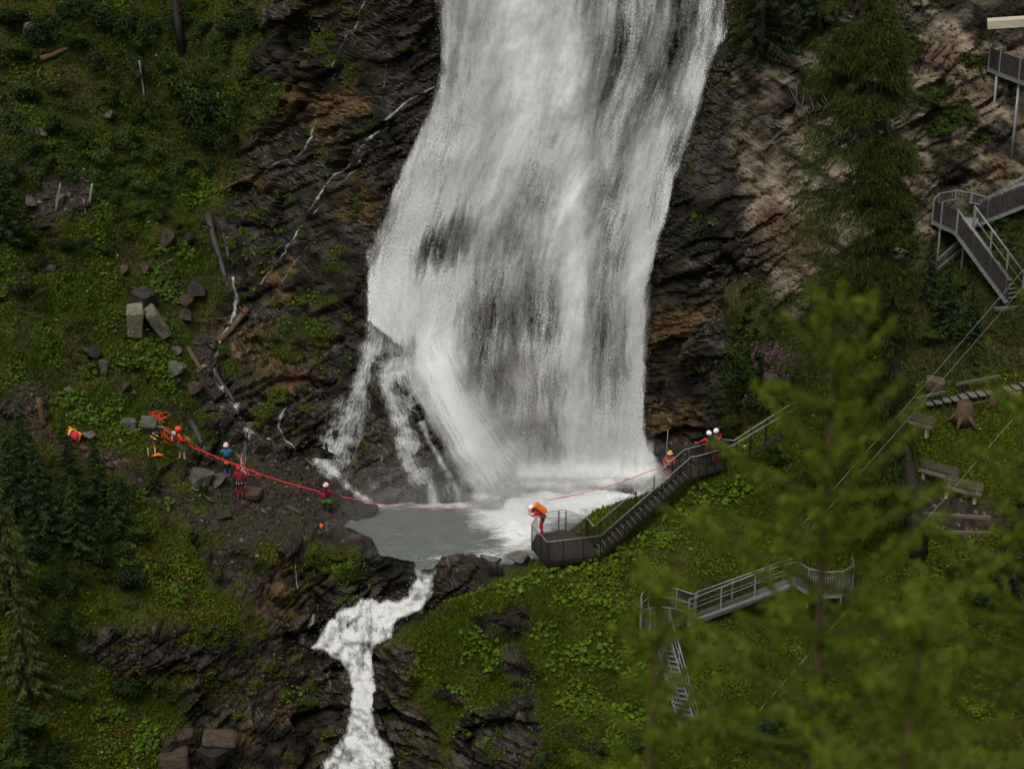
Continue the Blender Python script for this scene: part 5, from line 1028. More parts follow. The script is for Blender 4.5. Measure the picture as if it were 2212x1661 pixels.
# ------------------------------------------------------------------ dead wood
M_w = {"grey": plain("dead_wood_grey", (0.075, 0.066, 0.056), 0.9, 0, 0.4, 8, 0.1), "brown": plain("dead_wood_brown", (0.085, 0.052, 0.030), 0.85, 0, 0.4, 8, 0.15), "dark": plain("dead_wood_wet", (0.030, 0.026, 0.023), 0.6, 0, 0.4, 8, 0.3), "birch": plain("birch_bark", (0.20, 0.185, 0.15), 0.8, 0, 0.5, 5, 0.1), "orange": plain("split_wood", (0.110, 0.064, 0.030), 0.8, 0, 0.3, 8, 0.1)}
def log(path, r, tone, label, name="log", group=None, S=B, up=0.0, upright=None, limbs=0):
    pts = []
    if upright:
        P = S.at(*path[0]); pts = [P + Vector((upright[0] * t, upright[1] * t, upright[2] * t - 0.2)) for t in (0, .25, .5, .75, 1)]
    else:
        n = 7; us = np.interp(np.linspace(0, 1, n), np.linspace(0, 1, len(path)), [p[0] for p in path]); vs_ = np.interp(np.linspace(0, 1, n), np.linspace(0, 1, len(path)), [p[1] for p in path])
        raw = [S.at(u, v) for u, v in zip(us, vs_)]; a, b = raw[0], raw[-1]
        pts = [(a.lerp(b, k / (n - 1)) * 0.75 + raw[k] * 0.25) for k in range(n)]; lift = max((raw[k].z - pts[k].z) for k in range(n)); pts = [p + Vector((random.uniform(-.03, .03), 0, max(0, lift * 0.6) + r * 0.6 + up)) for p in pts]
    o0 = pts[0].copy(); root = empty(name, o0); m = len(pts)
    MB().tube([p - o0 for p in pts], [r * (1.1 - 0.35 * k / (m - 1)) * random.uniform(.9, 1.1) for k in range(m)], 8, True, 0.10).build("trunk", M_w[tone], root, True)
    for k in range(limbs):
        q = pts[random.randrange(1, m)] - o0; d = Vector((random.uniform(-1, 1), random.uniform(-1, .2), random.uniform(0.1, 1))).normalized() * random.uniform(0.5, 1.2)
        MB().tube([q, q + d * 0.5, q + d + Vector((0, 0, -.1))], [r * 0.35, r * 0.25, 0.01], 5).build("branch", M_w[tone], root, True)
    return tag(root, label, "log" if name == "log" else name.replace("_", " "), group)
log([(449, 470), (465, 544), (481, 600), (497, 645)], 0.20, "dark", "long dark log lying down the slope at the foot of the wet cliff", limbs=2)
log([(480, 505), (490, 560)], 0.12, "dark", "shorter dark log beside the long dark log at the cliff foot")
log([(528, 666), (479, 733)], 0.17, "brown", "reddish brown log lying across the brook's upper end", up=0.15, limbs=2)
log([(419, 541), (354, 574)], 0.07, "birch", "thin pale birch log lying on the butterbur patch", limbs=2)
log([(408, 754), (422, 775), (437, 803)], 0.14, "brown", "brown log pointing down the slope beside the brook")
log([(414, 920), (430, 962), (453, 1011)], 0.17, "dark", "dark grey log leaning down to the huge boulder")
log([(400, 941), (418, 959)], 0.08, "grey", "short grey stick beside the man in the orange hood")
log([(466, 800), (490, 835), (509, 870)], 0.14, "dark", "dark wet log lying along the foaming brook", limbs=1)
log([(533, 950), (527, 1006)], 0.13, "dark", "dark log standing in the brook's lower end", limbs=1)
log([(475, 413), (520, 398), (561, 380)], 0.08, "brown", "bare brown branch sticking out over the wet cliff", limbs=3)
log([(93, 127), (150, 107)], 0.15, "orange", "broken orange log among the upper shrubs", limbs=2)
log([(174, 966), (236, 995)], 0.12, "orange", "bleached orange log in the brushwood line", limbs=3)
log([(264, 998), (281, 1009)], 0.09, "orange", "short orange stick below the bleached log")
log([(415, 1068), (462, 1095)], 0.07, "grey", "thin grey stick lying on the shingle below the huge boulder")
log([(620, 1095), (655, 1115)], 0.15, "dark", "dark log on the shore beside the man in green shorts")
log([(62, 650), (100, 625)], 0.06, "birch", "thin birch stick with a broken end left of the boulders")
log([(300, 760), (345, 788)], 0.05, "grey", "thin bent twig across the butterbur below the pale slabs")
log([(420, 745), (475, 742)], 0.07, "dark", "dark stick jammed across the brook", limbs=3)
log([(445, 720), (470, 726)], 0.08, "grey", "grey stick jammed beside the reddish brown log", limbs=2)
log([(430, 690), (500, 674)], 0.05, "brown", "tangle of thin brown sticks at the brook's upper end", limbs=6)
log([(512, 655), (545, 668)], 0.05, "brown", "thin brown stick under the reddish brown log's top end", limbs=4)
log([(600, 1180), (612, 1172)], 0.05, "orange", "short red brown stick on the ledge above the mossy tuft")
log([(93, 912)], 0.16, "orange", "upright splintered orange post in the scree", "wooden_post", upright=(-0.1, 0.0, 1.5))
log([(191, 438)], 0.085, "birch", "white birch snag standing on the slope", "dead_trunk", upright=(0.25, 0, 1.2), limbs=0)
log([(120, 455)], 0.06, "birch", "thin leaning birch snag among the pale rocks", "dead_trunk", upright=(0.4, 0, 1.7), limbs=0)
log([(185, 462)], 0.05, "birch", "broken birch stub below the white birch snag", "dead_trunk", upright=(-0.05, 0, 1.0))
log([(312, 210)], 0.055, "birch", "thin pale dead trunk standing beside the big dark shrub", "dead_trunk", upright=(-0.15, 0, 2.2), limbs=0)
log([(393, 112)], 0.22, "dark", "thick dark dead trunk rising out of the top of the slope", "dead_trunk", upright=(-0.5, 0, 9.0), limbs=5)
log([(150, 1010), (200, 1035)], 0.05, "brown", "brown stick at the edge of the young spruces", limbs=3)
def brush(S, path, n, name, label, spread=9):
    us = [p[0] for p in path]; vs_ = [p[1] for p in path]; P0 = S.at(us[len(us) // 2], vs_[len(vs_) // 2]); mb = MB()
    for k in range(n):
        t = random.random() * (len(path) - 1); u = np.interp(t, range(len(us)), us) + random.gauss(0, spread); v = np.interp(t, range(len(us)), vs_) + random.gauss(0, spread * 0.5)
        p = S.at(u, v) - P0 + Vector((0, 0, 0.08)); d = Vector((random.uniform(-1, 1), random.uniform(-.6, .6), random.uniform(-.3, .5))).normalized() * random.uniform(0.2, 0.8)
        mb.tube([p, p + d * .5 + Vector((0, 0, .05)), p + d], [0.018, 0.013, 0.005], 4, False)
    o = mb.build("twigs", M_w["brown"], None); o["kind"] = "stuff"; r_ = empty(name, P0); o.parent = r_; return tag(r_, label, "brushwood")
brush(B, [(60, 915), (120, 945), (180, 965), (260, 1000), (340, 1045)], 200, "brushwood", "dark band of dead twigs running down the slope below the bags", 10)
brush(B, [(30, 590), (60, 650), (50, 690)], 60, "brushwood", "dead twigs piled at the left of the boulder slope", 16)
brush(B, [(105, 165), (160, 180), (230, 200)], 110, "brushwood", "grey dead branches tangled between the upper shrubs", 16)
brush(B, [(60, 485), (110, 490)], 60, "brushwood", "dead twig tangle below the pale rocks and birch snags", 14)
brush(B, [(150, 780), (165, 720)], 26, "brushwood", "few upright dead twigs left of the dark rounded boulder", 10)
# hanging roots on the right cliff
rt = empty("hanging_roots", B.at(1725, 250)); rb = Vector(rt.location)
for k in range(7):
    u0 = 1708 + 12 * k + random.uniform(-8, 8); a = B.at(u0, 185 + random.uniform(-14, 30)); b = B.at(u0 + random.uniform(-16, 14), 262 + random.uniform(-40, 40)); o_ = Vector((0, -0.5, 0)); c_ = Vector((random.uniform(-.35, .35), -.2, 0))
    MB().tube([a - rb, a.lerp(b, .3) - rb + o_ + c_, a.lerp(b, .65) - rb + o_ - c_ * .6, b - rb + o_ * 0.6], [0.035, 0.028, 0.018, 0.008], 5).build("root", M_w["grey"], rt, True)
tag(rt, "pale bare roots hanging over the tan cliff beside the old larch", "roots")

# ------------------------------------------------------------------ steel stairs, platforms, benches
M_steel = plain("galvanised_steel", (0.22, 0.225, 0.225), 0.5, 0.25, 0.22, 12, 0.3)
M_dsteel = plain("weathered_dark_steel", (0.018, 0.015, 0.011), 0.7, 0.0, 0.4, 10, 0.12)
M_grate = plain("grating_deck", (0.026, 0.022, 0.017), 0.65, 0.0, 0.3, 14, 0.15)
M_plank = plain("weathered_plank", (0.085, 0.078, 0.068), 0.9, 0, 0.5, 9, 0.1)
M_dplank = plain("dark_wet_plank", (0.030, 0.026, 0.023), 0.8, 0, 0.5, 9, 0.2)
M_bench = plain("bench_slat_wood", (0.120, 0.098, 0.076), 0.85, 0, 0.35, 9, 0.1)
M_conc = plain("pale_concrete", (0.42, 0.37, 0.27), 0.9, 0, 0.15, 4, 0.1)
M_path = plain("gravel_board", (0.135, 0.122, 0.098), 0.9, 0, 0.3, 6, 0.1)
V3 = Vector
def V_(p): return Vector(tuple(float(x) for x in p))
def posts(root, b0, bases, h, w, mat, foot=0.0):
    for p in bases: MB().bar(p - b0 - V3((0, 0, foot)), p - b0 + V3((0, 0, h)), w, w).build("post", mat, root)
def rail(root, b0, bases, h, r, mat, name="handrail"):
    MB().tube([p - b0 + V3((0, 0, h)) for p in bases], r, 8).build(name, mat, root, True)
def wire_panel(root, b0, p, q, h0, h1, pitch, mat, wr=0.0035):
    d = q - p; L = d.length; mb = MB(); H = h1 - h0; up = V3((0, 0, 1)); dn = d / max(L, 1e-6); nrm = dn.cross(up)
    for sgn in (1, -1):
        k = -H
        while k < L + H:
            a0, a1 = k, k + H
            if sgn < 0: a0, a1 = k + H, k
            t0, t1 = 0.0, 1.0
            for lim in (0.0, L):
                pass
            lo, hi = min(a0, a1), max(a0, a1)
            if hi > 0 and lo < L:
                def pt(t):
                    return p - b0 + d * ((a0 + (a1 - a0) * t) / L) + up * (h0 + H * t)
                ts_ = sorted([max(0.0, min(1.0, (0 - a0) / (a1 - a0))), max(0.0, min(1.0, (L - a0) / (a1 - a0)))])
                if ts_[1] - ts_[0] > 0.02: mb.bar(pt(ts_[0]), pt(ts_[1]), wr * 2, wr * 2, nrm)
            k += pitch
    if mb.n:
        o = mb.build("mesh_panel", mat, root); o["kind"] = "stuff"
    MB().bar(p - b0 + up * h0, q - b0 + up * h0, 0.02, 0.02).build("panel_edge", mat, root); MB().bar(p - b0 + up * h1, q - b0 + up * h1, 0.015, 0.02).build("panel_edge", mat, root)

# viewing platform beside the pool and the stairs up from it
DZ = 0.9; RH = 1.1
cor = {k: V_(at_z(np.float64(u), np.float64(v), DZ + RH)) - V3((0, 0, RH)) for k, (u, v) in {"A": (1149, 1133), "B": (1182, 1170.6), "C": (1297.7, 1156.7), "G": (1282.7, 1136.8), "F": (1267, 1118), "E": (1219, 1101), "D": (1161.4, 1108.9)}.items()}
plat = empty("viewing_platform", (cor["B"].x + 1.2, cor["B"].y + 1.2, DZ)); b0 = V3(plat.location)
tag(plat, "dark steel viewing platform with grated deck and mesh railing at the pool", "platform")
ring_ = [cor[k] - b0 for k in "ABCGFED"]
sA, sB = ring_[0], ring_[1]
# deck: three grated panels side by side
cx0, cx1 = min(p.x for p in ring_), max(p.x for p in ring_)
def clip(poly, x, keep_less):
    out = []
    for i in range(len(poly)):
        p, q = poly[i], poly[(i + 1) % len(poly)]; ip = (p[0] <= x) == keep_less; iq = (q[0] <= x) == keep_less
        if ip: out.append(p)
        if ip != iq:
            t_ = (x - p[0]) / (q[0] - p[0]); out.append((x, p[1] + (q[1] - p[1]) * t_))
    return out
pol = [(p.x, p.y) for p in ring_]
for k in range(3):
    xa, xb = cx0 + (cx1 - cx0) * k / 3 + (0.008 if k else 0), cx0 + (cx1 - cx0) * (k + 1) / 3 - 0.008
    pc = clip(clip(pol, xb, True), xa, False)
    if len(pc) > 2: MB().prism(pc, -0.05, 0.0).build("deck_panel", M_grate, plat)
for a, b in ("AB", "BC", "DE", "EF", "AD"): MB().bar(cor[a] - b0 - V3((0, 0, .12)), cor[b] - b0 - V3((0, 0, .12)), 0.06, 0.14).build("deck_beam", M_dsteel, plat)
def mid(a, b, t): return a.lerp(b, t)
pb = [cor["A"], mid(cor["A"], cor["B"], .62), cor["B"], mid(cor["B"], cor["C"], .045), mid(cor["B"], cor["C"], .30), mid(cor["B"], cor["C"], .68), cor["C"], cor["G"], mid(cor["G"], cor["F"], .8), cor["F"], mid(cor["F"], cor["E"], .92), mid(cor["E"], cor["D"], .2), mid(cor["E"], cor["D"], .86)]
posts(plat, b0, pb, RH, 0.055, M_dsteel, 0.25)
rail(plat, b0, [cor["C"], cor["B"], cor["A"], cor["D"], cor["E"], cor["F"], cor["G"]], RH, 0.026, M_steel)
for a, b in ("AB", "BC", "AD", "DE", "EF", "FG"): wire_panel(plat, b0, cor[a], cor[b], 0.04, 0.98, 0.09, M_dsteel, 0.0018)
for dx, dy in ((0.3, 0.5), (1.6, 0.2)):
    p = mid(cor["A"], cor["B"], .5) + V3((dx, dy, 0)); MB().bar(p - b0 - V3((0, 0, 1.6)), p - b0 - V3((0, 0, .05)), 0.1, 0.1).build("support_leg", M_dsteel, plat)

LZ = 4.36
def railpt(u, v, z): return V_(at_z(np.float64(u), np.float64(v), z + RH)) - V3((0, 0, RH))
sf = [cor["C"], railpt(1493.6, 986.6, LZ)]; sb_ = [cor["G"], railpt(1478, 971.6, LZ)]
stairs = empty("staircase", tuple((sf[0] + sb_[0]) / 2)); b0 = V3(stairs.location)
tag(stairs, "dark steel staircase climbing the knoll crest from the viewing platform", "stairs")
NT_ = 19
for k in range(NT_):
    t_ = (k + 0.7) / NT_; a = mid(sf[0], sf[1], t_); b = mid(sb_[0], sb_[1], t_); run = (sf[1] - sf[0]); run.z = 0; run.normalize(); w = 0.25
    q = [a, b, b + run * w, a + run * w]; MB().prism([(p.x - b0.x, p.y - b0.y) for p in q], a.z - b0.z - 0.03, a.z - b0.z).build("tread", M_grate, stairs)
    MB().bar(a - b0 + V3((0, 0, 0.004)), b - b0 + V3((0, 0, 0.004)), 0.025, 0.03).build("tread_nosing", M_steel, stairs)
for s_ in (sf, sb_): MB().bar(s_[0] - b0 - V3((0, 0, .05)), s_[1] - b0 - V3((0, 0, .05)), 0.05, 0.13).build("stringer", M_dsteel, stairs)
for s_, n_ in ((sf, 5), (sb_, 5)):
    pp = [mid(s_[0], s_[1], (k + 0.35) / n_) for k in range(n_)]; posts(stairs, b0, pp, RH, 0.05, M_dsteel, 0.1); rail(stairs, b0, s_, RH, 0.026, M_steel)
    wire_panel(stairs, b0, s_[0], s_[1], 0.10, 0.96, 0.09, M_dsteel, 0.0028)
lf_ = [sf[1], railpt(1508, 985, LZ), railpt(1570, 967, LZ)]; lb_ = [sb_[1], railpt(1491, 968, LZ), railpt(1519, 960, LZ), railpt(1558.5, 948.5, LZ)]
land = empty("stair_landing", tuple((lf_[1] + lb_[2]) / 2)); b0 = V3(land.location)
tag(land, "narrow dark steel landing at the top of the staircase where two people stand", "platform")
MB().prism([((p - b0).x, (p - b0).y) for p in lf_ + lb_[::-1]], -0.05, 0.0).build("deck_panel", M_grate, land)
posts(land, b0, [lf_[0], mid(lf_[1], lf_[2], .05), mid(lf_[1], lf_[2], .3), mid(lf_[1], lf_[2], .62), mid(lf_[1], lf_[2], .93), lf_[2]], RH, 0.05, M_dsteel, 0.25); posts(land, b0, [lb_[0] * .5 + lb_[1] * .5, lb_[2], mid(lb_[2], lb_[3], .6), lb_[3]], RH, 0.05, M_dsteel, 0.2)
rail(land, b0, lf_, RH, 0.026, M_steel); rail(land, b0, lb_, RH, 0.026, M_steel)
wire_panel(land, b0, lf_[1], lf_[2], 0.08, 0.96, 0.09, M_dsteel, 0.0028); wire_panel(land, b0, lb_[1], lb_[3], 0.08, 0.96, 0.09, M_dsteel, 0.0028)
for p in (lf_[1], lf_[2], lb_[1]): MB().bar(p - b0 - V3((0, 0, 0.9)), p - b0, 0.08, 0.08).build("support_leg", M_dsteel, land)
# upper flight towards the trees
uf = [lf_[2], railpt(1586, 960, LZ + 0.1), railpt(1700, 892, LZ + 1.35), railpt(1750, 866, LZ + 1.8)]; ub = [railpt(1585, 951.7, LZ), railpt(1696, 880, LZ + 1.35), railpt(1746, 856, LZ + 1.8)]
up_ = empty("upper_stair_flight", tuple(uf[1])); b0 = V3(up_.location); tag(up_, "upper flight of dark stairs with steel handrails leading to the larches", "stairs")
posts(up_, b0, [mid(uf[1], uf[2], t_) for t_ in (.05, .3, .6, .9)], RH, 0.05, M_dsteel, 0.3); posts(up_, b0, [mid(ub[0], ub[1], t_) for t_ in (.05, .35, .65, .95)], RH, 0.05, M_dsteel, 0.3)
rail(up_, b0, uf, RH, 0.026, M_steel); rail(up_, b0, [lb_[3]] + ub, RH, 0.026, M_steel)
for k in range(10):
    t_ = (k + .5) / 10; a, b = mid(uf[1], uf[2], t_), mid(ub[0], ub[1], t_); MB().bar(a - b0 + V3((0, 0, -.1)), b - b0 + V3((0, 0, -.1)), 0.24, 0.04).build("tread", M_grate, up_)

# ---- galvanised landing with curved plank side, ramp and ladder-steep steps, on the knoll's near slope
LZ2 = K.at(1440, 1345).z + 0.55
def rp2(u, v, z, h=1.15): return V_(at_z(np.float64(u), np.float64(v), z + h)) - V3((0, 0, h))
arc = [rp2(u, v, LZ2) for u, v in [(1384.6, 1288), (1390, 1276), (1401.6, 1269.7), (1418.7, 1267), (1437, 1268), (1462, 1270.8), (1482, 1277.7), (1501.8, 1283.4)]]
fr = [rp2(1386, 1293, LZ2), rp2(1405, 1312, LZ2), rp2(1446, 1318, LZ2), rp2(1486, 1296, LZ2)]
cl = empty("curved_landing", tuple(sum(arc, V3()) / len(arc))); b0 = V3(cl.location); tag(cl, "galvanised landing with curved dark plank wall below the knoll's meadow", "platform")
MB().prism([((p - b0).x, (p - b0).y) for p in arc + fr[::-1]], -b0.z + LZ2 - 0.08, -b0.z + LZ2).build("deck_panel", M_grate, cl)
def plank_wall(root, b0, pts, h0, h1, pitch, w, mat, out=V3((0, 0.05, 0))):
    mb = MB()
    for i in range(len(pts) - 1):
        d = pts[i + 1] - pts[i]; n = max(1, int(d.length / pitch))
        for k in range(n):
            p = pts[i] + d * ((k + .5) / n) - b0 + out; j = random.uniform(-.02, .02); mb.bar(p + V3((0, 0, h0)), p + V3((0, 0, h1 + j)), w, 0.025, d.normalized().cross(V3((0, 0, 1))) if abs(d.normalized().z) < .9 else V3((0, 1, 0)))
    o = mb.build("plank_infill", mat, root); o["kind"] = "stuff"; return o
plank_wall(cl, b0, arc, 0.04, 1.08, 0.16, 0.12, M_dplank)
for h in (1.15, 0.62, 0.1): MB().tube([p - b0 + V3((0, -.03, h)) for p in arc], 0.028, 6).build("curved_rail", M_steel, cl, True)
posts(cl, b0, [arc[0], arc[2], arc[5], arc[7], fr[0], fr[1], fr[2]], 1.17, 0.07, M_steel, 0.75)
rc = [rp2(1501.8, 1280, LZ2), rp2(1673.6, 1218.5, LZ2 + 1.0), rp2(1740, 1197, LZ2 + 1.4)]; rfr = [rp2(1486, 1296, LZ2), rp2(1640, 1236, LZ2 + 0.95), rp2(1720, 1212, LZ2 + 1.4)]
ramp = empty("steel_ramp", tuple(rfr[0])); b0 = V3(ramp.location); tag(ramp, "galvanised steel ramp with mesh sides rising from the curved landing", "ramp")
for s_ in (rc, rfr):
    posts(ramp, b0, [mid(s_[0], s_[1], t_) for t_ in (.02, .47, .95)], 1.15, 0.07, M_steel, 0.12); rail(ramp, b0, s_, 1.15, 0.026, M_steel); rail(ramp, b0, s_, 0.62, 0.016, M_steel, "mid_rail")
    MB().bar(s_[0] - b0 - V3((0, 0, .12)), s_[2] - b0 - V3((0, 0, .12)), 0.07, 0.26).build("side_beam", M_steel, ramp); wire_panel(ramp, b0, s_[0], s_[1], 0.1, 1.0, 0.12, M_dsteel, 0.0028)
n_ = 12
for k in range(n_):
    a, b = mid(rc[0], rc[2], k / n_), mid(rc[0], rc[2], (k + .97) / n_); c, d = mid(rfr[0], rfr[2], (k + .97) / n_), mid(rfr[0], rfr[2], k / n_)
    MB().bar((a + d) / 2 - b0, (b + c) / 2 - b0, (a - d).length * .96, 0.03).build("deck_board", M_plank, ramp)
s0l, s0r = fr[1] + V3((.15, 0, 0)), fr[2]
def gp(u, v, up): return V_(K.at(u, v)) + V3((0, 0, up))
endl = gp(1474, 1590, 0.25); endr = endl + (s0r - s0l)
st2 = empty("steel_steps", tuple(s0l)); b0 = V3(st2.location); tag(st2, "long straight galvanised steps running down from the curved landing", "stairs")
for a, b in ((s0l, endl), (s0r, endr)):
    MB().bar(a - b0 - V3((0, 0, .1)), b - b0 - V3((0, 0, .1)), 0.06, 0.22).build("stringer", M_steel, st2); rail(st2, b0, [a, b], 1.1, 0.026, M_steel); rail(st2, b0, [a, b], 0.6, 0.018, M_steel, "mid_rail")
    posts(st2, b0, [mid(a, b, t_) for t_ in (.03, .35, .68, .97)], 1.1, 0.055, M_steel, 0.3)
nst = max(14, int((s0l.z - endl.z) / 0.19))
for k in range(nst):
    t_ = (k + .5) / nst; a, b = mid(s0l, endl, t_), mid(s0r, endr, t_); MB().bar(a - b0, b - b0, 0.25, 0.035).build("tread", M_plank, st2); MB().bar(a - b0 + V3((0, -.12, .012)), b - b0 + V3((0, -.12, .012)), 0.03, 0.045).build("tread_nosing", M_steel, st2)
# slatted viewing bay at the far end of the ramp
vb0 = rp2(1720, 1212, LZ2 + 1.4); bay = empty("slatted_bay", tuple(vb0)); b0 = V3(bay.location); tag(bay, "bay with pale upright slats at the far end of the steel ramp", "platform")
ba = [vb0, vb0 + V3((.5, -.75, 0)), vb0 + V3((1.2, -1.1, 0)), vb0 + V3((2.0, -1.0, 0)), vb0 + V3((2.6, -.4, 0)), vb0 + V3((2.7, .6, 0))]
MB().prism([((p - b0).x, (p - b0).y) for p in ba + [vb0 + V3((.4, .9, 0))]], -0.22, -0.02).build("deck_panel", M_steel, bay)
plank_wall(bay, b0, ba, 0.02, 1.05, 0.11, 0.07, M_plank, V3((0, -.03, 0))); posts(bay, b0, [ba[0], ba[1], ba[3], ba[4], ba[5]], 1.15, 0.07, M_steel, .9); rail(bay, b0, ba, 1.15, 0.026, M_steel)

# ---- plank-sided stairs on the right slope
def at_post(u, vt, vb, y): return V_(at_y(np.float64(u), np.float64(vb), y))
Y0 = B.at(2034, 545).y - 0.3
LZ3 = V_(at_y(np.float64(2034), np.float64(487), Y0)).z
def rp3(u, v, z, h=1.2): return V_(at_z(np.float64(u), np.float64(v), z + h)) - V3((0, 0, h))
arc3 = [rp3(u, v, LZ3) for u, v in [(2017.5, 429), (2028, 417.4), (2051.5, 412), (2065.7, 410), (2099.7, 415.6), (2137, 425.4)]]; fr3 = [rp3(2017.5, 429, LZ3), rp3(2035.4, 438, LZ3), rp3(2069.4, 452, LZ3)]; fr4 = [rp3(2106, 445, LZ3), rp3(2116.7, 434, LZ3)]
t3 = empty("stair_turning_platform", tuple(fr3[1])); b0 = V3(t3.location); tag(t3, "rounded turning platform with dark plank sides on the right slope", "platform")
MB().prism([((p - b0).x, (p - b0).y) for p in arc3 + fr4[::-1] + fr3[::-1][:-1]], LZ3 - b0.z - 0.2, LZ3 - b0.z).build("deck_panel", M_steel, t3)
plank_wall(t3, b0, arc3, 0.06, 1.1, 0.16, 0.11, M_plank, V3((0, .05, 0))); plank_wall(t3, b0, fr3, 0.06, 1.12, 0.16, 0.12, M_dplank, V3((0, -.05, 0)))
for h in (1.15, 0.65, .1): MB().tube([p - b0 + V3((0, -.02, h)) for p in arc3], 0.028, 6).build("curved_rail", M_steel, t3, True)
posts(t3, b0, [arc3[1], arc3[3], arc3[4], arc3[5]] , 1.2, 0.09, M_steel, 0.15); posts(t3, b0, [p + V3((0, -.09, 0)) for p in fr3] + fr4[:1], 1.2, 0.09, M_steel, 0.2)
for a in (fr3[1], arc3[5] + V3((-.3, -.5, 0)), fr3[2] + V3((.6, .6, 0))): MB().bar(a - b0 - V3((0, 0, 2.2)), a - b0 - V3((0, 0, .2)), 0.09, 0.09).build("support_leg", M_steel, t3)
def flight(name, label, a0, a1, b0_, b1, plank_a, plank_b, nst):
    root = empty(name, tuple(a0)); b0 = V3(root.location)
    for s_, pk in (((a0, a1), plank_a), ((b0_, b1), plank_b)):
        MB().bar(s_[0] - b0 - V3((0, 0, .1)), s_[1] - b0 - V3((0, 0, .1)), 0.06, 0.24).build("stringer", M_steel, root)
        rail(root, b0, list(s_), 1.15, 0.026, M_steel); rail(root, b0, [s_[0] + V3((0, .06, .12)), s_[1] + V3((0, .06, .12))], 1.1, 0.02, M_steel, "inner_handrail")
        posts(root, b0, [mid(s_[0], s_[1], t_) for t_ in (.02, .34, .66, .97)], 1.15, 0.08, M_steel, 0.15)
        if pk: plank_wall(root, b0, [s_[0], s_[1]], 0.04, 1.05, 0.16, 0.12, pk, V3((0, -.05, 0)))
        else: rail(root, b0, list(s_), 0.6, 0.018, M_steel, "mid_rail")
    for k in range(nst):
        t_ = (k + .5) / nst; a, b = mid(a0, a1, t_), mid(b0_, b1, t_); MB().bar(a - b0, b - b0, 0.26, 0.04).build("tread", M_plank, root)
    return tag(root, label, "stairs")
gz = B.at(2175, 655).z + 0.25
e1 = V_(at_z(np.float64(2174.8), np.float64(649.8), gz)); e2 = e1 + (fr4[0] - fr3[2])
flight("plank_sided_stairs", "plank-sided steel stairs descending from the rounded turning platform", fr3[2], e1, fr4[0], e2, M_dplank, None, 18)
q0 = fr4[1]; q1 = rp3(2260, 376, LZ3 + 1.6); q2 = q1 + V3((-.2, 1.0, 0)); q3 = rp3(2137, 425.4, LZ3)
flight("plank_sided_stairs", "plank-sided steel stairs climbing from the rounded turning platform out of view", q0, q1, q3, q2, M_dplank, M_plank, 12)
br_ = empty("wooden_brace", tuple(B.at(1995, 600))); b0 = V3(br_.location); tag(br_, "slanting pale timber brace under the rounded turning platform", "timber")
MB().bar(V3((0, 0, .2)), V_(at_y(np.float64(2076), np.float64(520), Y0)) - b0, 0.16, 0.22).build("beam", M_plank, br_); MB().bar(V3((.25, -.15, .05)), V_(at_y(np.float64(2078), np.float64(538), Y0)) - b0, 0.12, 0.16).build("beam", M_plank, br_)
MB().bar(V_(B.at(2185, 668)) - b0 + V3((-.9, 0, 0.05)), V_(B.at(2185, 668)) - b0 + V3((.6, .2, .1)), .25, .15).build("beam", M_plank, br_)
# round platform at the top right and the concrete beam above it
Y1 = B.at(2155, 225).y - 0.6; LZ4 = V_(at_y(np.float64(2155), np.float64(161), Y1)).z
a5 = [rp3(u, v, LZ4) for u, v in [(2139, 98), (2143, 92), (2155, 84), (2172, 80), (2195, 79), (2230, 82)]]; f5 = [rp3(2139, 98, LZ4), rp3(2162, 108, LZ4), rp3(2205, 123, LZ4), rp3(2240, 136, LZ4)]
t5 = empty("round_platform", tuple(f5[1])); b0 = V3(t5.location); tag(t5, "round plank-sided platform on tall steel posts against the tan cliff", "platform")
MB().prism([((p - b0).x, (p - b0).y) for p in a5[1:] + f5[::-1]], LZ4 - b0.z - 0.22, LZ4 - b0.z).build("deck_panel", M_steel, t5)
plank_wall(t5, b0, a5, 0.06, 1.05, 0.16, 0.10, M_plank, V3((0, .05, 0))); plank_wall(t5, b0, f5, 0.04, 1.1, 0.16, 0.12, M_dplank, V3((0, -.05, 0)))
for h in (1.15, 0.65): MB().tube([p - b0 + V3((0, -.02, h)) for p in a5], 0.028, 6).build("curved_rail", M_steel, t5, True)
posts(t5, b0, [p + V3((0, -.08, 0)) for p in f5] + [a5[3], a5[4], a5[5]], 1.2, 0.09, M_steel, 0.2)
for p, L in ((f5[1] + V3((0, .3, 0)), 3.4), (f5[2] + V3((.1, .2, 0)), 5.0)): MB().tube([p - b0 - V3((0, 0, L)), p - b0 - V3((0, 0, .2))], 0.075, 8).build("support_leg", M_steel, t5, True)
bp = V_(at_y(np.float64(2133), np.float64(52), Y1 + 0.6)); cb = empty("concrete_beam", tuple(bp)); tag(cb, "pale concrete beam end jutting over the round platform", "beam")
mb = MB(); mb.bar(V3((0, 0, 0)), V3((5, -1.0, 0.55)), 0.9, 0.42); mb.build("beam", M_conc, cb); MB().bar(V3((0.35, .1, -.24)), V3((5, -.9, .25)), 0.7, 0.06).build("underside_board", M_plank, cb)

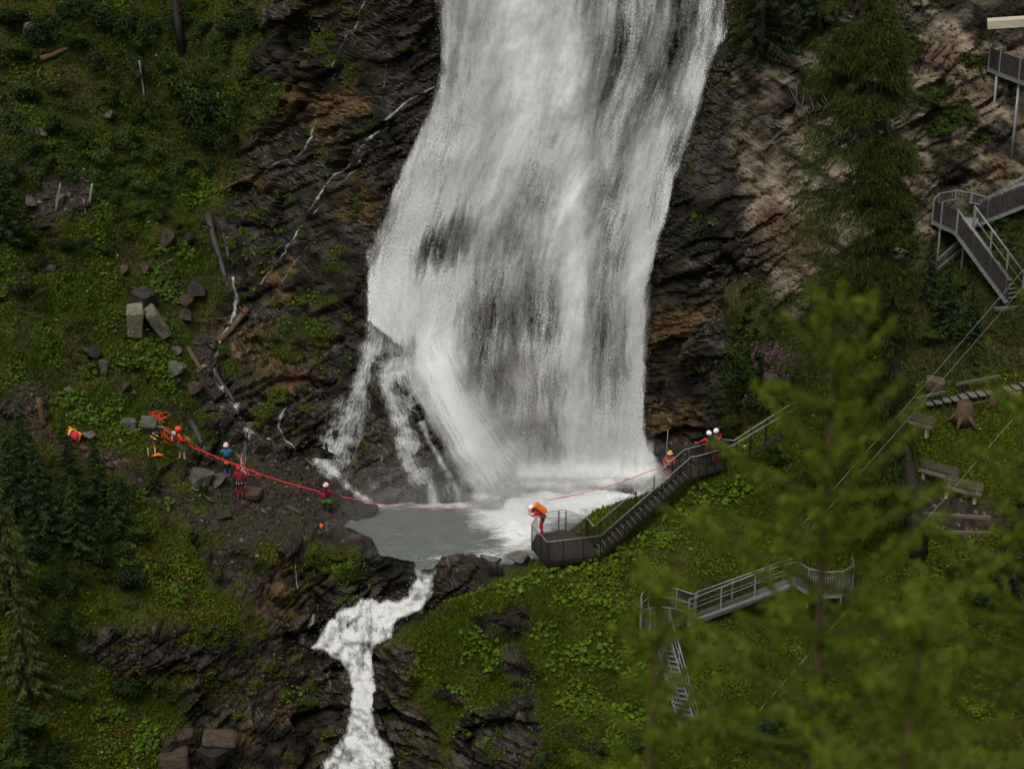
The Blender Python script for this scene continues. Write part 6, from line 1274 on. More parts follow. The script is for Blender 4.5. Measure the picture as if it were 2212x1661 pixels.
# ---- benches, plank steps and rails, stump, cables
def bench(u, v, rz, label, L=1.9):
    g = V_(K.at(u, v)); root = empty("bench", tuple(g), rz); root["group"] = "wooden benches by the gravel path"
    for k in range(3): MB().bar((-L / 2, -0.08 - k * 0.135, 0.46), (L / 2, -0.08 - k * 0.135, 0.46), 0.115, 0.04).build("seat_slat", M_bench, root)
    for k in range(3): MB().bar((-L / 2, 0.06 + k * 0.035, 0.58 + k * 0.135), (L / 2, 0.06 + k * 0.035, 0.58 + k * 0.135), 0.035, 0.11).build("back_slat", M_bench, root)
    for s_ in (-1, 1):
        MB().bar((s_ * L * .36, -0.22, -.1), (s_ * L * .36, -0.22, 0.44), 0.14, 0.20).build("leg", M_conc, root); MB().bar((s_ * L * .36, 0.03, 0.40), (s_ * L * .36, 0.16, 0.92), 0.05, 0.03).build("bracket", M_steel, root)
    return tag(root, label, "bench")
bench(2027, 1040, R(-38), "slatted wooden bench on the gravel pad right beside the larch trunk")
bench(2078, 1076, R(-30), "slatted wooden bench partly under the drooping spruce branches")
bench(1978, 935, R(-38), "slatted wooden bench half hidden behind the larch trunk, above the other two")
ps = empty("plank_steps", tuple(K.at(2090, 868))); b0 = V3(ps.location); tag(ps, "path of grey plank steps with timber handrails crossing the slope", "path")
for k in range(13):
    u = 1985 + k * 19; v = 885 - (u - 1980) * 0.18; p = V_(K.at(u, v)) - b0 + V3((0, 0, .22)); MB().bar(p + V3((-.17, 0, 0)), p + V3((.17, .05, .02)), 0.75, 0.06).build("plank", M_path, ps)
for ua, ub_, va, vb_ in ((1978, 2042, 861, 846), (2066, 2160, 830, 812)):
    a, b = V_(at_y(np.float64(ua), np.float64(va), K.at(ua, va + 40).y + .3)), V_(at_y(np.float64(ub_), np.float64(vb_), K.at(ub_, vb_ + 40).y + .3)); MB().bar(a - b0, b - b0, 0.12, 0.12).build("handrail", M_bench, ps)
    for t_ in (.1, .85):
        p = mid(a, b, t_) - b0; MB().bar(p - V3((0, 0, 1.3)), p, 0.1, 0.1).build("post", M_dplank, ps)
    MB().bar(a - b0 - V3((-.2, .5, 1.0)), b - b0 - V3((.3, .5, 1.0)), 0.1, 0.08).build("edge_board", M_bench, ps)
kb = empty("path_kerb", tuple(K.at(2060, 1115))); b0 = V3(kb.location); tag(kb, "timber edging along the gravel pad below the benches", "kerb")
for va, vb_ in ((1112, 1122), (1150, 1156)): MB().bar(V_(K.at(1990, va)) - b0 + V3((0, 0, .06)), V_(K.at(2140, vb_)) - b0 + V3((0, 0, .06)), 0.12, 0.18).build("edge_board", M_bench, kb)
sp_ = V_(K.at(2081, 905)); root = empty("tree_stump", tuple(sp_)); tag(root, "weathered reddish tree stump with split roots below the plank steps", "stump")
MB().tube([(0, 0, -.2), (0, 0, .3), (.03, 0, .9)], [.62, .44, .36], 12, True, .12).build("stump_body", M_w["brown"], root, True)
for k in range(6):
    a = k * 1.05; MB().tube([(.3 * math.cos(a), .3 * math.sin(a), .25), (.65 * math.cos(a), .65 * math.sin(a), .0), (1.0 * math.cos(a), 1.0 * math.sin(a), -.25)], [.16, .11, .04], 6).build("root", M_w["brown"], root, True)
sp_ = V_(K.at(2145, 875)); root = empty("tree_stump", tuple(sp_)); tag(root, "small red brown stump beside the right end of the plank steps", "stump")
MB().tube([(0, 0, -.2), (0, 0, .2), (.03, 0, .6)], [.32, .22, .17], 10, True, .12).build("stump_body", M_w["brown"], root, True)
M_cable = plain("steel_cable", (0.22, 0.22, 0.20), 0.6, 0.1, 0.1, 20, 0.2)
for (ua, va, ya, ub_, vb_, yb_, lab) in [(2260, 526, 84, 1640, 1240, 74, "thin steel cable crossing in front of the larch trunk, the upper of the close pair"), (2260, 562, 84, 1700, 1200, 74, "thin steel cable crossing in front of the larch trunk, the lower of the close pair"), (2260, 822, 80, 1600, 1580, 66, "single thin steel cable crossing in front of the benches")]:
    a, b = V_(at_y(np.float64(ua), np.float64(va), ya)), V_(at_y(np.float64(ub_), np.float64(vb_), yb_)); o = MB().tube([V3((0, 0, 0)), (b - a) * .5 + V3((0, 0, -.08)), b - a], 0.0085, 5).build("steel_cable", M_cable); o.location = a; tag(o, lab, "cable")
# pink willowherb beside the old larch
M_pink = leaf_mat("willowherb_pink", 0.7, 0.3)
for k, (u, v, n_) in enumerate([(1655, 800, 14), (1690, 815, 12), (1665, 845, 14), (1630, 885, 8)]):
    P = V_(B.at(u, v)) if u < 1700 else V_(K.at(u, v)); root = empty("willowherb", tuple(P)); mb = MB(); Q = []; G = []
    for j in range(n_):
        x, y, h = random.gauss(0, .35), random.gauss(0, .25), random.uniform(1.0, 1.7); l_ = V3((random.gauss(0, .08), random.gauss(0, .05) - .1, 0)); mb.tube([(x, y, -.1), (x + l_.x, y + l_.y - .25, h)], 0.012, 4)
        for q in range(34): t_ = random.uniform(.62, 1.02); Q.append((x + l_.x * t_ + random.gauss(0, .05), y + (l_.y - .25) * t_ + random.gauss(0, .05), h * t_))
        for q in range(30): t_ = random.uniform(.05, .65); G.append((x + l_.x * t_ + random.gauss(0, .09), y + (l_.y - .25) * t_ + random.gauss(0, .09), h * t_))
    mb.build("stem", M_leaf if False else M_bark, root); Q, G = np.array(Q), np.array(G)
    link("blossom", leaf_mesh("blossom", [leaves(Q, unit(rng.normal(0, 1, Q.shape)), np.full(len(Q), .075), np.full(len(Q), .035), np.tile((0.26, 0.10, 0.20), (len(Q), 1)))], M_pink), root); link("foliage", leaf_mesh("foliage", [leaves(G, unit(rng.normal(0, 1, G.shape) + [0, 0, .6]), np.full(len(G), .16), np.full(len(G), .03), np.tile((0.045, 0.075, 0.016), (len(G), 1)))], M_leaf), root)
    tag(root, "clump of pink flowering willowherb between the cliff bushes and old larch", "flowers", "pink willowherb clumps")

sl = empty("hanging_sling", tuple(uf[2] + V3((1.2, .3, 1.6)))); tag(sl, "bright lime green sling hanging near the upper stairs under the larch", "sling")
M_lime = plain("lime_webbing", (0.12, 0.50, 0.07), 0.7, 0, 0.1, 20, 0.2)
for k in range(3): MB().tube([(.05 * k, 0, -.35 * k), (.05 * k + .09, -.05, -.35 * k - .1), (.05 * k + .02, -.02, -.35 * k - .24)], [.05, .09, .04], 6).build("knot", M_lime, sl, True)
MB().tube([(0, 0, .9), (.02, 0, .4), (.1, 0, -.9)], .012, 5).build("cord", M_lime, sl, True)

# ------------------------------------------------------------------ people
def cloth(name, c, rough=0.8): return plain(name, c, rough, 0, 0.18, 14, 0.2)
MC = {"coral": cloth("coral_red_jacket", (0.62, 0.055, 0.030)), "red": cloth("red_jacket", (0.40, 0.020, 0.028)), "wine": cloth("dark_red_suit", (0.20, 0.016, 0.030)), "black": cloth("black_fabric", (0.020, 0.020, 0.022)), "grey": cloth("grey_shorts", (0.095, 0.090, 0.080)), "blue": cloth("blue_top", (0.022, 0.120, 0.260)), "orange": cloth("orange_fabric", (0.72, 0.150, 0.022)),
      "green": cloth("bright_green_shorts", (0.16, 0.46, 0.060)), "skin": cloth("skin", (0.42, 0.24, 0.17), 0.6), "shoe": cloth("dark_shoe", (0.03, 0.03, 0.032)), "redshoe": cloth("red_shoe", (0.46, 0.016, 0.040)), "white": cloth("white_shell", (0.72, 0.72, 0.69), 0.45), "yellow": cloth("yellow_fabric", (0.70, 0.46, 0.020)), "yhelm": cloth("yellow_helmet", (0.72, 0.36, 0.030), 0.4), "hair": cloth("brown_hair", (0.035, 0.022, 0.014)), "pale": cloth("pale_pack", (0.40, 0.39, 0.37)), "khaki": cloth("khaki_band", (0.30, 0.26, 0.08)), "metal": M_steel}
BASE = {"pelvis": (0, 0, .95), "spine": (0, 0, 1.14), "chest": (0, .01, 1.33), "neck": (0, .01, 1.49), "head": (0, .03, 1.58), "crown": (0, .02, 1.69), "nose": (0, .135, 1.60)}
for s_, n in ((-1, "l"), (1, "r")):
    BASE.update({"sh" + n: (.18 * s_, 0, 1.42), "el" + n: (.26 * s_, -.03, 1.14), "wr" + n: (.25 * s_, .10, .92), "pa" + n: (.25 * s_, .14, .85), "hip" + n: (.10 * s_, 0, .90), "kn" + n: (.11 * s_, .03, .50), "an" + n: (.11 * s_, -.01, .10), "he" + n: (.11 * s_, -.04, .045), "to" + n: (.125 * s_, .15, .035)})
EDGES = [("pelvis", "spine", "top"), ("spine", "chest", "top"), ("chest", "neck", "top"), ("neck", "head", "face"), ("head", "crown", "face"), ("head", "nose", "face")]
for n in "lr": EDGES += [("chest", "sh" + n, "top"), ("sh" + n, "el" + n, "arm"), ("el" + n, "wr" + n, "fore"), ("wr" + n, "pa" + n, "hand"), ("pelvis", "hip" + n, "hip"), ("hip" + n, "kn" + n, "thigh"), ("kn" + n, "an" + n, "shin"), ("an" + n, "he" + n, "shoe"), ("an" + n, "to" + n, "shoe")]
RAD = {"pelvis": (.155, .115), "spine": (.14, .105), "chest": (.175, .12), "neck": (.058, .058), "head": (.082, .098), "crown": (.070, .085), "nose": (.014, .014)}
for n in "lr": RAD.update({"sh" + n: (.075, .075), "el" + n: (.052, .052), "wr" + n: (.036, .030), "pa" + n: (.042, .022), "hip" + n: (.10, .10), "kn" + n: (.064, .064), "an" + n: (.044, .046), "he" + n: (.042, .042), "to" + n: (.042, .032)})
def grow(J):
    J = dict(J); names = list(J); E = list(EDGES); rad = dict(RAD)
    for n, s_ in (("l", -1), ("r", 1)):
        w, p = Vector(J["wr" + n]), Vector(J["pa" + n]); d = (p - w).normalized(); sd_ = d.cross(Vector((0, 0, 1))); sd_ = sd_.normalized() if sd_.length > .1 else Vector((1, 0, 0)); cu = d.cross(sd_)
        for k, (o, L) in enumerate(((-.030, .062), (-.010, .075), (.011, .070), (.031, .055))):
            a, b = "f%s%d" % (n, k), "g%s%d" % (n, k); q = p + sd_ * o + d * .02; J[a] = tuple(q + d * L * .5 - cu * .006); J[b] = tuple(q + d * L * .85 - cu * .028); rad[a] = rad[b] = (.0095, .0095); E += [("pa" + n, a, "hand"), (a, b, "hand")]
        a = "t" + n; J[a] = tuple(w + d * .045 + sd_ * .05); rad[a] = (.011, .011); E += [("wr" + n, a, "hand")]
    names = list(J); idx = {k: i for i, k in enumerate(names)}
    me = bpy.data.meshes.new("body_cage"); me.from_pydata([J[k] for k in names], [(idx[a], idx[b]) for a, b, _ in E], []); ob = bpy.data.objects.new("body_cage", me); col.objects.link(ob)
    m = ob.modifiers.new("skin", 'SKIN'); m.use_smooth_shade = True; m.branch_smoothing = 0.4
    lay = me.skin_vertices[0].data
    for k in names: lay[idx[k]].radius = tuple(x * (1.13 if k in RAD and k not in ('head', 'crown', 'nose', 'neck') else 1.0) for x in rad[k]); lay[idx[k]].use_root = (k == "pelvis")
    ob.modifiers.new("sub", 'SUBSURF').levels = 1; ob.modifiers["sub"].render_levels = 1
    dg = bpy.context.evaluated_depsgraph_get(); res = bpy.data.meshes.new_from_object(ob.evaluated_get(dg)); bpy.data.objects.remove(ob)
    return res, J, E
def person(pos, rz, pose, wear, label, sc=1.05):
    J = dict(BASE); J.update(pose); me, J, E = grow(J)
    keys = []; [keys.append(x) for x in wear.values() if x not in keys]
    for k in keys: me.materials.append(MC[k])
    fc = np.array([p.center for p in me.polygons]); best = np.full(len(fc), 9.0); mi = np.zeros(len(fc), int)
    for a, b, reg in E:
        A, Bv = np.array(J[a]), np.array(J[b]); d = Bv - A; t_ = np.clip(((fc - A) @ d) / (d @ d + 1e-9), 0, 1); ds = np.linalg.norm(fc - (A + t_[:, None] * d), axis=1) - 0.5 * (RAD.get(a, (.01,))[0] + RAD.get(b, (.01,))[0])
        k = ds < best; best = np.where(k, ds, best); mi = np.where(k, keys.index(wear[reg]), mi)
    me.polygons.foreach_set("material_index", mi.astype(np.int32)); me.polygons.foreach_set("use_smooth", np.ones(len(fc), bool))
    root = empty("person", pos, rz); root.scale = (sc, sc, sc); link("body", me, root); tag(root, label, "person"); root["_j"] = 0; del root["_j"]
    return root, J
def dome(root, J, mat, vent=None, band=None, tilt=(0, 0, 0), name="helmet", r=.125, low=-.02):
    c = (Vector(J["head"]) + Vector(J["crown"])) / 2; bm = bmesh.new(); bmesh.ops.create_uvsphere(bm, u_segments=18, v_segments=12, radius=1.0)
    for v in list(bm.verts):
        if v.co.z < low - .25: bm.verts.remove(v)
    for v in bm.verts: v.co = (v.co.x * r * .92, v.co.y * r * 1.12, v.co.z * r * 1.02)
    me = bpy.data.meshes.new(name); bm.to_mesh(me); bm.free(); me.materials.append(MC[mat]); me.polygons.foreach_set("use_smooth", [True] * len(me.polygons))
    h = link(name, me, root); up = (Vector(J["crown"]) - Vector(J["head"])).normalized(); h.location = c + up * .012; h.rotation_mode = 'QUATERNION'; h.rotation_quaternion = up.to_track_quat('Z', 'Y') @ Matrix.Rotation(math.pi if False else 0, 3, 'Z').to_quaternion(); sol = h.modifiers.new("thick", 'SOLIDIFY'); sol.thickness = 0.012; sol.offset = 1
    if vent:
        for x in (-.07, -.035, 0, .035, .07):
            for sg in (-1,):
                pts = [Vector((x * r / .125, math.sin(a) * r * 1.17 * sg, math.cos(a) * r * 1.08)) * (1 - 0.25 * (x / .1) ** 2) for a in (.3, .6, .95)]; MB().tube(pts, .010, 5).build("vent", MC[vent], h)
    if band:
        pts = [Vector((math.cos(a) * r * .98, math.sin(a) * r * 1.18, -.025)) for a in [2 * math.pi * k / 16 for k in range(17)]]; MB().tube(pts, .026, 6, False).build("rim_band", MC[band], h, True)
    return h
def belt(root, J, z, mat, extra=None, r=.165, loops=True):
    p = Vector(J["pelvis"]) + Vector((0, 0, z)); hn = MB(); hn.tube([p + Vector((math.cos(a) * r, math.sin(a) * r * .80, 0)) for a in [2 * math.pi * k / 14 for k in range(15)]], .026, 6, False)
    if loops:
        for n in "lr":
            q = Vector(J["hip" + n]).lerp(Vector(J["kn" + n]), .22); hn.tube([q + Vector((math.cos(a) * .105, math.sin(a) * .105, .015 * math.sin(2 * a))) for a in [2 * math.pi * k / 12 for k in range(13)]], .018, 5, False)
    o = hn.build("harness", MC[mat], root, True)
    if extra:
        for k in range(4):
            a = -.5 - k * .7; MB().tube([p + Vector((math.cos(a) * r * 1.1, math.sin(a) * r * .92, -.02)), p + Vector((math.cos(a) * r * 1.2, math.sin(a) * r, -.14))], .016, 5).build("carabiner", MC[extra], o)
    return o
def shorts(root, J, mat, lo=.55):
    mb = MB()
    for n in "lr":
        a, b = Vector(J["hip" + n]), Vector(J["kn" + n]); mb.tube([a + Vector((0, 0, .06)), a.lerp(b, .35), a.lerp(b, lo)], [.125, .118, .112], 12, False)
    p = Vector(J["pelvis"]); mb.tube([p + Vector((0, 0, .07)), p + Vector((0, 0, -.02)), p + Vector((0, 0, -.10))], [.165, .175, .160], 14, False); return mb.build("shorts", MC[mat], root, True)
def rbox(bm_size, bev=.04, seg=2, taper=0.85):
    bm = bmesh.new(); bmesh.ops.create_cube(bm, size=1.0)
    for v in bm.verts:
        k = taper if v.co.z > 0 else 1.0; v.co = (v.co.x * bm_size[0] * k, v.co.y * bm_size[1] * k, v.co.z * bm_size[2])
    bmesh.ops.bevel(bm, geom=bm.edges[:] + bm.verts[:], offset=bev, segments=seg, profile=.6, affect='EDGES'); me = bpy.data.meshes.new("pack"); bm.to_mesh(me); bm.free(); me.polygons.foreach_set("use_smooth", [True] * len(me.polygons)); return me
def backpack(person_root, J, mat, lid, size, label, off=(0, -.22, .02), tilt=None, pocket=None):
    ch, sp = Vector(J["chest"]), Vector(J["spine"]); up = (ch - sp).normalized(); c = (ch + sp) / 2; M_ = person_root.matrix_basis.copy() if False else (Matrix.Translation(person_root.location) @ person_root.rotation_euler.to_matrix().to_4x4() @ Matrix.Diagonal((*person_root.scale, 1)))
    q = up.to_track_quat('Z', 'Y'); fw = Vector((0, 1, 0)); y_ = (fw - up * fw.dot(up)).normalized(); x_ = y_.cross(up); rot = Matrix((x_, y_, up)).transposed().to_4x4()
    loc = c + y_ * off[1] + up * off[2]; root = empty("backpack"); root.matrix_world = M_ @ Matrix.Translation(loc) @ rot
    me = rbox(size); me.materials.append(MC[mat]); link("pack_body", me, root)
    me = rbox((size[0] * .98, size[1] * .98, size[2] * .26), .03); me.materials.append(MC[lid]); l = link("lid", me, root); l.location = (0, 0, size[2] * .48)
    if pocket: me = rbox((size[0] * .7, size[1] * .4, size[2] * .5), .03); me.materials.append(MC[pocket]); l = link("pocket", me, root); l.location = (0, -size[1] * .45, -size[2] * .12)
    for s_ in (-1, 1): MB().tube([(s_ * .11, size[1] * .4, size[2] * .42), (s_ * .14, size[1] * .4 + .18, size[2] * .40), (s_ * .15, size[1] * .4 + .26, size[2] * .05), (s_ * .15, size[1] * .4, -size[2] * .3)], .020, 5).build("shoulder_strap", MC["black"], root, True)
    return tag(root, label, "backpack")
def foot_pos(S, u, v): return V_(S.at(u, v))
RR = {}
# the man in the coral hood, paying out the rope
p1 = foot_pos(B, 387, 1003) + Vector((0, 0, .10)); P1, J1 = person(p1, R(-70), {"kn" + "l": (-.12, .10, .50), "anl": (-.14, .02, .10), "hel": (-.14, -.03, .045), "tol": (-.15, .17, .035), "anr": (.14, .20, .14), "her": (.14, .16, .09), "tor": (.15, .35, .08), "knr": (.12, .20, .54), "ell": (-.27, .10, 1.15), "wrl": (-.14, .36, 1.08), "pal": (-.11, .43, 1.07), "elr": (.27, .10, 1.15), "wrr": (.10, .38, 1.06), "par": (.07, .45, 1.05)},
    {"top": "coral", "face": "skin", "arm": "coral", "fore": "coral", "hand": "skin", "hip": "grey", "thigh": "grey", "shin": "skin", "shoe": "shoe"}, "person in a coral red hooded jacket and grey shorts holding the rope")
dome(P1, J1, "coral", None, None, name="hood", r=.142, low=-.55); shorts(P1, J1, "grey", .8); belt(P1, J1, .03, "black", "metal")
backpack(P1, J1, "wine", "pale", (.30, .18, .46), "small dark red and pale backpack worn by the person in the coral hood", pocket="pale")
# the man in the blue top
p2 = foot_pos(B, 493, 1027); P2, J2 = person(p2, R(8), {"ell": (-.30, -.06, 1.16), "wrl": (-.30, .12, .98), "pal": (-.28, .18, .93), "elr": (.30, -.02, 1.14), "wrr": (.20, .18, 1.0), "par": (.16, .22, .97)}, {"top": "blue", "face": "skin", "arm": "black", "fore": "black", "hand": "skin", "hip": "black", "thigh": "black", "shin": "blue", "shoe": "shoe"}, "person in a blue top and dark trousers seen from behind beside the brook")
dome(P2, J2, "white", "black", "coral"); belt(P2, J2, .06, "black", "metal"); bag_ = MB(); bag_.tube([(0, -.20, .95), (0, -.24, .86), (0, -.20, .76)], [.09, .14, .10], 10).build("hip_bag", MC["orange"], P2, True)
MB().tube([(-.02, -.14, 1.2), (-.02, -.15, 1.06)], .12, 8).build("black_waist_panel", MC["black"], P2, True)
# the person in the dark red suit
p3 = foot_pos(B, 521, 1075); P3, J3 = person(p3, R(12), {"knl": (-.12, .10, .50), "anl": (-.10, -.02, .10), "elr": (.30, -.06, 1.15), "wrr": (.30, -.02, .90), "par": (.30, 0, .82), "ell": (-.29, .02, 1.15), "wrl": (-.28, .10, .95), "pal": (-.27, .14, .90)}, {"top": "wine", "face": "skin", "arm": "wine", "fore": "black", "hand": "skin", "hip": "black", "thigh": "wine", "shin": "wine", "shoe": "redshoe"}, "person in a dark red suit and pink red helmet standing on the shingle")
dome(P3, J3, "red", None, "red"); belt(P3, J3, .04, "black", "white"); shorts(P3, J3, "black", .35)
# the person in green shorts at the water's edge
p4 = foot_pos(B, 706, 1113); P4, J4 = person(p4, R(-28), {"elr": (.36, .12, 1.22), "wrr": (.50, .30, 1.06), "par": (.55, .36, 1.03), "ell": (-.30, .02, 1.16), "wrl": (-.26, .20, 1.06), "pal": (-.24, .26, 1.05), "knr": (.14, .16, .54), "anr": (.15, .20, .22), "her": (.15, .17, .165), "tor": (.17, .36, .155)}, {"top": "wine", "face": "skin", "arm": "wine", "fore": "black", "hand": "black", "hip": "black", "thigh": "black", "shin": "black", "shoe": "redshoe"}, "person in bright green shorts over black leggings guiding the rope at the pool")
dome(P4, J4, "white", "black", "coral"); shorts(P4, J4, "green", .42); belt(P4, J4, .05, "black", None, loops=False); MB().tube([(0, -.05, 1.55), (0, -.13, 1.48), (-.05, -.14, 1.38)], [.05, .07, .04], 8).build("hair", MC["hair"], P4, True)
backpack(P4, J4, "wine", "black", (.32, .18, .44), "dark red and black backpack worn by the person in green shorts", pocket="wine")
# the person leaning on the platform rail
p5 = V_(at_z(np.float64(1171), np.float64(1156), DZ)); P5, J5 = person(p5, R(90), {"spine": (0, .10, 1.10), "chest": (0, .27, 1.24), "neck": (0, .42, 1.32), "head": (0, .50, 1.37), "crown": (0, .56, 1.46), "nose": (0, .60, 1.33), "shl": (-.18, .33, 1.28), "shr": (.18, .33, 1.28), "ell": (-.26, .38, 1.10), "wrl": (-.16, .55, 1.14), "pal": (-.12, .61, 1.15), "elr": (.26, .38, 1.10), "wrr": (.16, .55, 1.14), "par": (.12, .61, 1.15), "pelvis": (0, -.05, .94), "hipl": (-.10, -.05, .90), "hipr": (.10, -.05, .90), "knl": (-.12, .10, .50), "anl": (-.12, -.10, .10), "hel": (-.12, -.14, .045), "tol": (-.13, .06, .035)}, {"top": "red", "face": "skin", "arm": "red", "fore": "red", "hand": "skin", "hip": "black", "thigh": "red", "shin": "red", "shoe": "redshoe"}, "person in red leaning on the viewing platform railing")
dome(P5, J5, "white", "black", "coral"); belt(P5, J5, .03, "black", "white"); backpack(P5, J5, "orange", "orange", (.34, .24, .58), "big orange backpack on the person leaning on the platform railing", off=(0, -.26, .04))
# the person with the pole behind the staircase
p6 = foot_pos(B, 1441, 1037); g6 = V_(at_z(np.float64(1441), np.float64(1037), p6.z)); P6, J6 = person(p6, R(165), {"elr": (.30, .05, 1.16), "wrr": (.20, .28, 1.02), "par": (.17, .34, 1.0), "ell": (-.30, .10, 1.18), "wrl": (-.06, .26, 1.14), "pal": (-.02, .32, 1.14)}, {"top": "red", "face": "skin", "arm": "red", "fore": "red", "hand": "skin", "hip": "black", "thigh": "red", "shin": "red", "shoe": "redshoe"}, "person in red with a yellow helmet standing behind the staircase beside the falls")
dome(P6, J6, "yhelm", None, "white"); belt(P6, J6, .30, "yellow", None, .175, False); belt(P6, J6, .03, "black", "metal")
po = V_(P6.location) + Vector((-.26, -.32, -.1)); o = MB().tube([(0, 0, 0), (.03, .02, 1.4), (.08, .02, 3.3)], .020, 6).build("pole", M_steel, None, True); o.location = po; tag(o, "tall upright metal pole held by the person with the yellow helmet", "pole")
# the two on the landing
p7 = V_(at_z(np.float64(1531), np.float64(1008), LZ)); P7, J7 = person(p7, R(22), {"ell": (-.36, .12, 1.30), "wrl": (-.46, .30, 1.16), "pal": (-.50, .36, 1.15), "elr": (.28, .10, 1.16), "wrr": (.16, .30, 1.12), "par": (.12, .36, 1.12), "chest": (0, .05, 1.33), "neck": (0, .07, 1.48), "head": (0, .10, 1.58), "crown": (0, .10, 1.69), "nose": (0, .20, 1.59), "shl": (-.19, .05, 1.42), "shr": (.18, .05, 1.42)}, {"top": "red", "face": "skin", "arm": "red", "fore": "red", "hand": "skin", "hip": "black", "thigh": "black", "shin": "black", "shoe": "shoe"}, "person in a red jacket and black trousers on the stair landing, elbow on the rail")
dome(P7, J7, "white", None, None); MB().tube([(0, -.04, 1.52), (0, -.10, 1.47), (0, -.13, 1.40)], [.09, .11, .06], 10).build("collar_hood", MC["red"], P7, True); backpack(P7, J7, "black", "black", (.34, .20, .50), "black backpack worn by the person with the elbow on the landing rail", pocket="black")
p8 = V_(at_z(np.float64(1547), np.float64(1001), LZ)); P8, J8 = person(p8, R(28), {"ell": (-.27, .06, 1.15), "wrl": (-.22, .24, 1.02), "pal": (-.19, .30, 1.0), "elr": (.28, .06, 1.15), "wrr": (.20, .26, 1.05), "par": (.16, .32, 1.04), "head": (-.02, .06, 1.57), "crown": (-.05, .05, 1.68), "nose": (-.06, .15, 1.56)}, {"top": "red", "face": "skin", "arm": "red", "fore": "red", "hand": "skin", "hip": "black", "thigh": "wine", "shin": "wine", "shoe": "redshoe"}, "person in a red top with white chest-high lettering on the back, on the stair landing")
P8["label"] = "person in a red top and dark red striped trousers at the landing's upper end"
dome(P8, J8, "white", None, None); belt(P8, J8, .03, "black", "blue"); shorts(P8, J8, "black", .3); MB().tube([(0, -.03, 1.50), (0, -.06, 1.45)], [.06, .075], 8).build("hair", MC["hair"], P8, True)
MB().bar((-.02, -.125, 1.30), (.10, -.125, 1.335), .004, .035).build("back_print", MC["white"], P8)
for k in (-1, 1): MB().bar((-.17, -.01 + k * .014, .80), (-.175, .01 + k * .014, .25), .012, .006).build("trouser_stripe", MC["white"], P8)

# ------------------------------------------------------------------ rope and gear
M_rope = plain("red_rope", (0.66, 0.040, 0.040), 0.7, 0, 0.15, 30, 0.2); M_rope2 = plain("orange_red_rope", (0.78, 0.075, 0.035), 0.7, 0, 0.15, 30, 0.2)
def hand_w(Pn, Jn, k):
    M_ = Matrix.Translation(Pn.location) @ Pn.rotation_euler.to_matrix().to_4x4() @ Matrix.Diagonal((*Pn.scale, 1)); return M_ @ Vector(Jn[k])
h1, h4, h6 = hand_w(P1, J1, "par"), hand_w(P4, J4, "par"), hand_w(P6, J6, "par")
main = [(414, 964), (440, 976), (486, 994), (518, 1006), (567, 1025.4), (621, 1043), (688, 1061)]
pts = [h1]
for u, v in main: t_ = (u - 392) / (722 - 392); pts.append(V_(at_y(np.float64(u), np.float64(v), h1.y + (h4.y - h1.y) * t_)))
pts.append(h4)
for u, v in [(783, 1080.6), (830, 1089), (875.5, 1095), (956, 1099), (1020, 1098), (1080, 1095), (1166, 1083), (1262, 1063.8), (1340, 1041.6), (1405, 1017)]: t_ = (u - 722) / (1431 - 722); pts.append(V_(at_y(np.float64(u), np.float64(v), h4.y + (h6.y - h4.y) * t_)))
pts.append(h6)
dense = []
for i in range(len(pts) - 1):
    p0, p1_, p2_, p3_ = pts[max(i - 1, 0)], pts[i], pts[i + 1], pts[min(i + 2, len(pts) - 1)]
    for k in range(5):
        t_ = k / 5; dense.append(0.5 * ((2 * p1_) + (p2_ - p0) * t_ + (2 * p0 - 5 * p1_ + 4 * p2_ - p3_) * t_ ** 2 + (3 * p1_ - p0 - 3 * p2_ + p3_) * t_ ** 3))
dense.append(pts[-1])
o = MB().tube([p - h1 for p in dense], [0.023 + 0.008 * max(0, 1 - i / 45) for i in range(len(dense))], 6).build("rope", M_rope, None, True); o.location = h1; tag(o, "long red rope spanning from the meadow across the pool to the falls side", "rope")
def wander(S, cu, cv, ru, rv, n, seed, lift=.04):
    st = np.random.default_rng(seed); a = np.cumsum(st.uniform(.25, .75, n)); k = st.uniform(.25, 1, n); u = cu + ru * k * np.cos(a * 1.0 + st.normal(0, .4, n)); v = cv + rv * k * np.sin(a * 1.3); out = []
    for i in range(n - 1):
        for f in (0, .33, .66): out.append(V_(S.at(u[i] * (1 - f) + u[i + 1] * f, v[i] * (1 - f) + v[i + 1] * f)) + Vector((0, -.05, lift + random.uniform(0, .10))))
    return out
def rope_pile(paths, label, r=.016, mat=None):
    o0 = paths[0][0].copy(); mb = MB()
    for p in paths: mb.tube([q - o0 for q in p], r, 5)
    o = mb.build("rope_pile", mat or M_rope2, None, True); o.location = o0; return tag(o, label, "rope")
def gline(S, pl, lift=.12): return [V_(S.at(u, v)) + Vector((0, -.05, lift)) for u, v in pl]
rope_pile([wander(B, 343, 898, 26, 9, 34, 1), wander(B, 338, 905, 20, 9, 24, 2), gline(B, [(345, 900), (348, 910), (344, 918), (350, 928)]), wander(B, 352, 938, 12, 14, 26, 3), wander(B, 366, 930, 16, 7, 18, 4), gline(B, [(342, 918), (346, 930), (352, 945), (362, 950), (372, 952)], .2), gline(B, [(350, 928), (356, 938), (360, 946), (374, 954)], .2), wander(B, 368, 950, 8, 4, 14, 6), gline(B, [(340, 945), (352, 952), (364, 962), (374, 964)], .15)], "tangled heap of orange red rope trailing to the person in the coral hood")
rope_pile([wander(B, 331, 977, 7, 7, 22, 8), gline(B, [(330, 968), (333, 975), (338, 982)], .2)], "small bundle of orange red rope beside the black and yellow pack", .014)
def sag(a, b, d, n=8): return [a.lerp(b, k / n) + Vector((0, 0, -d * 4 * (k / n) * (1 - k / n))) for k in range(n + 1)]
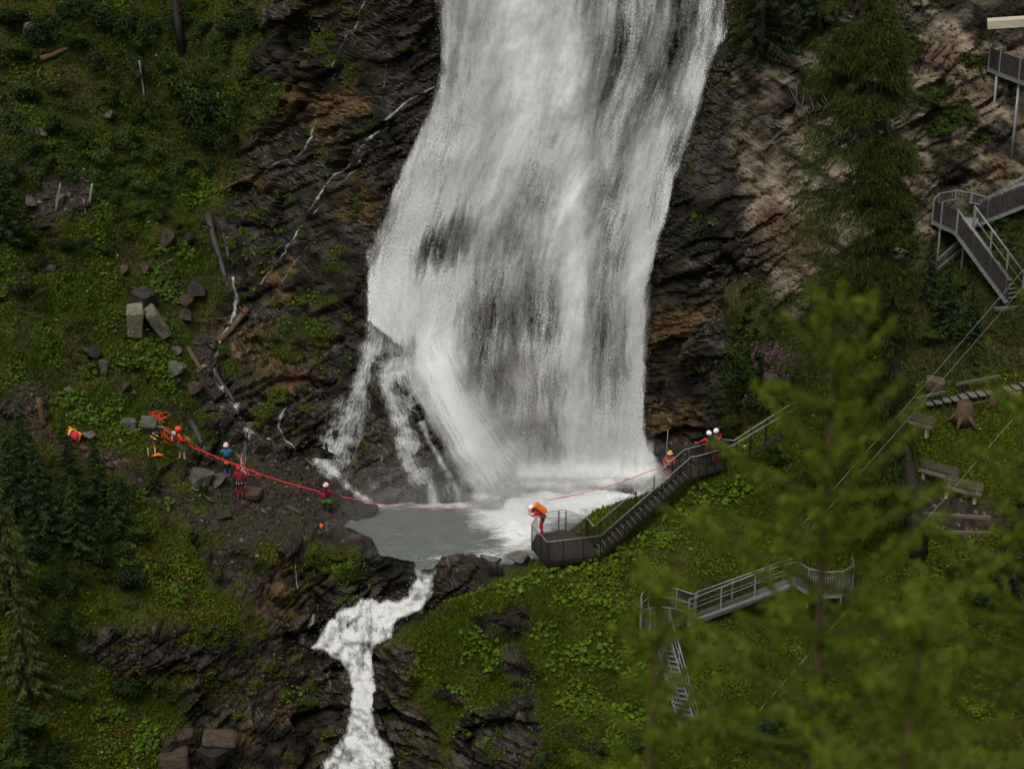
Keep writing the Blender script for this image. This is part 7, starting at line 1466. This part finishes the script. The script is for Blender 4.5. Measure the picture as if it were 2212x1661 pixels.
h2, h3 = hand_w(P2, J2, "par"), hand_w(P3, J3, "par")
rope_pile([sag(h1, dense[20] + Vector((0, 0, -.05)), .18), sag(dense[6], h2, .35), [h2 + Vector((0, -.1, -.1)), h2 + Vector((-.12, -.15, -.6)), h2 + Vector((-.1, -.12, -.95))]], "slack loop of red rope hanging by the person in the blue top", .014, M_rope)
lp = [dense[22] + Vector((0, -.05, -.05)), V_(B.at(545, 1026)) + Vector((0, 0, .4)), V_(B.at(560, 1033)) + Vector((0, 0, .3))] + [V_(B.at(560, 1033)) + Vector((.16 * math.cos(a), -.1, .3 + .13 * math.sin(a))) for a in [k * .7 for k in range(19)]] + [V_(B.at(540, 1035)) + Vector((0, 0, .3)), V_(B.at(520, 1018)) + Vector((0, 0, .9))]
rope_pile([lp], "looped coil of orange red rope beside the person in the dark red suit", .016)
def bag(u, v, size, rot, body, bands, label, name="bag", S=B):
    P = V_(S.at(u, v)); root = empty(name, P + Vector((0, -.1, size[2] * .5))); root.rotation_euler = rot; me = rbox(size, min(size) * .32, 3, .95); me.materials.append(MC[body]); link("bag_body", me, root)
    for (ax, t_, w, m) in bands:
        s2 = [x * 1.012 for x in size]; s2[ax] = w; me = rbox(s2, min(s2) * .2, 2, 1.0); me.materials.append(MC[m]); l = link("band", me, root); lo = [0, 0, 0]; lo[ax] = t_; l.location = lo
    MB().tube([(-size[0] * .3, 0, size[2] * .5), (-size[0] * .15, 0, size[2] * .68), (size[0] * .15, 0, size[2] * .68), (size[0] * .3, 0, size[2] * .5)], .018, 5).build("strap", MC["black"], root, True); return tag(root, label, "bag")
bag(162, 942, (.85, .48, .42), (R(-20), R(12), R(-35)), "red", [(0, -.12, .14, "yellow"), (0, .02, .05, "black"), (1, 0, .10, "yellow")], "red duffel bag with yellow bands lying beside the low grey boulder")
bag(336, 957, (.36, .30, .68), (R(-35), R(18), R(-30)), "black", [(2, -.05, .05, "yellow"), (2, .14, .035, "yellow"), (0, 0, .20, "black")], "black pack with yellow stripes leaning by the square grey slab", "rucksack")
bag(326, 984, (.50, .36, .30), (R(-10), 0, R(10)), "black", [(0, .17, .045, "yellow"), (0, -.17, .04, "yellow")], "black bag with yellow straps beside the small rope bundle")
bag(696, 1138, (.26, .20, .20), (0, R(20), R(30)), "red", [(0, -.07, .06, "yellow")], "small red and yellow throw bag on the shore rocks")
o = MB(); o.tube([(0, 0, .05), (.25, 0, .03), (.5, .05, .08), (.75, .02, .05)], [.05, .07, .08, .04], 6); o = o.build("sling", MC["orange"], None, True); o.location = V_(B.at(317, 991)) + Vector((0, -.1, 0)); tag(o, "orange sling lying flat in the grass below the black bags", "sling")
o = MB(); o.tube([(0, 0, 0), (.75, 0, .02), (1.25, -.3, -.3)], .022, 6); o = o.build("bent_pole", M_steel, None, True); o.location = V_(B.at(320, 934)) + Vector((0, -.1, .35)); tag(o, "thin bent metal pole lying over the striped black pack", "pole")
